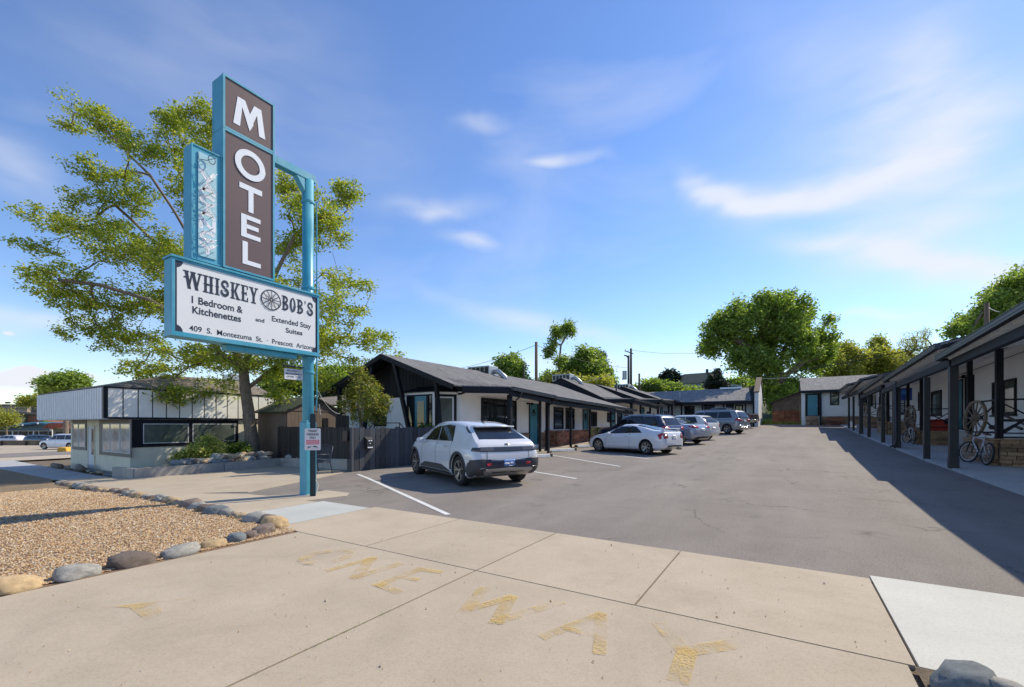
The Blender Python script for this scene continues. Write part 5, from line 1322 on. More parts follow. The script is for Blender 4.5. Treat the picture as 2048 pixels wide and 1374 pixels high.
def rail(a, c, zt_, h=.98, brace=True):
    a, c = Vector((*a, zt_)), Vector((*c, zt_)); bb = MB(O); up = Vector((0, 0, h))
    bb.beam(a + up, c + up, .05, .05); bb.beam(a + Vector((0, 0, .16)), c + Vector((0, 0, .16)), .04, .04)
    if brace:
        bb.beam(a + Vector((0, 0, .2)), c + up * .95, .035, .035); bb.beam(a + up * .93, c + Vector((0, 0, .22)), .034, .034)
    for p in (a, c): bb.box(p.x - .03, p.x + .03, p.y - .03, p.y + .03, zt_, zt_ + h)
    bb.build('terrace_railing', black_trim, rg)
rail((5.35, 18.72), (6.55, 18.72), 1.10, 1.15); rail((5.30, 18.8), (5.30, 21.3), 1.10, 1.15)
rail((5.35, 27.6), (6.45, 27.6), 1.24, 1.0); rail((5.35, 35.8), (6.5, 35.8), 1.70); rail((5.35, 43.6), (6.5, 43.6), 2.14)
for (x, y, z0, z1, w) in ((5.34, 18.8, 1.10, 3.85, .15), (5.34, 21.3, 1.1, 3.9, .13), (5.34, 27.7, 1.24, 3.9, .14), (5.34, 30.5, 1.24, 3.9, .12), (5.34, 35.9, 1.7, 4.0, .13), (5.34, 38.5, 1.7, 4.2, .12)):
    MB(O).box(x - w / 2, x + w / 2, y - w / 2, y + w / 2, z0, z1).box(x - w, x + w, y - w * .6, y + w * .6, z1 - .08, z1).build('terrace_post', black_trim, rg)
# openings in the wall (facing the lot)
def rwin(xa, xb, yt, yb, **k):
    """between two sight lines on the wall plane"""
    p, q = PX(xa, yt, XR), PX(xb, yt, XR); lo, hi = min(p.y, q.y), max(p.y, q.y)
    zt_, zb_ = k.pop('z1', p.z), k.pop('z0', None)
    if zb_ is None: zb_ = PX(xb, yb, XR).z
    return win(rg, O, (XR - .002, hi, zb_), (0, -1, 0), (-1, 0, 0), hi - lo, zt_ - zb_, black_trim, k.pop('gm', glass_dark), k.pop('fr', .09), sill=True, **k)
rwin(1987, 2034, 764, 828, z1=3.10, z0=1.87, gm=glass_grey, cols=2)
rwin(1932, 1949, 752, 832, z1=3.60, z0=1.88, rows=2, fr=.08)
rwin(1864, 1884, 782, 830, z1=3.28, z0=2.02, gm=glass_grey)
rwin(1838, 1844, 776, 815, z1=3.45, z0=2.4); rwin(1799, 1811, 788, 828, z1=3.60, z0=2.25); rwin(1759, 1763, 790, 825, z1=3.9, z0=2.6); rwin(1748, 1752, 792, 815, z1=4.1, z0=3.0)
rwin(2060, 2100, 740, 830, z1=3.1, z0=1.6)
for (xa, xb, z0, h) in ((1917, 1926, 1.28, 2.2), (1773, 1778, 1.75, 2.1), (1720, 1724, 2.1, 2.0)):
    p, q = PX(xa, 800, XR).y, PX(xb, 800, XR).y
    door(rg, O, (XR - .002, max(p, q), z0), (0, -1, 0), (-1, 0, 0), min(.95, abs(p - q)), h, teal, black_trim, .07)
for (y, z) in ((26.85, 3.55), (17.4, 3.3)):
    MB(O).box(XR - .12, XR - .01, y - .05, y + .05, z, z + .14).tube([(XR - .1, y, z + .05), (XR - .25, y, z + .05), (XR - .28, y, z - .08)], [.03, .03, .08], 10).build('porch_lamp', black_trim, rg)
for y in (27.3,): MB(O).box(XR - .35, XR - .0, y - .5, y + .6, .6, 1.24).build('door_step', conc_grey, rg)
MB(O).tube([(6.5, 13, 4.02), (6.5, 20, 3.9), (6.5, 28, 3.72)], .012, 5).build('wall_cable', cable_black, rg)

# wagon wheels
def wagon_wheel(c, R, yaw, tilt, label):
    t_ = thing('wagon_wheel', label, 'wheel', c, 0, 'old wooden wagon wheels on the terrace corners'); t_.rotation_euler = (tilt, 0, yaw)
    # disc in local XZ plane, axis along Y
    b = MB(); b.lathe([(R - .07, -.035), (R, -.035), (R, .035), (R - .07, .035), (R - .07, -.035)], (0, 0, 0), 'y', 28); b.build('rim', wood_grey, t_)
    b = MB(); b.lathe([(.0, -.10), (.06, -.10), (.085, -.05), (.085, .05), (.06, .10), (.0, .10)], (0, 0, 0), 'y', 16); b.build('hub', wood_grey, t_)
    for k in range(12):
        a = 2 * PI * k / 12 + .1; MB().tube([(.07 * math.cos(a), 0, .07 * math.sin(a)), ((R - .05) * math.cos(a), 0, (R - .05) * math.sin(a))], [.024, .018], 6).build('spoke', wood_grey, t_)
    return t_
ww = math.radians(100)
wagon_wheel((5.16, 20.1, 1.70), .60, ww, .08, 'large weathered wagon wheel leaning on the nearest stone terrace behind the bicycle')
wagon_wheel((5.15, 29.0, 1.82), .60, ww, .06, 'reddish wagon wheel on the second terrace beyond the red crate')
wagon_wheel((5.15, 37.0, 2.25), .60, ww, .05, 'wagon wheel on the third stone terrace under the porch')
wagon_wheel((5.2, 44.6, 2.7), .58, ww, .05, 'farthest wagon wheel near the end cottage')

# bicycles
def bicycle(loc, rz, lean, fm, label, sc=1.0):
    t_ = thing('bicycle', label, 'bicycle', loc); t_.rotation_euler = (lean, 0, rz); t_.scale = (sc, sc, sc)
    R = .325
    def whl(x, nm, yaw=0):
        w = MB(); w.lathe([(R - .045, -.022), (R - .01, -.024), (R + .012, 0), (R - .01, .024), (R - .045, .022), (R - .045, -.022)], (0, 0, 0), 'y', 28)
        o = w.build(nm, rubber, t_, smooth=True); o.location = (x, 0, R); o.rotation_euler = (0, 0, yaw)
        q = MB(); q.lathe([(R - .075, -.012), (R - .045, -.013), (R - .045, .013), (R - .075, .012), (R - .075, -.012)], (0, 0, 0), 'y', 28); q.build('rim', silver_trim, o)
        q = MB()
        for k in range(14):
            a = 2 * PI * k / 14; q.beam((.02 * math.cos(a + .5), .015 * (-1) ** k, .02 * math.sin(a + .5)), ((R - .07) * math.cos(a), 0, (R - .07) * math.sin(a)), .004, .004)
        q.lathe([(.0, -.04), (.022, -.04), (.022, .04), (.0, .04)], (0, 0, 0), 'y', 10); q.build('spokes', silver_trim, o)
        return o
    whl(-.52, 'wheel'); whl(.55, 'wheel', .35)
    f = MB(); bb_, st, hd, hb = (-.08, 0, .29), (-.22, 0, .74), (.36, 0, .80), (.40, 0, .66)
    f.tube([bb_, st], .018, 8).tube([st, hd], .02, 8).tube([bb_, hb], .024, 8).tube([(-.52, .05, R), (-.22, .03, .70)], .010, 6).tube([(-.52, -.05, R), (-.22, -.03, .70)], .010, 6).tube([(-.52, .05, R), bb_], .011, 6).tube([(-.52, -.05, R), bb_], .011, 6).tube([hd, hb], .025, 8)
    f.build('frame', fm, t_, smooth=True)
    MB().tube([(.40, 0, .68), (.43, 0, .60)], .02, 8).tube([(.43, .055, .62), (.55, .06, R)], .018, 8).tube([(.43, -.055, .62), (.55, -.06, R)], .018, 8).box(.40, .46, -.07, .07, .60, .64).build('fork', dark_metal, t_)
    MB().tube([(.36, 0, .80), (.33, 0, .93), (.38, 0, .96)], .014, 8).tube([(.30, -.32, 1.0), (.36, -.12, .97), (.38, 0, .96), (.36, .12, .97), (.30, .32, 1.0)], .012, 8).build('handlebar', dark_metal, t_)
    for s_ in (-1, 1): MB().tube([(.30, .32 * s_, 1.0), (.27, .42 * s_, 1.01)], .017, 8).build('grip', rubber, t_)
    MB().tube([(-.22, 0, .74), (-.25, 0, .86)], .014, 8).build('seat_post', silver_trim, t_)
    MB().prism([(-.40, -.07, .86), (-.28, -.03, .88), (-.10, -.02, .88), (-.10, .02, .88), (-.28, .03, .88), (-.40, .07, .86)], (0, 0, .04)).build('saddle', mat('dark red saddle', (.12, .03, .03), .5), t_, bevel=.01)
    c = MB(); c.lathe([(.0, -.03), (.09, -.03), (.09, -.025), (.0, -.025)], (-.08, 0, .29), 'y', 18); c.beam((-.08, -.05, .29), (.02, -.06, .16), .025, .012); c.beam((-.08, .05, .29), (-.18, .06, .42), .025, .012); c.box(-.02, .07, -.15, -.06, .15, .17).box(-.22, -.13, .06, .15, .42, .44); c.build('crankset', dark_metal, t_)
    return t_
bicycle((4.95, 19.15, gz(4.9, 19) + .08), math.radians(97), math.radians(7), mat('pale silver bicycle paint', (.55, .55, .60), .3, .2, var=.05, coat=.5), 'pale silver mountain bicycle leaning against the nearest stone terrace', 1.03)
bicycle((5.0, 28.2, gz(5, 28) + .08), math.radians(93), math.radians(6), mat('white bicycle paint', (.6, .6, .58), .4, var=.05), 'pale small bicycle leaning at the second terrace beside the reddish wagon wheel', .95)
# exercise gear and clutter on the first terrace
ex = thing('exercise_bench', 'black folded exercise bench with padded rolls on the nearest terrace', 'exercise bench', (5.9, 19.5, 1.08))
MB().beam((-.5, -.45, .1), (.55, -.3, 1.0), .06, .06).beam((.55, -.5, .10), (-.4, -.3, .75), .06, .06).beam((-.6, -.5, .05), (.6, -.5, .05), .07, .05).beam((0, -.4, .3), (.1, .5, .4), .06, .06).build('frame', dark_metal, ex)
MB().box(-.35, .45, -.3, .05, .52, .60).build('pad', black_plastic, ex, bevel=.02)
for p in ((-.5, .35), (.45, 1.0), (.3, .2)): MB().tube([(p[0], -.55, p[1]), (p[0], .1, p[1])], .07, 12).build('foam_roll', black_plastic, ex, smooth=True)
MB().tube([(.4, -.5, .25), (.75, -.5, .25)], .2, 16).build('blue_disc', mat('dark blue vinyl', (.03, .045, .11), .4), ex)
cr = thing('crate', 'bright red plastic crate on the second terrace behind the braced railing', 'crate', (5.95, 28.2, 1.2))
MB().box(-.45, .45, -.3, .3, 0, .50).build('crate_body', red_box, cr, bevel=.03); MB().box(-.47, .47, -.32, .32, .50, .56).build('crate_lid', red_box, cr, bevel=.015)
gr = thing('grill', 'small black kettle grill beside the red crate', 'grill', (6.35, 27.9, 1.2))
b = MB(); b.lathe([(.0, .62), (.15, .60), (.22, .5), (.22, .47), (.18, .35), (.0, .28)], (0, 0, 0), 'z', 18); b.build('kettle', black_plastic, gr, smooth=True)
for a in (0, 2.1, 4.2): MB().tube([(.12 * math.cos(a), .12 * math.sin(a), .34), (.22 * math.cos(a), .22 * math.sin(a), 0)], .012, 6).build('leg', dark_metal, gr)
bk = MB((4.5, 46.2, gz(4.5, 46) + .07)); bk.lathe([(.0, .0), (.17, .0), (.22, .42), (.20, .42), (.15, .03), (0, .03)], (4.5, 46.2, gz(4.5, 46) + .07), 'z', 16); tag(bk.build('bucket', letter_white, smooth=True), 'white plastic bucket by the far porch posts', 'bucket')
bl_ = thing('hanging_sign', 'small blue sign hung under the porch roof at the third terrace', 'sign', (5.6, 33.0, 3.35))
MB().box(-.35, .35, -.03, .03, -.45, .25).build('board', mat('bright blue sign', (.02, .08, .38), .5), bl_); MB().lathe([(0, -.04), (.15, -.04), (.15, -.035), (0, -.035)], (0, 0, .02), 'y', 16).build('emblem', mat('lighter blue', (.05, .2, .6), .5), bl_)
for i in range(7):
    x, y = 5.45 + rnd.uniform(0, .9), 28.0 + rnd.uniform(0, .5) + (8.2 if i > 3 else 0); z = 1.22 if i <= 3 else 1.68
    s = rnd.uniform(.05, .10); m_ = [r_tan, r_lava, r_grey, r_buff][i % 4]; rock((x, y, z), (s, s, s), m_, 0, 'small %s stone kept on the %s terrace ledge' % (m_.name.replace(' rock', ''), 'second' if i <= 3 else 'third'), 'small stones kept on the terrace ledges')
# ================================================================== CARS
def interp(P, x):
    xs_ = [p[0] for p in P]; return float(np.interp(x, xs_, [p[1] for p in P]))
def smooth_interp(P, x):
    # Catmull-Rom through the profile points
    if x <= P[0][0]: return P[0][1]
    if x >= P[-1][0]: return P[-1][1]
    for i in range(len(P) - 1):
        if P[i][0] <= x <= P[i + 1][0]:
            p0, p1, p2, p3 = P[max(i - 1, 0)], P[i], P[i + 1], P[min(i + 2, len(P) - 1)]
            h = p2[0] - p1[0]; t = (x - p1[0]) / h
            s1 = (p2[1] - p1[1]) / h
            s0 = (p1[1] - p0[1]) / (p1[0] - p0[0]) if p1[0] > p0[0] else s1; s2 = (p3[1] - p2[1]) / (p3[0] - p2[0]) if p3[0] > p2[0] else s1
            def lim(a, b_): return 0 if a * b_ <= 0 else math.copysign(min(abs(a + b_) / 2, 2.5 * min(abs(a), abs(b_))), a)
            m1 = lim(s0, s1) if i > 0 else s1; m2 = lim(s1, s2) if i < len(P) - 2 else s1
            t2, t3 = t * t, t ** 3
            return (2 * t3 - 3 * t2 + 1) * p1[1] + (t3 - 2 * t2 + t) * h * m1 + (-2 * t3 + 3 * t2) * p2[1] + (t3 - t2) * h * m2
def car(name, label, cat, loc, rz, sp_, body_m, glass=None, group='cars parked along the motel wing', detail=True):
    """sp_: L, W, wb(wheel x rear, x front), r, top, belt, bot, wid, rw(roof half width), plus polygons"""
    t_ = thing(name, label, cat, loc, rz, group)
    glass = glass or glass_car
    x0, x1 = sp_['top'][0][0], sp_['top'][-1][0]
    NX = sp_.get('nx', 56); rings = []
    sxs = [x0 + (x1 - x0) * (.5 - .5 * math.cos(PI * i / (NX - 1))) * .5 + (x1 - x0) * (i / (NX - 1)) * .5 for i in range(NX)]
    for x in sxs:
        zt_, zb_, bo, w, rw_ = smooth_interp(sp_['top'], x), smooth_interp(sp_['belt'], x), interp(sp_['bot'], x), smooth_interp(sp_['wid'], x), smooth_interp(sp_['rw'], x)
        zb_ = min(zb_, zt_ - .02); g = zt_ - zb_; gh = min(1.0, g / .35)
        rr = w * .90 * (1 - gh) + min(rw_, w * .97) * gh
        wb_ = w - .045 - .03 * gh
        rad = min(.11, g * .35)
        half = [(0, bo), (w * .55, bo), (w - .10, bo), (w - .02, bo + .07), (w - .005, bo + (zb_ - bo) * .38), (w, bo + (zb_ - bo) * .62), (w - .012, bo + (zb_ - bo) * .85), (wb_, zb_),
                (wb_ + (rr - wb_) * .45, zb_ + g * .42), (wb_ + (rr - wb_) * .85, zb_ + g * .80), (rr - .05 * gh - .02, zt_ - rad * .30), (rr * .78, zt_ - rad * .08), (rr * .42, zt_), (0, zt_ + .004)]
        rings.append([(x, y, z) for y, z in half] + [(x, -y, z) for y, z in reversed(half[1:-1])])
    n = len(rings[0]); b = MB()
    for r_ in rings: b.v += r_
    for i in range(len(rings) - 1):
        for k in range(n):
            k2 = (k + 1) % n; b.f.append((i * n + k, i * n + k2, (i + 1) * n + k2, (i + 1) * n + k))
    b.f.append(tuple(range(n))); b.f.append(tuple((len(rings) - 1) * n + k for k in reversed(range(n))))
    body = b.build('body', body_m, t_, smooth=True, recalc=True)
    # wheel wells
    r = sp_['r']; wr = sp_.get('well', r + .055); W2 = max(p[1] for p in sp_['wid'])
    cut = MB()
    for xx in sp_['wb']:
        for s_ in (-1, 1):
            ya, yb_ = sorted((s_ * (W2 + .1), s_ * (W2 - .34)))
            base = len(cut.v); N = 32
            for yy in (ya, yb_):
                for k in range(N):
                    a = 2 * PI * k / N; cut.v.append((xx + wr * math.cos(a), yy, r + wr * math.sin(a)))
            cut.f.append(tuple(range(base, base + N))); cut.f.append(tuple(reversed(range(base + N, base + 2 * N))))
            for k in range(N):
                k2 = (k + 1) % N; cut.f.append((base + k2, base + k, base + N + k, base + N + k2))
    co = cut.build('cut', None, None, recalc=True)
    bpy.context.view_layer.update()
    old = t_.rotation_euler.copy(), t_.location.copy(); t_.rotation_euler = (0, 0, 0); t_.location = (0, 0, 0); bpy.context.view_layer.update()
    md = body.modifiers.new('b', 'BOOLEAN'); md.operation = 'DIFFERENCE'; md.object = co; md.solver = 'EXACT'
    bpy.context.view_layer.update(); dg = bpy.context.evaluated_depsgraph_get()
    me = bpy.data.meshes.new_from_object(body.evaluated_get(dg)); body.modifiers.clear()
    raw = body.data
    bvh = BVHTree.FromPolygons([v.co.copy() for v in raw.vertices], [tuple(p.vertices) for p in raw.polygons])
    body.data = me
    if not me.materials: me.materials.append(body_m)
    for p in me.polygons: p.use_smooth = True
    wn_ = body.modifiers.new('n', 'WEIGHTED_NORMAL') if False else None
    try: me.set_sharp_from_angle(angle=math.radians(38))
    except Exception: pass
    bpy.data.objects.remove(co)
    t_.rotation_euler, t_.location = old[0], old[1]
    # inner wells
    ln = MB()
    for xx in sp_['wb']:
        for s_ in (-1, 1):
            N = 20; base = len(ln.v); y_out, y_in = s_ * (W2 - .05), s_ * (W2 - .33)
            for yy in (y_out, y_in):
                for k in range(N + 1):
                    a = -0.25 + (PI + .5) * k / N; ln.v.append((xx + (wr - .006) * math.cos(a), yy, r + (wr - .006) * math.sin(a)))
            for k in range(N): ln.f.append((base + k, base + k + 1, base + N + 2 + k, base + N + 1 + k))
            ln.f.append(tuple(base + N + 1 + k for k in range(N + 1)))
    ln.box(sp_['wb'][0] + .3, sp_['wb'][1] - .3, -W2 + .2, W2 - .2, interp(sp_['bot'], 0) - .05, interp(sp_['bot'], 0) + .02)
    ln.build('wheel_arch_liner', black_plastic, t_)
    # projected panels
    def panel(poly, view, nm, m, off=.007, par=None, label=None):
        bm_ = bmesh.new(); vs = [bm_.verts.new((p[0], p[1], 0)) for p in poly]; bm_.faces.new(vs)
        for k_ in (0, 1):
            lo, hi = min(p[k_] for p in poly), max(p[k_] for p in poly); st = sp_.get('grid', .09); q = math.floor(lo / st) * st + st
            while q < hi - .004:
                c_ = [0, 0, 0]; nn = [0, 0, 0]; c_[k_] = q; nn[k_] = 1
                bmesh.ops.bisect_plane(bm_, geom=bm_.verts[:] + bm_.edges[:] + bm_.faces[:], plane_co=c_, plane_no=nn); q += st
        for v in bm_.verts:
            a_, b_ = v.co.x, v.co.y
            q2 = .70710678
            o_, d_ = {'CL': (Vector((x0 + .10 + q2 * a_ - 2 * q2, W2 - .10 + q2 * a_ + 2 * q2, b_)), Vector((q2, -q2, 0))), 'CR': (Vector((x0 + .10 + q2 * a_ - 2 * q2, -(W2 - .10) - q2 * a_ - 2 * q2, b_)), Vector((q2, q2, 0))), 'L': (Vector((a_, 3, b_)), Vector((0, -1, 0))), 'R': (Vector((a_, -3, b_)), Vector((0, 1, 0))), 'B': (Vector((-6, a_, b_)), Vector((1, 0, 0))),
                      'F': (Vector((6, a_, b_)), Vector((-1, 0, 0))), 'T': (Vector((a_, b_, 4)), Vector((0, 0, -1)))}[view]
            hit, nrm, _, _ = bvh.ray_cast(o_, d_)
            if hit is None:
                # slide to the silhouette
                g_ = o_ + d_ * 1.9 if len(view) > 1 else Vector((a_, {'L': 1, 'R': -1}.get(view, 0) * .7, b_)) if view in 'LR' else (Vector(({'B': x0, 'F': x1}[view], a_, b_)) if view in 'BF' else Vector((a_, b_, 1.2)))
                hit, nrm, _, _ = bvh.find_nearest(g_)
            if nrm.dot(d_) > 0: nrm = -nrm
            v.co = hit + nrm * off
        bmesh.ops.recalc_face_normals(bm_, faces=bm_.faces[:])
        c_ = sum((f.normal * f.calc_area() for f in bm_.faces), Vector()); want = {'CL': (-1, 1, 0), 'CR': (-1, -1, 0), 'L': (0, 1, 0), 'R': (0, -1, 0), 'B': (-1, 0, 0), 'F': (1, 0, 0), 'T': (0, 0, 1)}[view]
        if c_.dot(Vector(want)) < 0: bmesh.ops.reverse_faces(bm_, faces=bm_.faces[:])
        # rim skirt for thickness
        ed = [e for e in bm_.edges if len(e.link_faces) == 1]; r_ = bmesh.ops.extrude_edge_only(bm_, edges=ed)
        cen = Vector((0, 0, .6))
        for v in r_['geom']:
            if isinstance(v, bmesh.types.BMVert): v.co += (Vector((v.co.x, 0, .6)) - v.co).normalized() * (off + .006)
        me_ = bpy.data.meshes.new(nm); bm_.to_mesh(me_); bm_.free()
        return place(nm, me_, m, par or t_, True, label)
    def both(poly, nm, m, **k):
        panel(poly, 'L', nm, m, **k); panel(poly, 'R', nm, m, **k)
    for it in sp_['panels']:
        view, nm, m, poly = it[:4]; k = it[4] if len(it) > 4 else {}
        if m == 'glass': m = glass
        if view == 'S': both(poly, nm, m, **k)
        elif view == 'BS':
            panel(poly, 'B', nm, m, **k); panel([(-p[0], p[1]) for p in reversed(poly)], 'B', nm, m, **k)
        elif view == 'C':
            panel(poly, 'CL', nm, m, **k); panel(poly, 'CR', nm, m, **k)
        elif view == 'FS':
            panel(poly, 'F', nm, m, **k); panel([(-p[0], p[1]) for p in reversed(poly)], 'F', nm, m, **k)
        else: panel(poly, view, nm, m, **k)
    # arch flares
    if sp_.get('flare'):
        fw, fm_ = sp_['flare']
        for xx in sp_['wb']:
            for s_ in 'LR':
                N = 14; pl = [(xx + (wr + fw) * math.cos(PI * k / N), r + (wr + fw) * math.sin(PI * k / N)) for k in range(N + 1)]
                pl += [(xx + (wr - .004) * math.cos(PI - PI * k / N), r + (wr - .004) * math.sin(PI - PI * k / N)) for k in range(N + 1)]
                # as separate quads to stay convex
                for k in range(0, N, 2):
                    a0, a1 = PI * k / N, PI * (k + 2) / N; am = (a0 + a1) / 2
                    q = [(xx + rr_ * math.cos(a), max(.25, r + rr_ * math.sin(a))) for rr_, a in ((wr - .004, a0), (wr + fw, a0), (wr + fw, am), (wr + fw, a1), (wr - .004, a1), (wr - .004, am))]
                    panel(q, s_, 'arch_trim', fm_, off=.012)
    # wheels
    tw = sp_.get('tw', .215)
    for xx in sp_['wb']:
        for s_ in (-1, 1):
            w = MB(); o_ = s_ * (W2 - .035)
            inn = o_ - s_ * tw
            w.lathe([(r * .62, o_ - s_ * .02), (r * .80, o_ - s_ * .0), (r * .95, o_ - s_ * .012), (r, o_ - s_ * .05), (r, inn + s_ * .04), (r * .93, inn), (r * .6, inn), (r * .60, o_ - s_ * .05)], (xx, 0, r), 'y', 32)
            tyre = w.build('wheel', rubber, t_, smooth=True, recalc=True)
            q = MB(); q.lathe([(r * .66, o_ - s_ * .012), (r * .60, o_ - s_ * .022), (r * .56, o_ - s_ * .07), (0, o_ - s_ * .09)], (xx, 0, r), 'y', 32); q.build('rim_barrel', sp_.get('rim_dark', dark_metal), tyre, smooth=True)
            sp2 = MB(); ns = sp_.get('spokes', 5); dbl = sp_.get('double', True)
            for k in range(ns):
                a = 2 * PI * k / ns + .2
                for da in ((-.16, .16) if dbl else (0,)):
                    p0 = Vector((xx + r * .10 * math.cos(a), o_ - s_ * .045, r + r * .10 * math.sin(a))); p1 = Vector((xx + r * .64 * math.cos(a + da), o_ - s_ * .014, r + r * .64 * math.sin(a + da)))
                    sp2.beam(p0, p1, r * (.09 if dbl else .16), .018, up=(0, 1, 0))
            sp2.lathe([(0, o_ - s_ * .03), (r * .14, o_ - s_ * .035), (r * .15, o_ - s_ * .06)], (xx, 0, r), 'y', 16)
            sp2.lathe([(r * .67, o_ - s_ * .010), (r * .62, o_ - s_ * .012)], (xx, 0, r), 'y', 32)
            sp2.build('spokes', sp_.get('rim_m', alloy), tyre)
    # mirrors
    if 'mirror' in sp_:
        mx, mz, my = sp_['mirror']
        for s_ in (-1, 1):
            b_ = MB(); b_.prism([(mx - .04, s_ * my, mz - .05), (mx + .06, s_ * my, mz - .05), (mx + .09, s_ * my, mz + .04), (mx - .03, s_ * my, mz + .08)], (0, s_ * .19, 0)); b_.beam((mx, s_ * (my - .12), mz - .03), (mx, s_ * (my + .02), mz - .01), .05, .03)
            b_.build('mirror', sp_.get('mirror_m', body_m), t_, bevel=.012, smooth=True, recalc=True)
    for f_ in sp_.get('extra', []): f_(t_, panel)
    return t_
def letters_on(t_, s, org, ux, uy, w, h, m): text_on(s, org, ux, uy, w, h, 'plate_text', m, t_, (0, 0, 0), .01)

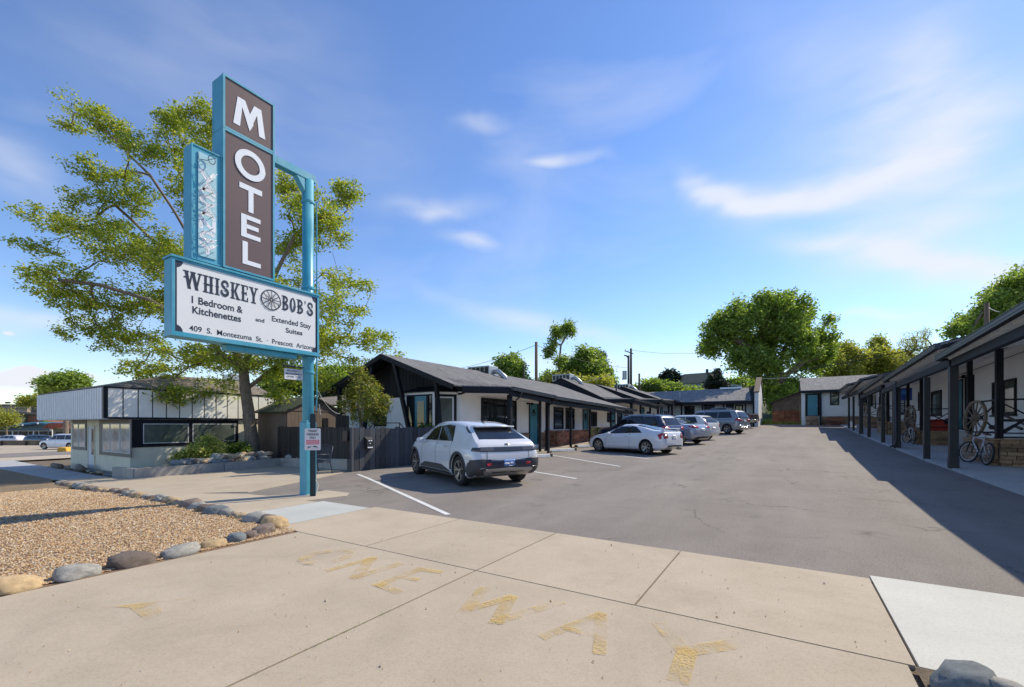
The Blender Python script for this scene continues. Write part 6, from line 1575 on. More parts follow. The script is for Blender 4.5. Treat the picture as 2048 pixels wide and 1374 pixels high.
# --- white electric hatchback (nearest)
white_ev = mat('pearl white paint', (.66, .67, .70), .25, 0, var=.01, coat=1.0)
ev_top = [(-2.32, .62), (-2.29, .80), (-2.22, 1.00), (-2.12, 1.10), (-1.95, 1.20), (-1.60, 1.405), (-1.45, 1.475), (-1.1, 1.545), (-.6, 1.595), (0, 1.60), (.5, 1.55), (.95, 1.40), (1.35, 1.185), (1.6, 1.075), (1.95, 1.00), (2.2, .86), (2.30, .66)]
ev = dict(grid=.045, L=4.64, wb=(-1.42, 1.58), r=.37, well=.415, tw=.235,
  top=ev_top, belt=[(-2.32, .55), (-2.2, .92), (-2.0, .99), (-1.0, 1.03), (0, 1.02), (1.1, 1.0), (1.6, .98), (2.3, .60)],
  bot=[(-2.32, .44), (-2.15, .30), (-1.9, .22), (1.9, .20), (2.2, .25), (2.3, .35)],
  wid=[(-2.32, .82), (-2.27, .88), (-2.12, .925), (-1.5, .945), (0, .935), (1.5, .945), (2.0, .90), (2.22, .76), (2.3, .62)],
  rw=[(-2.3, .72), (-1.6, .64), (-1.0, .66), (0, .68), (1.0, .66), (2.0, .7)],
  spokes=5, mirror=(.78, 1.05, .95), flare=(.06, grey_plastic), mirror_m=white_ev, rim_m=mat('light alloy with dark inserts', (.36, .34, .31), .3, .7, var=.1),
  panels=[
   ('S', 'side_window', 'glass', [(-.02, 1.07), (.95, 1.07), (.55, 1.37), (.10, 1.46), (.02, 1.46)]),
   ('S', 'side_window', 'glass', [(-.98, 1.08), (-.06, 1.07), (-.02, 1.46), (-.45, 1.49), (-.82, 1.48)]),
   ('S', 'sill_cladding', grey_plastic, [(-.95, .24), (1.10, .24), (1.10, .34), (.72, .46), (-.42, .46), (-.95, .33)], dict(off=.012)),
   ('S', 'sill_strip', silver_trim, [(-.92, .30), (1.08, .30), (1.08, .315), (-.92, .315)], dict(off=.016)),
   ('S', 'door_handle', mat('handle shade', (.45, .46, .5), .3, coat=.5), [(-.85, .92), (-.55, .92), (-.55, .95), (-.85, .95)]),
   ('T', 'windscreen', 'glass', [(.62, -.60), (1.36, -.70), (1.42, 0), (1.36, .70), (.62, .60), (.66, 0)]),
   ('T', 'rear_window', 'glass', [(-2.04, -.66), (-1.52, -.56), (-1.47, 0), (-1.52, .56), (-2.04, .66), (-2.07, 0)], dict(off=.006)),
   ('S', 'rear_pillar_trim', black_plastic, [(-1.72, 1.27), (-1.38, 1.43), (-1.28, 1.47), (-1.55, 1.30)], dict(off=.006)),
   ('B', 'lamp_band', smoked_lamp, [(-.76, .86), (.76, .86), (.75, .965), (-.75, .965)], dict(off=.010)),
   ('BS', 'tail_lamp', mat('pixel tail lamp', (.10, .095, .095), .15, var=.6, vs=60, coat=.6), [(.42, .875), (.77, .875), (.76, .95), (.42, .95)], dict(off=.016)),
   ('S', 'tail_lamp', smoked_lamp, [(-2.17, .88), (-2.10, .88), (-2.13, .955), (-2.17, .96)], dict(off=.010)),
   ('C', 'lamp_corner', smoked_lamp, [(-.18, .865), (.13, .875), (.10, .955), (-.18, .96)], dict(off=.010)),
   ('B', 'lower_panel', mat('dark navy gloss panel', (.022, .026, .05), .18, var=.1, coat=.5), [(-.74, .44), (.74, .44), (.74, .70), (.25, .655), (-.25, .655), (-.74, .70)], dict(off=.012)),
   ('S', 'lower_panel', grey_plastic, [(-2.17, .30), (-1.93, .25), (-1.87, .42), (-1.97, .60), (-2.17, .66)], dict(off=.010)),
   ('C', 'corner_panel', grey_plastic, [(-.20, .31), (.17, .31), (.17, .67), (-.20, .70)], dict(off=.013)),
   ('B', 'bumper_skid', mat('brushed silver skid', (.42, .41, .39), .35, .6, var=.08), [(-.58, .29), (.58, .29), (.70, .42), (.64, .455), (-.64, .455), (-.70, .42)], dict(off=.022)),
   ('B', 'bumper_slot', black_plastic, [(-.45, .375), (-.05, .375), (-.05, .39), (-.45, .39)], dict(off=.028)),
   ('B', 'bumper_slot', black_plastic, [(.05, .375), (.45, .375), (.45, .39), (.05, .39)], dict(off=.028)),
   ('BS', 'reflector', tail_red, [(.50, .54), (.62, .54), (.60, .60), (.50, .60)], dict(off=.014)),
   ('B', 'bumper_line', silver_trim, [(-.79, .475), (-.68, .475), (-.68, .487), (-.79, .487)], dict(off=.02)),
   ('B', 'bumper_line', silver_trim, [(.68, .475), (.79, .475), (.79, .487), (.68, .487)], dict(off=.02)),
   ('B', 'number_plate', plate_blue, [(-.155, .515), (.155, .515), (.155, .665), (-.155, .665)], dict(off=.024)),
   ('B', 'plate_band', letter_white, [(-.13, .57), (-.03, .57), (-.03, .61), (-.13, .61)], dict(off=.028)),
   ('B', 'plate_band', letter_white, [(.0, .56), (.13, .56), (.13, .60), (.0, .60)], dict(off=.028)),
   ('B', 'badge', silver_trim, [(-.07, 1.02), (-.045, 1.045), (.045, 1.045), (.07, 1.02), (.045, .995), (-.045, .995)], dict(off=.008)),
   ('B', 'badge', black_plastic, [(-.045, 1.02), (-.03, 1.035), (.03, 1.035), (.045, 1.02), (.03, 1.005), (-.03, 1.005)], dict(off=.011)),
   ('S', 'door_seam', MATS.get('seam') or mat('seam', (.12, .12, .13), .6), [(-.04, .46), (-.032, .46), (-.022, 1.06), (-.03, 1.06)], dict(off=.004)),
   ('S', 'door_seam', MATS.get('seam') or mat('seam', (.12, .12, .13), .6), [(.99, .46), (.998, .46), (1.0, 1.04), (.992, 1.04)], dict(off=.004)),
   ('S', 'door_seam', MATS.get('seam') or mat('seam', (.12, .12, .13), .6), [(-1.0, .72), (-.992, .72), (-.94, 1.08), (-.948, 1.08)], dict(off=.004)),
   ('BS', 'hatch_seam', MATS.get('seam') or mat('seam', (.12, .12, .13), .6), [(.585, .70), (.592, .70), (.592, .86), (.585, .86)], dict(off=.004)),
   ('FS', 'headlight', lamp_clear, [(.30, .70), (.66, .70), (.66, .78), (.30, .78)]),
  ])
def ev_extra(t_, panel):
    MB().prism([(-1.42, -.56, 1.44), (-1.70, -.54, 1.425), (-1.73, 0, 1.435), (-1.70, .54, 1.425), (-1.42, .56, 1.44), (-1.30, 0, 1.48)], (0, 0, .035)).build('spoiler', white_ev, t_, bevel=.01, smooth=True, recalc=True)
    MB().prism([(-.95, -.02, 1.57), (-.95, .02, 1.57), (-1.12, .005, 1.63), (-1.12, -.005, 1.63)], (-.12, 0, 0)).build('roof_antenna', black_plastic, t_, recalc=True)
ev['extra'] = [ev_extra]
car('electric_hatchback', 'white angular electric hatchback with dark lower cladding parked nearest the sign pole', 'car', (-7.72, 9.86, gz(-7.7, 9.8)), math.radians(154.5), ev, white_ev)

# --- white coupe
white_cp = paint('white coupe paint', (.72, .72, .74))
cp = dict(wb=(-1.25, 1.35), r=.315, well=.36, tw=.205,
  top=[(-2.12, .55), (-2.10, .80), (-2.03, .97), (-1.85, 1.02), (-1.5, 1.06), (-1.0, 1.20), (-.6, 1.28), (-.25, 1.31), (.1, 1.29), (.45, 1.17), (.85, .98), (1.15, .88), (1.5, .80), (1.9, .68), (2.12, .55), (2.18, .46)],
  belt=[(-2.12, .50), (-2.0, .88), (-1.5, .90), (-.5, .86), (.5, .82), (1.0, .78), (1.6, .70), (2.18, .42)],
  bot=[(-2.12, .34), (-1.9, .22), (1.9, .19), (2.18, .24)],
  wid=[(-2.12, .62), (-2.05, .76), (-1.85, .83), (-1.3, .865), (0, .855), (1.35, .865), (1.8, .80), (2.08, .64), (2.18, .50)],
  rw=[(-2.1, .60), (-1.2, .55), (-.5, .56), (0, .57), (.6, .58), (2, .6)],
  spokes=6, mirror=(.62, .86, .87), mirror_m=white_cp, rim_m=alloy,
  panels=[
   ('S', 'side_window', 'glass', [(-1.02, .93), (.80, .87), (.45, 1.10), (.10, 1.215), (-.30, 1.235), (-.62, 1.19)]),
   ('T', 'windscreen', 'glass', [(.12, -.52), (.86, -.64), (.96, 0), (.86, .64), (.12, .52), (.16, 0)]),
   ('T', 'rear_window', 'glass', [(-1.50, -.50), (-.62, -.48), (-.58, 0), (-.62, .48), (-1.50, .50), (-1.56, 0)]),
   ('S', 'tail_lamp', tail_red, [(-2.10, .74), (-1.92, .66), (-1.80, .86), (-1.95, .93), (-2.08, .92)], dict(off=.009)),
   ('BS', 'tail_lamp', tail_red, [(.48, .74), (.72, .68), (.74, .90), (.55, .92)], dict(off=.009)),
   ('BS', 'reverse_lamp', lamp_clear, [(.60, .78), (.68, .78), (.68, .86), (.60, .86)], dict(off=.014)),
   ('B', 'number_plate', plate_white, [(-.155, .70), (.155, .70), (.155, .84), (-.155, .84)], dict(off=.015)),
   ('B', 'bumper_slot', black_plastic, [(-.55, .34), (.55, .34), (.52, .40), (-.52, .40)], dict(off=.012)),
   ('S', 'door_seam', grey_plastic, [(-.42, .30), (-.412, .30), (-.40, .90), (-.41, .90)], dict(off=.005)),
   ('S', 'door_seam', grey_plastic, [(.90, .30), (.908, .30), (.83, .82), (.82, .82)], dict(off=.005)),
   ('S', 'sill_line', grey_plastic, [(-.85, .31), (.9, .31), (.9, .318), (-.85, .318)], dict(off=.005)),
   ('S', 'door_handle', mat('handle shade', (.45, .46, .5), .3), [(-.33, .74), (-.16, .74), (-.16, .77), (-.33, .77)]),
   ('S', 'side_marker', smoked_lamp, [(1.98, .50), (2.06, .50), (2.06, .53), (1.98, .53)]),
   ('FS', 'headlight', lamp_clear, [(.36, .58), (.56, .56), (.52, .66), (.38, .68)]),
  ])
def cp_extra(t_, panel):
    MB().beam((-1.93, -.58, 1.115), (-1.93, .58, 1.115), .22, .028).box(-1.98, -1.85, -.60, -.56, .98, 1.12).box(-1.98, -1.85, .56, .60, .98, 1.12).build('spoiler', white_cp, t_, bevel=.008, recalc=True)
    MB().tube([(-1.95, -.45, .25), (-2.16, -.45, .25)], .045, 12).build('exhaust', silver_trim, t_)
cp['extra'] = [cp_extra]
car('coupe', 'white two door coupe with a rear spoiler parked behind the electric hatchback', 'car', (-6.05, 20.15, gz(-6.1, 20.1) - .02), math.radians(161), cp, white_cp)

def boxy(L, H, hood=.30, tail=0.06, beltz=1.0, W=.91, r=.34, kind='suv', m_body=None, red='S'):
    x0, x1 = -L / 2, L / 2; hz = beltz + .02
    if kind == 'van':
        top = [(x0, .62), (x0 + .05, 1.0), (x0 + .18, 1.35), (x0 + .42, H - .07), (x0 + .9, H - .01), (0, H), (x1 - 1.9, H - .04), (x1 - 1.45, H - .22), (x1 - .85, 1.13), (x1 - .45, 1.0), (x1 - .1, .8), (x1, .58)]
    elif kind == 'sedan':
        top = [(x0, .62), (x0 + .05, .90), (x0 + .15, 1.03), (x0 + .75, 1.08), (x0 + 1.35, H - .12), (x0 + 1.9, H - .01), (x0 + 2.4, H), (x1 - 1.95, H - .10), (x1 - 1.25, 1.0), (x1 - .5, .86), (x1 - .1, .70), (x1, .55)]
    else:
        top = [(x0, .62), (x0 + .05, .95), (x0 + .15, 1.12), (x0 + .48, H - .12), (x0 + .75, H - .03), (-.3, H), (x1 - 2.0, H - .05), (x1 - 1.35, 1.10), (x1 - .9, 1.0), (x1 - .4, .92), (x1 - .08, .76), (x1, .56)]
    belt = [(x0, .55), (x0 + .2, beltz), (0, beltz - .02), (x1 - 1.1, beltz - .05), (x1 - .3, .75), (x1, .5)]
    bot = [(x0, .40), (x0 + .25, .24), (x1 - .25, .22), (x1, .30)]
    wid = [(x0, W - .22), (x0 + .08, W - .10), (x0 + .3, W - .02), (0, W), (x1 - .7, W - .01), (x1 - .25, W - .12), (x1, W - .35)]
    rw_ = [(x0, W - .24), (x0 + .8, W - .25), (0, W - .24), (x1, W - .26)]
    wb_ = (x0 + .88, x1 - .90)
    return dict(wb=wb_, r=r, well=r + .05, tw=.21, top=top, belt=belt, bot=bot, wid=wid, rw=rw_, nx=44, spokes=5, panels=[], mirror=(x1 - 1.55, beltz + .03, W), mirror_m=m_body)
def side_glass(c, L, H, z0, segs, zt_=None):
    for (a, b_, sa, sb) in segs:
        zt2 = zt_ or H - .10
        c['panels'].append(('S', 'side_window', 'glass', [(a, z0), (b_, z0), (b_ - sb, zt2), (a + sa, zt2)]))
# dark blue wagon
blue = paint('dark blue paint', (.012, .022, .065), .2)
c = boxy(4.7, 1.66, kind='suv', beltz=1.03, m_body=blue, r=.35); side_glass(c, 4.7, 1.66, 1.08, ((-1.90, -.95, .30, 0), (-.90, .02, 0, 0), (.07, .98, 0, .55)))
c['panels'] += [('T', 'windscreen', 'glass', [(.38, -.58), (1.02, -.68), (1.08, 0), (1.02, .68), (.38, .58)]), ('B', 'rear_window', 'glass', [(-.60, 1.14), (.60, 1.14), (.52, 1.50), (-.52, 1.50)]),
  ('BS', 'tail_lamp', tail_red, [(.42, .92), (.78, .92), (.78, 1.06), (.50, 1.06)], dict(off=.01)), ('S', 'tail_lamp', tail_red, [(-2.34, .92), (-2.08, .98), (-2.12, 1.06), (-2.32, 1.06)], dict(off=.01)), ('B', 'bumper', grey_plastic, [(-.85, .35), (.85, .35), (.85, .58), (-.85, .58)], dict(off=.015)), ('B', 'number_plate', plate_white, [(-.16, .72), (.16, .72), (.16, .84), (-.16, .84)], dict(off=.012))]
def rails(t_, panel, x0=-1.5, x1=.5, z=1.66, m=None):
    for s_ in (-1, 1): MB().beam((x0, s_ * .58, z + .03), (x1, s_ * .58, z + .02), .035, .035).box(x0, x0 + .06, s_ * .58 - .015, s_ * .58 + .015, z - .08, z + .03).box(x1 - .06, x1, s_ * .58 - .015, s_ * .58 + .015, z - .1, z + .02).build('roof_rail', silver_trim, t_)
c['extra'] = [rails]
car('station_wagon', 'dark blue wagon with silver roof rails behind the white coupe', 'car', (-6.75, 23.4, gz(-6.6, 23.4)), math.radians(157), c, blue)
# silver sedan
silver = paint('silver sedan paint', (.42, .43, .48), .3)
c = boxy(4.85, 1.45, kind='sedan', beltz=.93, W=.915, m_body=silver, r=.33); side_glass(c, 4.85, 1.45, .99, ((-1.15, -.30, .38, 0), (-.26, .98, 0, .55)), 1.33)
c['panels'] += [('T', 'rear_window', 'glass', [(-1.62, -.60), (-.82, -.52), (-.80, 0), (-.82, .52), (-1.62, .60), (-1.68, 0)]), ('T', 'windscreen', 'glass', [(.52, -.56), (1.12, -.66), (1.2, 0), (1.12, .66), (.52, .56)]),
  ('BS', 'tail_lamp', tail_red, [(.34, .86), (.80, .86), (.82, .99), (.42, .98)], dict(off=.01)), ('S', 'tail_lamp', tail_red, [(-2.40, .86), (-2.05, .93), (-2.12, .99), (-2.38, .99)], dict(off=.01)), ('B', 'number_plate', plate_white, [(-.16, .74), (.16, .74), (.16, .86), (-.16, .86)], dict(off=.012)), ('B', 'bumper_slot', black_plastic, [(-.6, .30), (.6, .30), (.6, .40), (-.6, .40)], dict(off=.012))]
car('sedan', 'silver sedan with wide red tail lamps between the dark blue wagon and the white hatchback', 'car', (-6.05, 26.4, gz(-6, 26.4)), math.radians(157), c, silver)
# white hatchback
white2 = paint('cream white paint', (.70, .69, .66))
c = boxy(4.35, 1.53, kind='suv', beltz=.98, W=.88, m_body=white2, r=.32); side_glass(c, 4.35, 1.53, 1.04, ((-1.55, -.70, .22, 0), (-.66, .10, 0, 0), (.14, .88, 0, .48)), 1.40)
c['panels'] += [('B', 'rear_window', 'glass', [(-.60, 1.06), (.60, 1.06), (.52, 1.40), (-.52, 1.40)]), ('BS', 'tail_lamp', tail_red, [(.58, .80), (.76, .80), (.76, 1.02), (.60, 1.02)], dict(off=.01)), ('B', 'number_plate', plate_white, [(-.16, .66), (.16, .66), (.16, .78), (-.16, .78)], dict(off=.012)), ('T', 'windscreen', 'glass', [(.30, -.56), (.92, -.64), (.98, 0), (.92, .64), (.30, .56)])]
car('hatchback', 'cream white hatchback beyond the silver sedan', 'car', (-5.75, 29.9, gz(-5.7, 29.9)), math.radians(157), c, white2)
# silver minivan
greyv = paint('silver green van paint', (.26, .29, .31), .35)
c = boxy(5.1, 1.74, kind='van', beltz=1.08, W=.96, m_body=greyv, r=.34)
side_glass(c, 5.1, 1.74, 1.14, ((-2.02, -.95, .22, 0), (-.90, .15, 0, 0), (.20, 1.35, 0, .50)), 1.58)
c['panels'] += [('T', 'windscreen', 'glass', [(.80, -.62), (1.62, -.74), (1.72, 0), (1.62, .74), (.80, .62)]), ('B', 'rear_window', 'glass', [(-.66, 1.14), (.66, 1.14), (.60, 1.56), (-.60, 1.56)]), ('BS', 'tail_lamp', tail_red, [(.30, .92), (.84, .90), (.84, 1.12), (.50, 1.04)], dict(off=.01)), ('S', 'tail_lamp', tail_red, [(-2.52, .90), (-2.22, .96), (-2.30, 1.08), (-2.50, 1.12)], dict(off=.01)),
  ('B', 'number_plate', plate_white, [(-.16, .88), (.16, .88), (.16, 1.0), (-.16, 1.0)], dict(off=.012)), ('B', 'bumper', mat('chrome bumper', (.5, .5, .5), .2, .7), [(-.88, .46), (.88, .46), (.88, .62), (-.88, .62)], dict(off=.015)), ('S', 'slide_rail', grey_plastic, [(-2.1, .985), (-.95, .985), (-.95, 1.0), (-2.1, 1.0)], dict(off=.006))]
c['extra'] = [lambda t_, p_: rails(t_, p_, -1.7, .3, 1.72)]
car('minivan', 'silver green minivan parked nose in before the rear motel wing', 'car', (-4.95, 37.0, gz(-5, 37)), math.radians(158), c, greyv)
# dark crossover
dk = paint('dark grey green paint', (.02, .026, .028), .2)
c = boxy(4.7, 1.66, kind='suv', beltz=1.03, m_body=dk); side_glass(c, 4.7, 1.66, 1.09, ((-1.9, -.95, .3, 0), (-.9, .02, 0, 0), (.07, .98, 0, .55)))
c['panels'] += [('B', 'rear_window', 'glass', [(-.60, 1.14), (.60, 1.14), (.52, 1.50), (-.52, 1.50)]), ('BS', 'tail_lamp', tail_red, [(.42, .92), (.78, .92), (.78, 1.06), (.50, 1.06)], dict(off=.01))]
c['extra'] = [lambda t_, p_: rails(t_, p_, -1.4, .4, 1.68)]
car('crossover', 'dark crossover with pale roof rails half hidden beyond the minivan', 'car', (-5.9, 41.2, gz(-5.9, 41.2)), math.radians(158), c, dk)
# pickup (cab and open bed)
bp = paint('black pickup paint', (.016, .014, .014))
pk = dict(wb=(-1.75, 1.75), r=.39, well=.45, tw=.25, nx=40, top=[(-2.8, .80), (-2.78, 1.22), (-2.7, 1.24), (-.95, 1.24), (-.85, 1.30), (-.72, 1.80), (-.3, 1.86), (.6, 1.85), (1.0, 1.6), (1.35, 1.26), (2.3, 1.16), (2.75, 1.0), (2.8, .7)], belt=[(-2.8, .75), (-2.6, 1.14), (0, 1.16), (1.4, 1.1), (2.8, .66)], bot=[(-2.8, .62), (-2.6, .48), (2.5, .42), (2.8, .48)],
  wid=[(-2.8, .94), (-2.7, .97), (0, .98), (2.2, .97), (2.6, .9), (2.8, .75)], rw=[(-2.8, .9), (-.8, .72), (0, .74), (1, .74), (2.8, .8)], spokes=6, mirror=(1.0, 1.25, 1.0), mirror_m=bp,
  panels=[('S', 'side_window', 'glass', [(-.65, 1.24), (.25, 1.24), (.25, 1.72), (-.55, 1.72)]), ('S', 'side_window', 'glass', [(.30, 1.24), (1.15, 1.24), (.72, 1.72), (.30, 1.72)]), ('B', 'tailgate', mat('dark maroon tailgate', (.035, .02, .018), .3, coat=.5), [(-.78, .82), (.78, .82), (.78, 1.2), (-.78, 1.2)], dict(off=.012)), ('BS', 'tail_lamp', tail_red, [(.80, .85), (.92, .85), (.92, 1.12), (.80, 1.12)], dict(off=.012)), ('B', 'bumper', mat('chrome bumper', (.5, .5, .5), .2, .7), [(-.9, .60), (.9, .60), (.9, .74), (-.9, .74)], dict(off=.03))])
def pk_extra(t_, panel):
    MB().box(-2.62, -.95, -.78, .78, 1.245, 1.252).build('bed_liner', black_plastic, t_); MB().box(-2.95, -2.8, -.05, .05, .42, .55).build('tow_hitch', black_plastic, t_)
pk['extra'] = [pk_extra]
car('pickup_truck', 'black pickup truck with maroon tailgate beside the white end wall', 'pickup', (-5.05, 44.9, gz(-5, 44.8)), math.radians(160), pk, bp)

# --- across the street
c = boxy(4.95, 1.78, kind='suv', beltz=1.08, W=.97, r=.38, m_body=white2); side_glass(c, 4.95, 1.78, 1.13, ((-2.0, -.95, .32, 0), (-.9, .1, 0, 0), (.15, 1.1, 0, .6)), 1.62)
c['panels'] += [('T', 'windscreen', 'glass', [(.50, -.6), (1.15, -.72), (1.22, 0), (1.15, .72), (.50, .6)]), ('FS', 'headlight', lamp_clear, [(.35, .72), (.68, .74), (.66, .86), (.40, .84)]), ('S', 'headlight', smoked_lamp, [(2.05, .80), (2.40, .74), (2.42, .84), (2.1, .90)]), ('S', 'door_seam', grey_plastic, [(.12, .35), (.128, .35), (.128, 1.1), (.12, 1.1)], dict(off=.005))]
wh_ev2 = paint('bright white paint', (.78, .78, .80))
p = PD(133, 897, 51.0); car('suv', 'white luxury suv in the car park across the street', 'car', (p.x - .5, p.y, gz(p.x, p.y)), math.radians(-152), c, wh_ev2, group=None)
for i, (xx, dd, m_, lb_, rz_) in enumerate(((20, 70, paint('far white car paint', (.6, .6, .62)), 'white car with dark glass behind the low wooden wall across the street', 205), (83, 69, paint('far teal car paint', (.02, .05, .08)), 'dark teal car behind the low wooden wall across the street', 25))):
    c = boxy(4.7, 1.55, kind='suv', beltz=1.0, W=.9, r=.34, m_body=m_); side_glass(c, 4.7, 1.55, 1.06, ((-1.8, -.9, .3, 0), (-.85, .05, 0, 0), (.1, .95, 0, .5)), 1.42)
    c['panels'] += [('T', 'windscreen', 'glass', [(.38, -.58), (1.02, -.68), (1.08, 0), (1.02, .68), (.38, .58)])]
    p = PD(xx, 880, dd); car('parked_car', lb_, 'car', (p.x, p.y, gz(p.x, p.y)), math.radians(rz_), c, m_, group=None)
# ================================================================== TREES
def make_tree(name, label, base, trunk, limbs, lobes, n_attr, leaf_m, leaf, per, spread, bark_m=None, trunk_r=.3, seed=1, group=None, cat='tree', tip=.012, shell=2.4, flat=1.0, up=.0, fold=.25, leafy_mid=.35, straight=.5):
    """trunk: list of points; limbs: lists of points rooted on the trunk; lobes: (centre, (rx, ry, rz), weight)"""
    rs = np.random.RandomState(seed); bark_m = bark_m or bark
    P = [np.array(trunk[0], float)]; par = [-1]; fixed = {0: trunk_r * 1.12}
    def chain(pts, j, wob=.0):
        for q in pts:
            q = np.array(q, float); a = P[j]; L = np.linalg.norm(q - a); m = max(1, int(L / 1.2))
            for k in range(1, m + 1):
                P.append(a + (q - a) * k / m + (rs.normal(0, wob * L / m, 3) if k < m else 0)); par.append(j); j = len(P) - 1
        return j
    top = chain(trunk[1:], 0, .02)
    for lb in limbs:
        lb = [np.array(q, float) for q in lb]; j = int(np.argmin([np.linalg.norm(lb[0] - p) for p in P])); chain(lb[1:], j, .06)
    fork = P[top].copy()
    wts = np.array([l[2] * l[1][0] * l[1][2] for l in lobes], float); wts /= wts.sum()
    att = []
    for i in range(n_attr):
        c, r, _ = lobes[rs.choice(len(lobes), p=wts)]
        v = rs.normal(0, 1, 3); v /= np.linalg.norm(v); v *= rs.rand() ** (1 / shell)
        att.append(np.array(c, float) + v * np.array(r))
    seeds = np.array(P)
    d0 = [np.min(np.linalg.norm(seeds - a, axis=1)) for a in att]
    order = np.argsort(d0)
    nodes = np.zeros((len(P) + n_attr * 3, 3)); nodes[:len(P)] = seeds; nn = len(P); dist = np.zeros(len(nodes)); 
    for i in range(1, nn): dist[i] = dist[par[i]] + np.linalg.norm(nodes[i] - nodes[par[i]])
    tips = []; direc = np.zeros((len(nodes), 3))
    for i in range(1, nn):
        d_ = nodes[i] - nodes[par[i]]; direc[i] = d_ / (np.linalg.norm(d_) + 1e-9)
    first = min(3, nn - 1)
    for i in order:
        a = att[i]; dv = a - nodes[first:nn]; L = np.linalg.norm(dv, axis=1)
        al = (dv * direc[first:nn]).sum(1) / (L + 1e-6)
        cost = L * (1.25 - .45 * al) + .06 * dist[first:nn]
        j = int(np.argmin(cost)) + first; p0 = nodes[j]; Lj = np.linalg.norm(a - p0)
        mid = p0 + (a - p0) * .45 + direc[j] * Lj * .16 + rs.normal(0, .05 * Lj, 3); mid[2] += up * Lj
        for q in (mid, a):
            nodes[nn] = q; par.append(j); d_ = q - nodes[j]; l_ = np.linalg.norm(d_); direc[nn] = d_ / (l_ + 1e-9); dist[nn] = dist[j] + l_; j = nn; nn += 1
        tips.append((j, j - 1))
    nodes = nodes[:nn]; cnt = np.zeros(nn)
    for t, _ in tips: cnt[t] = 1
    for i in range(nn - 1, 0, -1): cnt[par[i]] += cnt[i]
    rad = tip * np.maximum(cnt, .6) ** .5
    tr_n = len(trunk); rad = np.minimum(rad, trunk_r)
    L0 = chainlen = np.argmin(np.linalg.norm(nodes[:top + 1] - fork, axis=1))
    for i in range(top + 1): rad[i] = trunk_r * (1.25 - .45 * i / max(1, top)) if i else trunk_r * 1.45
    V = []; Fc = []
    for i in range(1, nn):
        j = par[i]; a, b = nodes[j], nodes[i]; ra, rb = (min(rad[j], rad[i] * 1.5) if i > top else rad[j]), rad[i]
        if rb < tip * .9 and ra < tip: pass
        d = b - a; L = np.linalg.norm(d)
        if L < 1e-5: continue
        d /= L; u = np.cross(d, (0, 0, 1.0)) if abs(d[2]) < .95 else np.cross(d, (1.0, 0, 0)); u /= np.linalg.norm(u); w = np.cross(d, u)
        m = 10 if rb > .12 else (6 if rb > .035 else 3); n0 = len(V)
        for cc, rr in ((a - d * ra * .25, ra), (b + d * rb * .25, rb)):
            for k in range(m):
                t = 2 * PI * k / m; wob = 1 + (.10 * math.sin(3 * t + i) if rb > .12 else 0); V.append(cc + (u * math.cos(t) + w * math.sin(t)) * rr * wob)
        for k in range(m):
            k2 = (k + 1) % m; Fc.append((n0 + k, n0 + k2, n0 + m + k2, n0 + m + k))
    root = thing(name, label, cat, tuple(base), 0, group)
    o = np.array(base, float)
    me = bpy.data.meshes.new('trunk'); me.from_pydata([tuple(v - o) for v in V], [], Fc); me.update()
    place('trunk', me, bark_m, root, True)
    # leaves
    cen = []
    for t, mdl in tips:
        cen += [nodes[t]] * per
        cen += [nodes[mdl]] * int(per * leafy_mid)
    cen = np.array(cen); k = len(cen)
    off = rs.normal(0, 1, (k, 3)) * np.array([spread, spread, spread * flat])
    C_ = cen + off; l = leaf[0] * rs.uniform(.6, 1.3, k); w = leaf[1] * rs.uniform(.7, 1.2, k)
    ax = rs.normal(0, 1, (k, 3)); ax[:, 2] *= .55; ax /= np.linalg.norm(ax, axis=1)[:, None]
    nrm = rs.normal(0, 1, (k, 3)); nrm[:, 2] += .9; sd = np.cross(ax, nrm); sd /= np.linalg.norm(sd, axis=1)[:, None] + 1e-9; nz = np.cross(ax, sd)
    A = C_ - ax * l[:, None]; B = C_ + sd * w[:, None] + nz * (w * fold)[:, None]; D = C_ + ax * l[:, None] - np.array([0, 0, 1]) * (l * .25)[:, None]; E = C_ - sd * w[:, None] + nz * (w * fold)[:, None]
    VV = np.stack([A, B, D, E], 1).reshape(-1, 3) - o
    F_ = np.arange(k * 4, dtype=np.int32).reshape(-1, 4)
    me = bpy.data.meshes.new('crown'); me.vertices.add(k * 4); me.vertices.foreach_set('co', VV.ravel()); me.loops.add(k * 4); me.loops.foreach_set('vertex_index', F_.ravel())
    me.polygons.add(k); me.polygons.foreach_set('loop_start', np.arange(0, k * 4, 4, dtype=np.int32)); me.update(calc_edges=True)
    place('crown', me, leaf_m, root)
    return root
def px_lobes(d, L, rs_seed=3, dd=.6, ry=1.0):
    rs = np.random.RandomState(rs_seed); out = []
    for it in L:
        x, y, rx, rz = it[:4]; w = it[4] if len(it) > 4 else 1.0; dj = d + rs.uniform(-dd, dd) * (it[5] if len(it) > 5 else 1); s = dj / F_PX
        c = PD(x, y, dj); out.append((tuple(c), (rx * s, rx * s * ry, rz * s), w))
    return out
def px_path(d, pts, dj=None): return [tuple(PD(x, y, d + (dj[i] if dj else 0))) for i, (x, y) in enumerate(pts)]

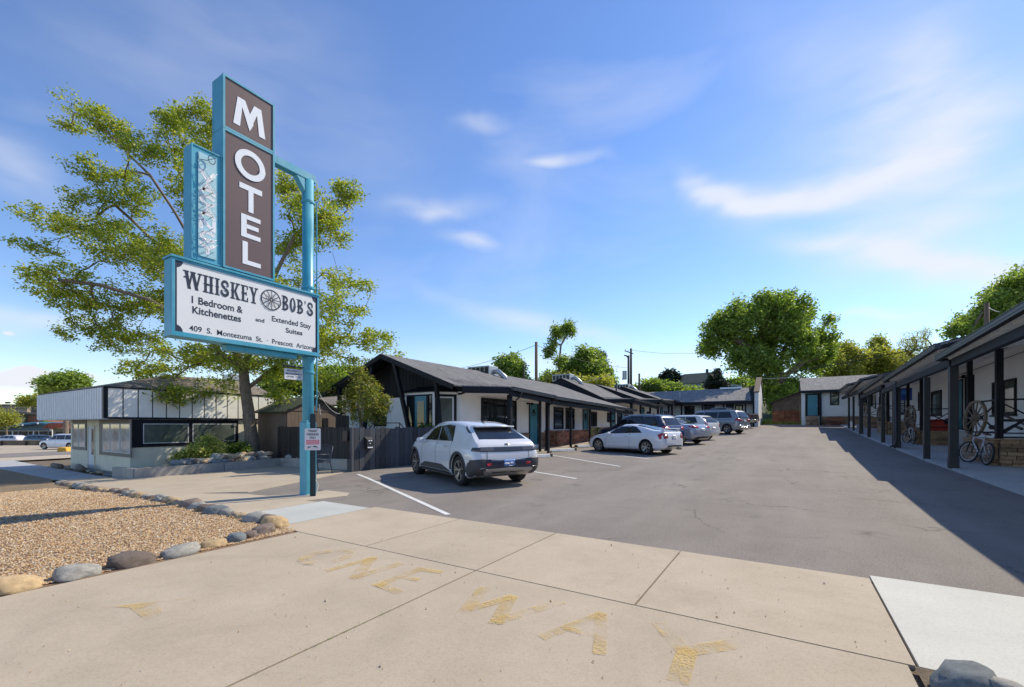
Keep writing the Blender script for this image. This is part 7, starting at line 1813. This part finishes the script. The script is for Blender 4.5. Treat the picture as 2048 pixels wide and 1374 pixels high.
# the big locust by the shop
D0 = 20.8
tr = px_path(D0, [(506, 925), (504, 880), (497, 830), (490, 780), (487, 745)])
limbs = [px_path(D0, [(487, 745), (455, 660), (420, 560), (385, 450), (350, 330), (330, 255)], [0, 0, .5, 1.0, 1.5, 1.8]),
         px_path(D0, [(490, 760), (520, 640), (545, 560), (590, 470), (640, 430), (680, 390)], [0, -.5, -1, -1, -1.2, -1.5]),
         px_path(D0, [(487, 745), (400, 660), (300, 600), (200, 570), (120, 560)], [0, -1, -1.5, -2, -2.5]),
         px_path(D0, [(495, 800), (570, 720), (660, 685), (740, 690), (790, 700)], [0, 1, 1.5, 1.8, 2.0]),
         px_path(D0, [(487, 745), (430, 700), (360, 735), (290, 770)], [0, -2, -2.8, -3.2]),
         px_path(D0, [(455, 660), (330, 500), (230, 410), (160, 380)], [0, 1, 1.4, 1.5]),
         px_path(D0, [(385, 450), (300, 350), (230, 280), (190, 240)], [0, 0, .2, .3]),
         px_path(D0, [(420, 560), (470, 440), (450, 330), (420, 250)], [0, 1.5, 2, 2])]
LOB = [(160, 215, 42, 16, .8), (205, 235, 32, 30, .8), (150, 255, 28, 14), (240, 275, 34, 26), (345, 240, 30, 26, 1.1), (410, 245, 45, 42, 1.2), (375, 290, 60, 45, 1.2), (300, 305, 46, 26),
       (200, 350, 60, 28, .9), (150, 400, 46, 24, .9), (260, 385, 60, 40, 1), (400, 380, 60, 60, 1), (100, 440, 50, 18, .9), (200, 465, 70, 35, 1), (30, 482, 22, 5, .6), (95, 500, 40, 14, .8), (130, 560, 70, 30, 1.1), (85, 575, 32, 18, 1),
       (270, 500, 90, 45, 1), (360, 520, 80, 60, .9), (200, 610, 90, 32, 1.1), (320, 600, 90, 45, 1.1), (180, 660, 55, 26, 1.0), (260, 680, 70, 32, .9), (400, 640, 90, 45, 1), (500, 600, 90, 70, .9),
       (585, 380, 40, 34, 1.0), (620, 430, 55, 50, 1), (690, 390, 34, 30, 1.1), (660, 460, 45, 40, .9), (595, 500, 45, 45, .8), (690, 560, 40, 26, .8), (640, 590, 60, 46, .9), (700, 620, 55, 36, 1.0), (735, 570, 24, 14, .7),
       (640, 680, 75, 40, 1.1), (740, 680, 52, 22, 1.1), (790, 705, 26, 14, 1.0), (710, 730, 36, 22, .9), (580, 740, 75, 32, 1.0), (470, 720, 90, 34, 1.1), (380, 715, 75, 28, 1.1), (300, 745, 60, 26, 1.1), (350, 790, 38, 26, 1.1), (285, 800, 26, 22, 1.0), (430, 775, 50, 22, 1), (560, 790, 36, 16, .8), (640, 760, 50, 20, .8)]
loc0 = Vector(tr[0]); loc0.z = gz(loc0.x, loc0.y)
make_tree('locust_tree', 'big airy honey locust with yellow green foliage rising behind the motel sign', loc0, tr, limbs, px_lobes(D0, LOB, 4, 1.9, 1.0), 2150, leaf_locust, (.078, .035), 36, .17, trunk_r=.25, seed=8, tip=.0052, shell=2.2, flat=.6, up=.05, leafy_mid=.3)

# slim cedar in front of the gable
dc = 16.4
tr = px_path(dc, [(727, 905), (722, 850), (716, 800), (722, 760)])
make_tree('cedar_tree', 'slim yellow green cedar in front of the black gable, behind the grey fence', Vector((tr[0][0], tr[0][1], gz(*tr[0][:2]))), [tr[0], tr[1], tr[2], tr[3]], [px_path(dc, [(716, 800), (740, 785), (760, 790)])],
          px_lobes(dc, [(725, 760, 24, 28), (745, 800, 34, 30), (760, 815, 26, 24), (705, 810, 24, 30, .7), (738, 835, 34, 16, .7), (700, 780, 16, 18, .6)], 2, .5), 120, leaf_cedar, (.070, .020), 40, .075, bark_m=bark_light, trunk_r=.055, seed=3, tip=.005, flat=1.3)
# shrub in the planter
ds = 19.6
make_tree('shrub', 'yellow edged evergreen shrub in the planting bed before the shop side window', PD(415, 925, ds), px_path(ds, [(415, 930), (415, 915)]), [],
          px_lobes(ds, [(413, 890, 20, 16, 1.6), (416, 900, 34, 14, 1.2), (400, 910, 40, 14, 1), (372, 920, 24, 10, 1), (440, 915, 28, 14, 1)], 2, .5), 190, leaf_varieg, (.050, .026), 55, .10, trunk_r=.03, seed=5, tip=.004, cat='shrub')
make_tree('shrub', 'low dark green shrub filling the planting bed beside the variegated shrub', PD(455, 925, ds + .6), px_path(ds + .6, [(455, 930), (455, 915)]), [],
          px_lobes(ds + .6, [(455, 908, 34, 14, 1), (478, 900, 18, 14, .8), (360, 922, 22, 9, .8)], 2, .4), 120, leaf_dark, (.055, .03), 50, .10, trunk_r=.03, seed=6, tip=.004, cat='shrub')
make_tree('shrub', 'rounded dark bush at the porch corner just behind the roof of the electric hatchback', PD(856, 860, 17.6), px_path(17.6, [(858, 900), (858, 870)]), [],
          px_lobes(17.6, [(862, 858, 20, 12, 1)], 2, .3), 60, leaf_dark, (.04, .02), 60, .08, trunk_r=.03, seed=7, tip=.004, cat='shrub')

def bg(name, label, d, base, trunk_, L, n, m, leaf, per, spread, seed, dd=1.5, tr_r=.3, **k):
    b0 = PD(*base, d); g = Vector((b0.x, b0.y, gz(b0.x, b0.y) - .1)); t = [tuple(g)] + px_path(d, trunk_)
    return make_tree(name, label, g, t, k.pop('limbs', []), px_lobes(d, L, seed, dd, k.pop('ry', 1.0)), n, m, leaf, per, spread, trunk_r=tr_r, seed=seed, tip=k.pop('tip', .02), **k)
# great tree at the end of the lot
D6 = 56
bg('cottonwood_tree', 'huge bright green spreading tree behind the gap between the two rear wings', D6, (1562, 840), [(1562, 800), (1560, 760), (1555, 735)],
   [(1440, 660, 34, 30), (1425, 695, 30, 18), (1410, 700, 18, 20, .8), (1470, 640, 45, 34), (1510, 620, 45, 28), (1545, 605, 34, 20), (1590, 610, 30, 26, 1.1), (1605, 640, 30, 30), (1560, 660, 50, 40, .9), (1500, 680, 55, 34), (1500, 715, 45, 24, 1), (1480, 735, 30, 14, .9), (1540, 730, 42, 30, 1), (1600, 690, 40, 34, .9), (1650, 670, 22, 24, .9), (1660, 645, 16, 14, .8), (1640, 700, 34, 26, .9), (1620, 730, 36, 20, .9), (1575, 770, 36, 24, .8), (1535, 780, 26, 30, .9), (1580, 800, 30, 22, .8)],
   900, leaf_green, (.20, .11), 40, .36, 21, dd=3.5, tr_r=.75, limbs=[px_path(D6, [(1555, 740), (1500, 700), (1450, 670)], [0, -1, -2]), px_path(D6, [(1558, 750), (1610, 720), (1655, 712)], [0, 1, 1]), px_path(D6, [(1556, 740), (1575, 680), (1590, 625)], [0, 1, 2]), px_path(D6, [(1556, 740), (1530, 670), (1500, 625)], [0, 2, 3])], tip=.03)
bg('leafy_tree', 'bright yellow green young tree above the rusty lean-to', 54, (1560, 842), [(1560, 820)], [(1568, 790, 18, 22), (1585, 770, 14, 14), (1548, 810, 12, 16)], 110, leaf_green, (.16, .09), 45, .3, 5, tr_r=.12)
# row behind the right wings
bg('poplar_tree', 'thin loose green tree just beyond the great tree above the end cottage', 75, (1680, 800), [(1680, 770)], [(1665, 720, 24, 18, .9), (1690, 700, 26, 14, .8), (1710, 715, 24, 14, .9), (1680, 740, 34, 14, 1), (1650, 735, 18, 14, .9)], 330, leaf_olive, (.24, .12), 26, .5, 31, tr_r=.3)
bg('poplar_tree', 'olive green tree with a pointed top above the end cottage roof', 78, (1757, 800), [(1757, 770), (1757, 730)], [(1757, 690, 14, 16, 1.2), (1752, 715, 32, 16), (1780, 715, 30, 14), (1740, 738, 40, 14), (1790, 738, 30, 12)], 360, leaf_olive, (.24, .12), 30, .5, 32, tr_r=.3)
bg('bare_tree', 'thin half bare tree with sparse tips above the right porch roof', 72, (1838, 790), [(1838, 750), (1842, 715)], [(1825, 690, 24, 18, .8), (1848, 670, 14, 16, .6), (1860, 700, 14, 14, .6), (1812, 675, 14, 14, .4), (1818, 720, 26, 18, 1.2)], 300, leaf_olive, (.12, .06), 14, .35, 33, tr_r=.2, tip=.022)
bg('mulberry_tree', 'large green tree behind the near end of the right porch roof', 34, (2010, 760), [(2005, 700), (2010, 640)], [(1985, 612, 30, 20), (1955, 640, 34, 16), (1925, 660, 22, 14, .9), (2010, 590, 34, 24), (2035, 570, 30, 20), (2060, 600, 50, 45), (2090, 560, 50, 40), (2000, 640, 50, 24, .8), (2120, 640, 60, 50, .7)], 620, leaf_green, (.13, .07), 40, .28, 34, tr_r=.3, dd=2)
# behind the left wing
bg('maple_tree', 'round dark green tree above the first ridge of the left motel wing', 60, (1022, 800), [(1022, 770)], [(1018, 735, 26, 20), (1030, 750, 22, 18), (1000, 750, 18, 16, .9), (1020, 768, 34, 14), (1050, 770, 16, 9, .8)], 330, leaf_green, (.22, .12), 40, .4, 41, tr_r=.3)
bg('tall_tree', 'tall thin loose crowned tree standing above its neighbours behind the brown pole', 62, (1118, 800), [(1118, 740), (1122, 690)], [(1135, 660, 14, 16, 1.1), (1112, 668, 12, 14, .9), (1104, 690, 12, 16, .8), (1098, 705, 12, 10, .8), (1120, 722, 16, 8, .5)], 105, leaf_green, (.18, .10), 30, .30, 42, tr_r=.16, tip=.02)
bg('ash_tree', 'broad yellow green tree over the second gable of the left wing', 66, (1155, 800), [(1155, 770), (1158, 740)], [(1165, 712, 22, 16), (1185, 718, 20, 18), (1150, 735, 30, 18), (1195, 745, 28, 22), (1120, 755, 34, 18), (1165, 765, 50, 16), (1215, 768, 22, 16), (1090, 768, 24, 14)], 460, leaf_green, (.22, .12), 36, .40, 43, tr_r=.35, dd=3)
bg('olive_tree', 'sunlit yellow green low tree in front of the broad tree behind the left wing', 60, (1130, 800), [(1130, 775)], [(1125, 765, 34, 14), (1190, 770, 40, 12), (1160, 778, 40, 8)], 240, leaf_olive, (.22, .12), 40, .4, 44, tr_r=.2)
bg('spruce_tree', 'narrow dark spruce tip behind the broad yellow green tree', 72, (1205, 800), [(1205, 760), (1204, 705)], [(1204, 712, 4, 10, 1), (1206, 730, 8, 10, 1.2), (1208, 750, 13, 10, 1.2), (1212, 770, 18, 12, 1)], 170, leaf_conifer, (.16, .08), 60, .3, 45, tr_r=.18)
for i, (x, y, lb_) in enumerate(((1300, 775, 'low bright bush line left of the twin utility poles'), (1338, 780, 'low bright bushes below the round pine'), (1378, 790, 'low bright bushes in front of the hillside house'))):
    bg('bushy_tree', lb_, 68 + i, (x, 800), [(x, 790)], [(x, y, 26, 11), (x + 14, y + 6, 22, 9)], 130, leaf_green, (.22, .12), 42, .4, 50 + i, tr_r=.12, cat='bush')
bg('pine_tree', 'small round pine on the skyline between the utility poles and the hillside house', 90, (1341, 780), [(1341, 765)], [(1341, 752, 14, 9), (1330, 758, 10, 6), (1352, 760, 9, 5)], 120, leaf_conifer, (.28, .14), 40, .4, 55, tr_r=.2)
bg('conifer_tree', 'dark conical conifer in front of the hillside house', 74, (1432, 785), [(1432, 770), (1433, 748)], [(1433, 748, 5, 6), (1431, 760, 12, 8, 1.2), (1434, 772, 20, 9, 1.2)], 150, leaf_conifer, (.2, .1), 60, .3, 56, tr_r=.18)
for i, (x, y, r_) in enumerate(((1475, 770, 22), (1320, 772, 18), (1500, 765, 24), (1260, 785, 20))):
    bg('bushy_tree', ['soft green tree beside the hillside house', 'small green clump by the round pine', 'pale green clump between hillside house and great tree', 'green clump at the foot of the twin utility poles'][i], 95 + 4 * i, (x, 800), [(x, y + 6)], [(x, y, r_, 9), (x + 8, y + 8, r_, 8)], 120, leaf_olive if i % 2 else leaf_green, (.3, .16), 40, .55, 60 + i, tr_r=.15)
# far left
bg('elm_tree', 'dark green round tree above the far end of the shop roof', 58, (132, 820), [(132, 790)], [(128, 768, 34, 14), (145, 762, 24, 12), (110, 778, 20, 10)], 260, leaf_green, (.2, .11), 44, .36, 71, tr_r=.25)
bg('elm_tree', 'pale thin tree on the skyline beyond the far end of the shop', 110, (84, 830), [(84, 812)], [(88, 798, 14, 9), (72, 800, 10, 7), (52, 802, 12, 5)], 110, leaf_olive, (.3, .15), 26, .6, 72, tr_r=.25)
bg('willow_bush', 'pale brownish bush in front of the beige block across the street', 80, (12, 860), [(12, 850)], [(10, 838, 20, 16), (-20, 836, 24, 20)], 150, leaf_olive, (.2, .09), 44, .4, 73, tr_r=.15, cat='bush')
for i, x in enumerate((560, 610, 655, 690)):
    bg('yard_tree', ['leafy green tree behind the pale hall, seen under the sign board', 'second green tree behind the pale hall beside the pole', 'third green tree behind the pale hall above the shed', 'green tree at the end of the pale hall near the black gable'][i], 34 + i, (x, 800), [(x, 780)], [(x, 768, 34, 14), (x + 10, 752, 26, 12)], 170, leaf_green, (.15, .08), 36, .3, 80 + i, tr_r=.18)
# far wooded slope closing the horizon
rs = np.random.RandomState(9); cs = []
for i in range(5200):
    az_ = rs.uniform(-1.45, .95); dd_ = rs.uniform(150, 260); x, y = math.sin(az_) * dd_, math.cos(az_) * dd_
    cs.append((x, y, gz(x, y) * .75 + rs.uniform(0, 3.2), rs.uniform(1.0, 2.6)))
bb = MB()
for (x, y, z, r_) in cs:
    for k in range(4):
        a = rs.uniform(0, 6.28, 3); q = [(x + r_ * math.cos(t) * rs.uniform(.3, 1), y + r_ * math.sin(t) * rs.uniform(.3, 1), z + rs.uniform(-.8, 1) * r_ * .6) for t in (a[0], a[0] + 2.1, a[0] + 4.2)]
        bb.add(q, [(0, 1, 2)])
tag(bb.build('far_woods', leaf_dark), 'distant dark wooded slope along the skyline', 'woods', kind='stuff')
# grass under the great tree
bb = MB()
for i in range(2600):
    x, y = rnd.uniform(-2.3, 1.1), rnd.uniform(51.2, 60); z = gz(x, y); h = rnd.uniform(.1, .45); a = rnd.uniform(0, 6.3)
    bb.add([(x, y, z), (x + .06 * math.cos(a), y + .06 * math.sin(a), z), (x + rnd.gauss(0, .06), y, z + h)], [(0, 1, 2)])
tag(bb.build('tall_grass', leaf_green), 'unmown green grass at the end of the lot under the great tree', 'grass', kind='stuff')
# ================================================================== POLES, WIRES, FAR BUILDINGS
def upole(name, label, x, ytop, d, r, m, ybase=820, extra=None):
    t_ = PD(x, ytop, d); g = gz(t_.x, t_.y); o = thing(name, label, 'pole', (t_.x, t_.y, g)); b = MB(o.location); b.tube([(t_.x, t_.y, g - .2), (t_.x, t_.y, t_.z)], [r * 1.15, r * .85], 10); b.build('shaft', m, o, smooth=True)
    if extra: extra(o, t_)
    return o
upole('utility_pole', 'plain brown wooden pole rising behind the first ridge of the left wing', 1072.5, 684, 40, .15, pole_wood)
upole('utility_pole', 'short dark pipe pole next to the round dark green tree', 1048, 727, 45, .06, pole_dark)
def cross(o, t_):
    MB(o.location).beam((t_.x - .9, t_.y, t_.z - .25), (t_.x + .3, t_.y, t_.z - .75), .1, .12).build('cross_arm', pole_dark, o)
    for a in (-.8, -.4): MB(o.location).tube([(t_.x + a, t_.y, t_.z - .2 + (-.42 * (a + .9))), (t_.x + a, t_.y, t_.z + (-.42 * (a + .9)))], .05, 6).build('insulator', mat_metal, o)
upole('utility_pole', 'taller leaning member of the twin utility poles with a slanted arm', 1262, 697, 62, .17, pole_dark, extra=cross)
def transf(o, t_):
    b = MB(o.location); b.tube([(t_.x - .55, t_.y, t_.z - 3.3), (t_.x - .55, t_.y, t_.z - 2.1)], .30, 12); b.build('transformer', mat_metal, o)
    MB(o.location).tube([(t_.x - .6, t_.y, t_.z + .05), (t_.x - .3, t_.y, t_.z), (t_.x, t_.y, t_.z - .4)], .09, 8).build('lamp_arm', pole_dark, o)
upole('utility_pole', 'shorter of the twin utility poles, carrying a grey transformer', 1257, 711, 61, .16, pole_dark, extra=transf)
upole('utility_pole', 'stubby dark pole between the twin poles and the rear wing roof', 1278.5, 747, 55, .13, pole_dark)
upole('utility_pole', 'weathered pole standing above the near right porch roof', 1973.5, 606, 26, .13, pole_wood)
def wire(label, a, c, sag, r, m=cable_black, n=14):
    pts = []
    for i in range(n + 1):
        t = i / n; p = a.lerp(c, t); p.z -= sag * 4 * t * (1 - t); pts.append(p)
    b = MB(a); b.tube(pts, r, 5); return tag(b.build('overhead_wire', m), label, 'wire')
wire('thick dark service wire sagging from the twin poles towards the right porch roof', PD(1260, 772, 61), PD(1872, 690, 40), .9, .035)
wire('thin dark wire below the thick one towards the twin poles', PD(1262, 775, 61), PD(1760, 704, 44), 1.0, .018)
wire('pale wire strung from the white end wall to the end cottage', PD(1525, 757, 45), PD(1606, 753, 44), .05, .022, light_cable)
wire('wire from the twin poles to the far left skyline', PD(1258, 780, 61), PD(1215, 788, 60), .1, .02)
wire('pale wire crossing the broad yellow green tree behind the left wing', PD(1165, 764, 45), PD(1222, 748, 45), .1, .016, light_cable)
wire('drooping pale cable between the sign pole and the tan shed', Vector((-8.56, 5.8, 2.25)), Vector((-8.55, 6.35, 1.75)), .12, .004, light_cable, 8)
wire('thin dark wire hanging through the locust crown beside the sign pole', PD(665, 505, 17), PD(692, 600, 17), .0, .008)
wire('pale wires attached to the weathered pole above the porch roof', PD(1976, 614, 26), PD(2000, 624, 24), .05, .012, light_cable)

wire('dark wire running from the plain brown pole towards the twin poles', PD(1072, 690, 40), PD(1257, 735, 61), .5, .02)
wire('dark wire leaving the plain brown pole towards the far left', PD(1072, 690, 40), PD(880, 742, 60), .4, .02)
wire('high wire joining the taller twin pole and the great tree', PD(1262, 700, 62), PD(1500, 690, 70), .9, .02)
# hillside house
hh = thing('hillside_house', 'white gabled house with brown grey roof and two chimneys on the hill', 'house', tuple(PD(1420, 785, 86)))
O = hh.location; dH = 86
def hp(x, y, dd=0): return PD(x, y, dH + dd)
white_siding = mat('white lap siding', (.62, .62, .60), .7, var=.05)
def slabpx(nm, pts, m, th=4.0):
    P = [hp(*p) for p in pts]; b = MB(O); b.prism(P, Vector((Fx, Fy, 0)) * th); return b.build(nm, m, hh, recalc=True)
slabpx('wall', [(1366, 768), (1412, 768), (1412, 798), (1366, 798)], white_siding, 7)
slabpx('roof', [(1365, 770), (1370, 748), (1428, 744), (1432, 744), (1412, 770)], mat('pale brown old roof', (.30, .26, .21), .9, var=.1), 5)
slabpx('wall', [(1406, 800), (1406, 774), (1425, 750), (1431, 742), (1440, 750), (1452, 768), (1456, 775), (1456, 800)], white_siding, 6)
b = MB(O)
for a, c in (((1404, 775, -.3), (1431, 741, -.3)), ((1431, 741, -.3), (1458, 776, -.3))): b.beam(hp(*a), hp(*c), .5, .35)
b.build('barge_board', shingles_brown, hh)
slabpx('chimney', [(1413.5, 750), (1413.5, 738), (1417, 738), (1417, 750)], mat('dark chimney', (.06, .05, .05), .8), .5)
slabpx('chimney', [(1435, 748), (1435, 736), (1440.5, 736), (1440.5, 748)], MATS['dark chimney'], .7)
slabpx('porch_wing', [(1456, 768), (1484, 770), (1484, 790), (1456, 790)], mat('pale green siding', (.38, .44, .38), .7), 5)
for (xa, xb) in ((1459.5, 1463.5), (1465, 1469), (1470, 1474)):
    P = [hp(xa, 777, -.1), hp(xb, 777, -.1), hp(xb, 771.5, -.1), hp(xa, 771.5, -.1)]; MB(O).prism(P, Vector((Fx, Fy, 0)) * .08).build('window', glass_dark, hh, recalc=True)
P = [hp(1416, 779, -.1), hp(1420, 779, -.1), hp(1420, 770, -.1), hp(1416, 770, -.1)]; MB(O).prism(P, Vector((Fx, Fy, 0)) * .08).build('window', glass_dark, hh, recalc=True)

# across the street: blue trimmed diner, tile roofed house, beige block, low wall
def faceX(d, x, y): return PD(x, y, d)
U = Vector((Rx, Ry, 0)); V_ = Vector((Fx, Fy, 0))
def slab_at(root, nm, d, pts, m, th, dd=0, **k):
    b = MB(root.location); b.prism([PD(x, y, d + dd) for x, y in pts], V_ * th); return b.build(nm, m, root, recalc=True, **k)
dn = thing('diner_building', 'low diner with bright blue gabled eaves and a row of white framed windows', 'building', tuple(PD(50, 885, 92)))
blue_e = mat('blue eaves paint', (.02, .10, .20), .5); lblue = mat('light blue fascia', (.16, .45, .60), .5); teal_wall = mat('grey teal siding', (.10, .16, .18), .7); whitep = mat('white painted wood', (.66, .66, .66), .6)
slab_at(dn, 'wall', 92, [(-90, 889), (104, 889), (104, 861), (-90, 861)], whitep, 10)
slab_at(dn, 'gable_wall', 91.7, [(-80, 861), (100, 861), (96, 852), (74, 846), (0, 858)], teal_wall, .3)
slab_at(dn, 'eave', 91, [(-60, 865), (74, 848), (74, 844), (-60, 860)], blue_e, 6); slab_at(dn, 'fascia', 90.9, [(-60, 860), (74, 845.4), (74, 843.6), (-60, 856.5)], lblue, .3)
slab_at(dn, 'eave', 91, [(74, 848), (98, 852), (98, 848), (74, 844)], blue_e, 6); slab_at(dn, 'fascia', 90.9, [(74, 845.4), (98, 848.6), (98, 845.5), (74, 843.6)], lblue, .3)
for (xa, xb) in ((-8, 12), (14.5, 22), (26.5, 34.5), (37, 42), (43.5, 54.5), (57, 64), (68.5, 75.5), (78.5, 95), (97, 103)):
    slab_at(dn, 'window', 91.9, [(xa, 871), (xb, 871), (xb, 862.5), (xa, 862.5)], glass_dark, .06)
for x in (13, 44, 74): slab_at(dn, 'eave_lamp', 90.5, [(x - 1, 856 - (x - 13) * .13), (x + 1, 856 - (x - 13) * .13), (x + 1, 853 - (x - 13) * .13), (x - 1, 853 - (x - 13) * .13)], letter_white, .2)
tl = thing('tile_roof_shop', 'small shop with red clay tile roof next to the blue diner', 'building', tuple(PD(120, 880, 84)))
slab_at(tl, 'wall', 84, [(106, 876), (160, 876), (160, 857), (106, 857)], mat('olive beige wall', (.22, .20, .14), .8), 8)
slab_at(tl, 'roof', 83.5, [(84, 856.5), (146, 856.5), (146, 846), (97, 846)], shingles_red, 6); slab_at(tl, 'roof', 83, [(118, 857.5), (160, 857.5), (158, 848), (141, 846), (132, 848.5)], mat('pale clay tiles', (.58, .26, .18), .8, var=.25, vs=3), .4)
for (xa, xb) in ((112, 120), (122, 130), (132, 140)): slab_at(tl, 'window', 83.9, [(xa, 871), (xb, 871), (xb, 864), (xa, 864)], glass_dark, .06)
bgk = thing('beige_block_building', 'large beige two storey block behind the blue diner', 'building', tuple(PD(30, 850, 140)))
beige = mat('beige render', (.40, .33, .29), .85, var=.05)
slab_at(bgk, 'wall', 140, [(-120, 880), (54, 880), (54, 812), (-120, 806)], beige, 20); slab_at(bgk, 'parapet', 139.5, [(-120, 811), (62, 812), (62, 809), (-120, 806.5)], gutter_grey, .4); slab_at(bgk, 'band', 139.6, [(-120, 816), (60, 818), (60, 817), (-120, 815)], gutter_grey, .3)
slab_at(bgk, 'wing_wall', 139, [(51, 880), (90, 880), (90, 806), (62, 810), (62, 832), (51, 832)], mat('dark purple brown wall', (.11, .08, .085), .8), 10)
slab_at(bgk, 'brick_wing', 120, [(26, 880), (90, 880), (90, 832), (26, 832)], mat('red brick far', (.30, .13, .09), .85, var=.12, vs=.6), 6)
slab_at(bgk, 'tower', 118, [(26, 880), (38, 880), (38, 827), (26, 827)], mat('olive tower', (.10, .11, .07), .8), 4); slab_at(bgk, 'tower_cap', 117.5, [(24, 828), (40.5, 828), (40.5, 824), (24, 824)], gutter_grey, 5)
for x in (10, 13, 16, 33): slab_at(bgk, 'roof_vent', 138, [(x, 807), (x + 1.6, 807), (x + 1.6, 803.5), (x, 803.5)], gutter_grey, .5)
lw = thing('low_timber_wall', 'low weathered timber wall with dark posts across the street', 'wall', tuple(PD(30, 890, 66)))
x = -60
while x < 150:
    slab_at(lw, 'plank', 66, [(x, 890.5), (x + 11.5, 890.5), (x + 11.5, 881.5), (x, 881.5)], wood_grey, .08); x += 12
slab_at(lw, 'cap_rail', 65.9, [(-60, 882.2), (150, 882.2), (150, 880.8), (-60, 880.8)], wood_grey, .2)
for x in (2, 51, 100, 140): slab_at(lw, 'post', 65.8, [(x - 1.2, 891.5), (x + 1.2, 891.5), (x + 1.2, 882.4), (x - 1.2, 882.4)], pole_dark, .12)
yc = thing('yellow_bumper', 'chunky yellow painted concrete block at the car park exit', 'bumper', tuple(PD(122, 906, 44)))
p = PD(113, 900, 44); g = gz(p.x, p.y)
MB(yc.location).prism([p + Vector((0, 0, g - p.z)), p + U * 1.0 + Vector((0, 0, g - p.z)), p + U * .9 + Vector((0, 0, g - p.z + .42)), p + U * .1 + Vector((0, 0, g - p.z + .46))], V_ * 1.4).build('block', yellow_curb, yc, bevel=.04, recalc=True)
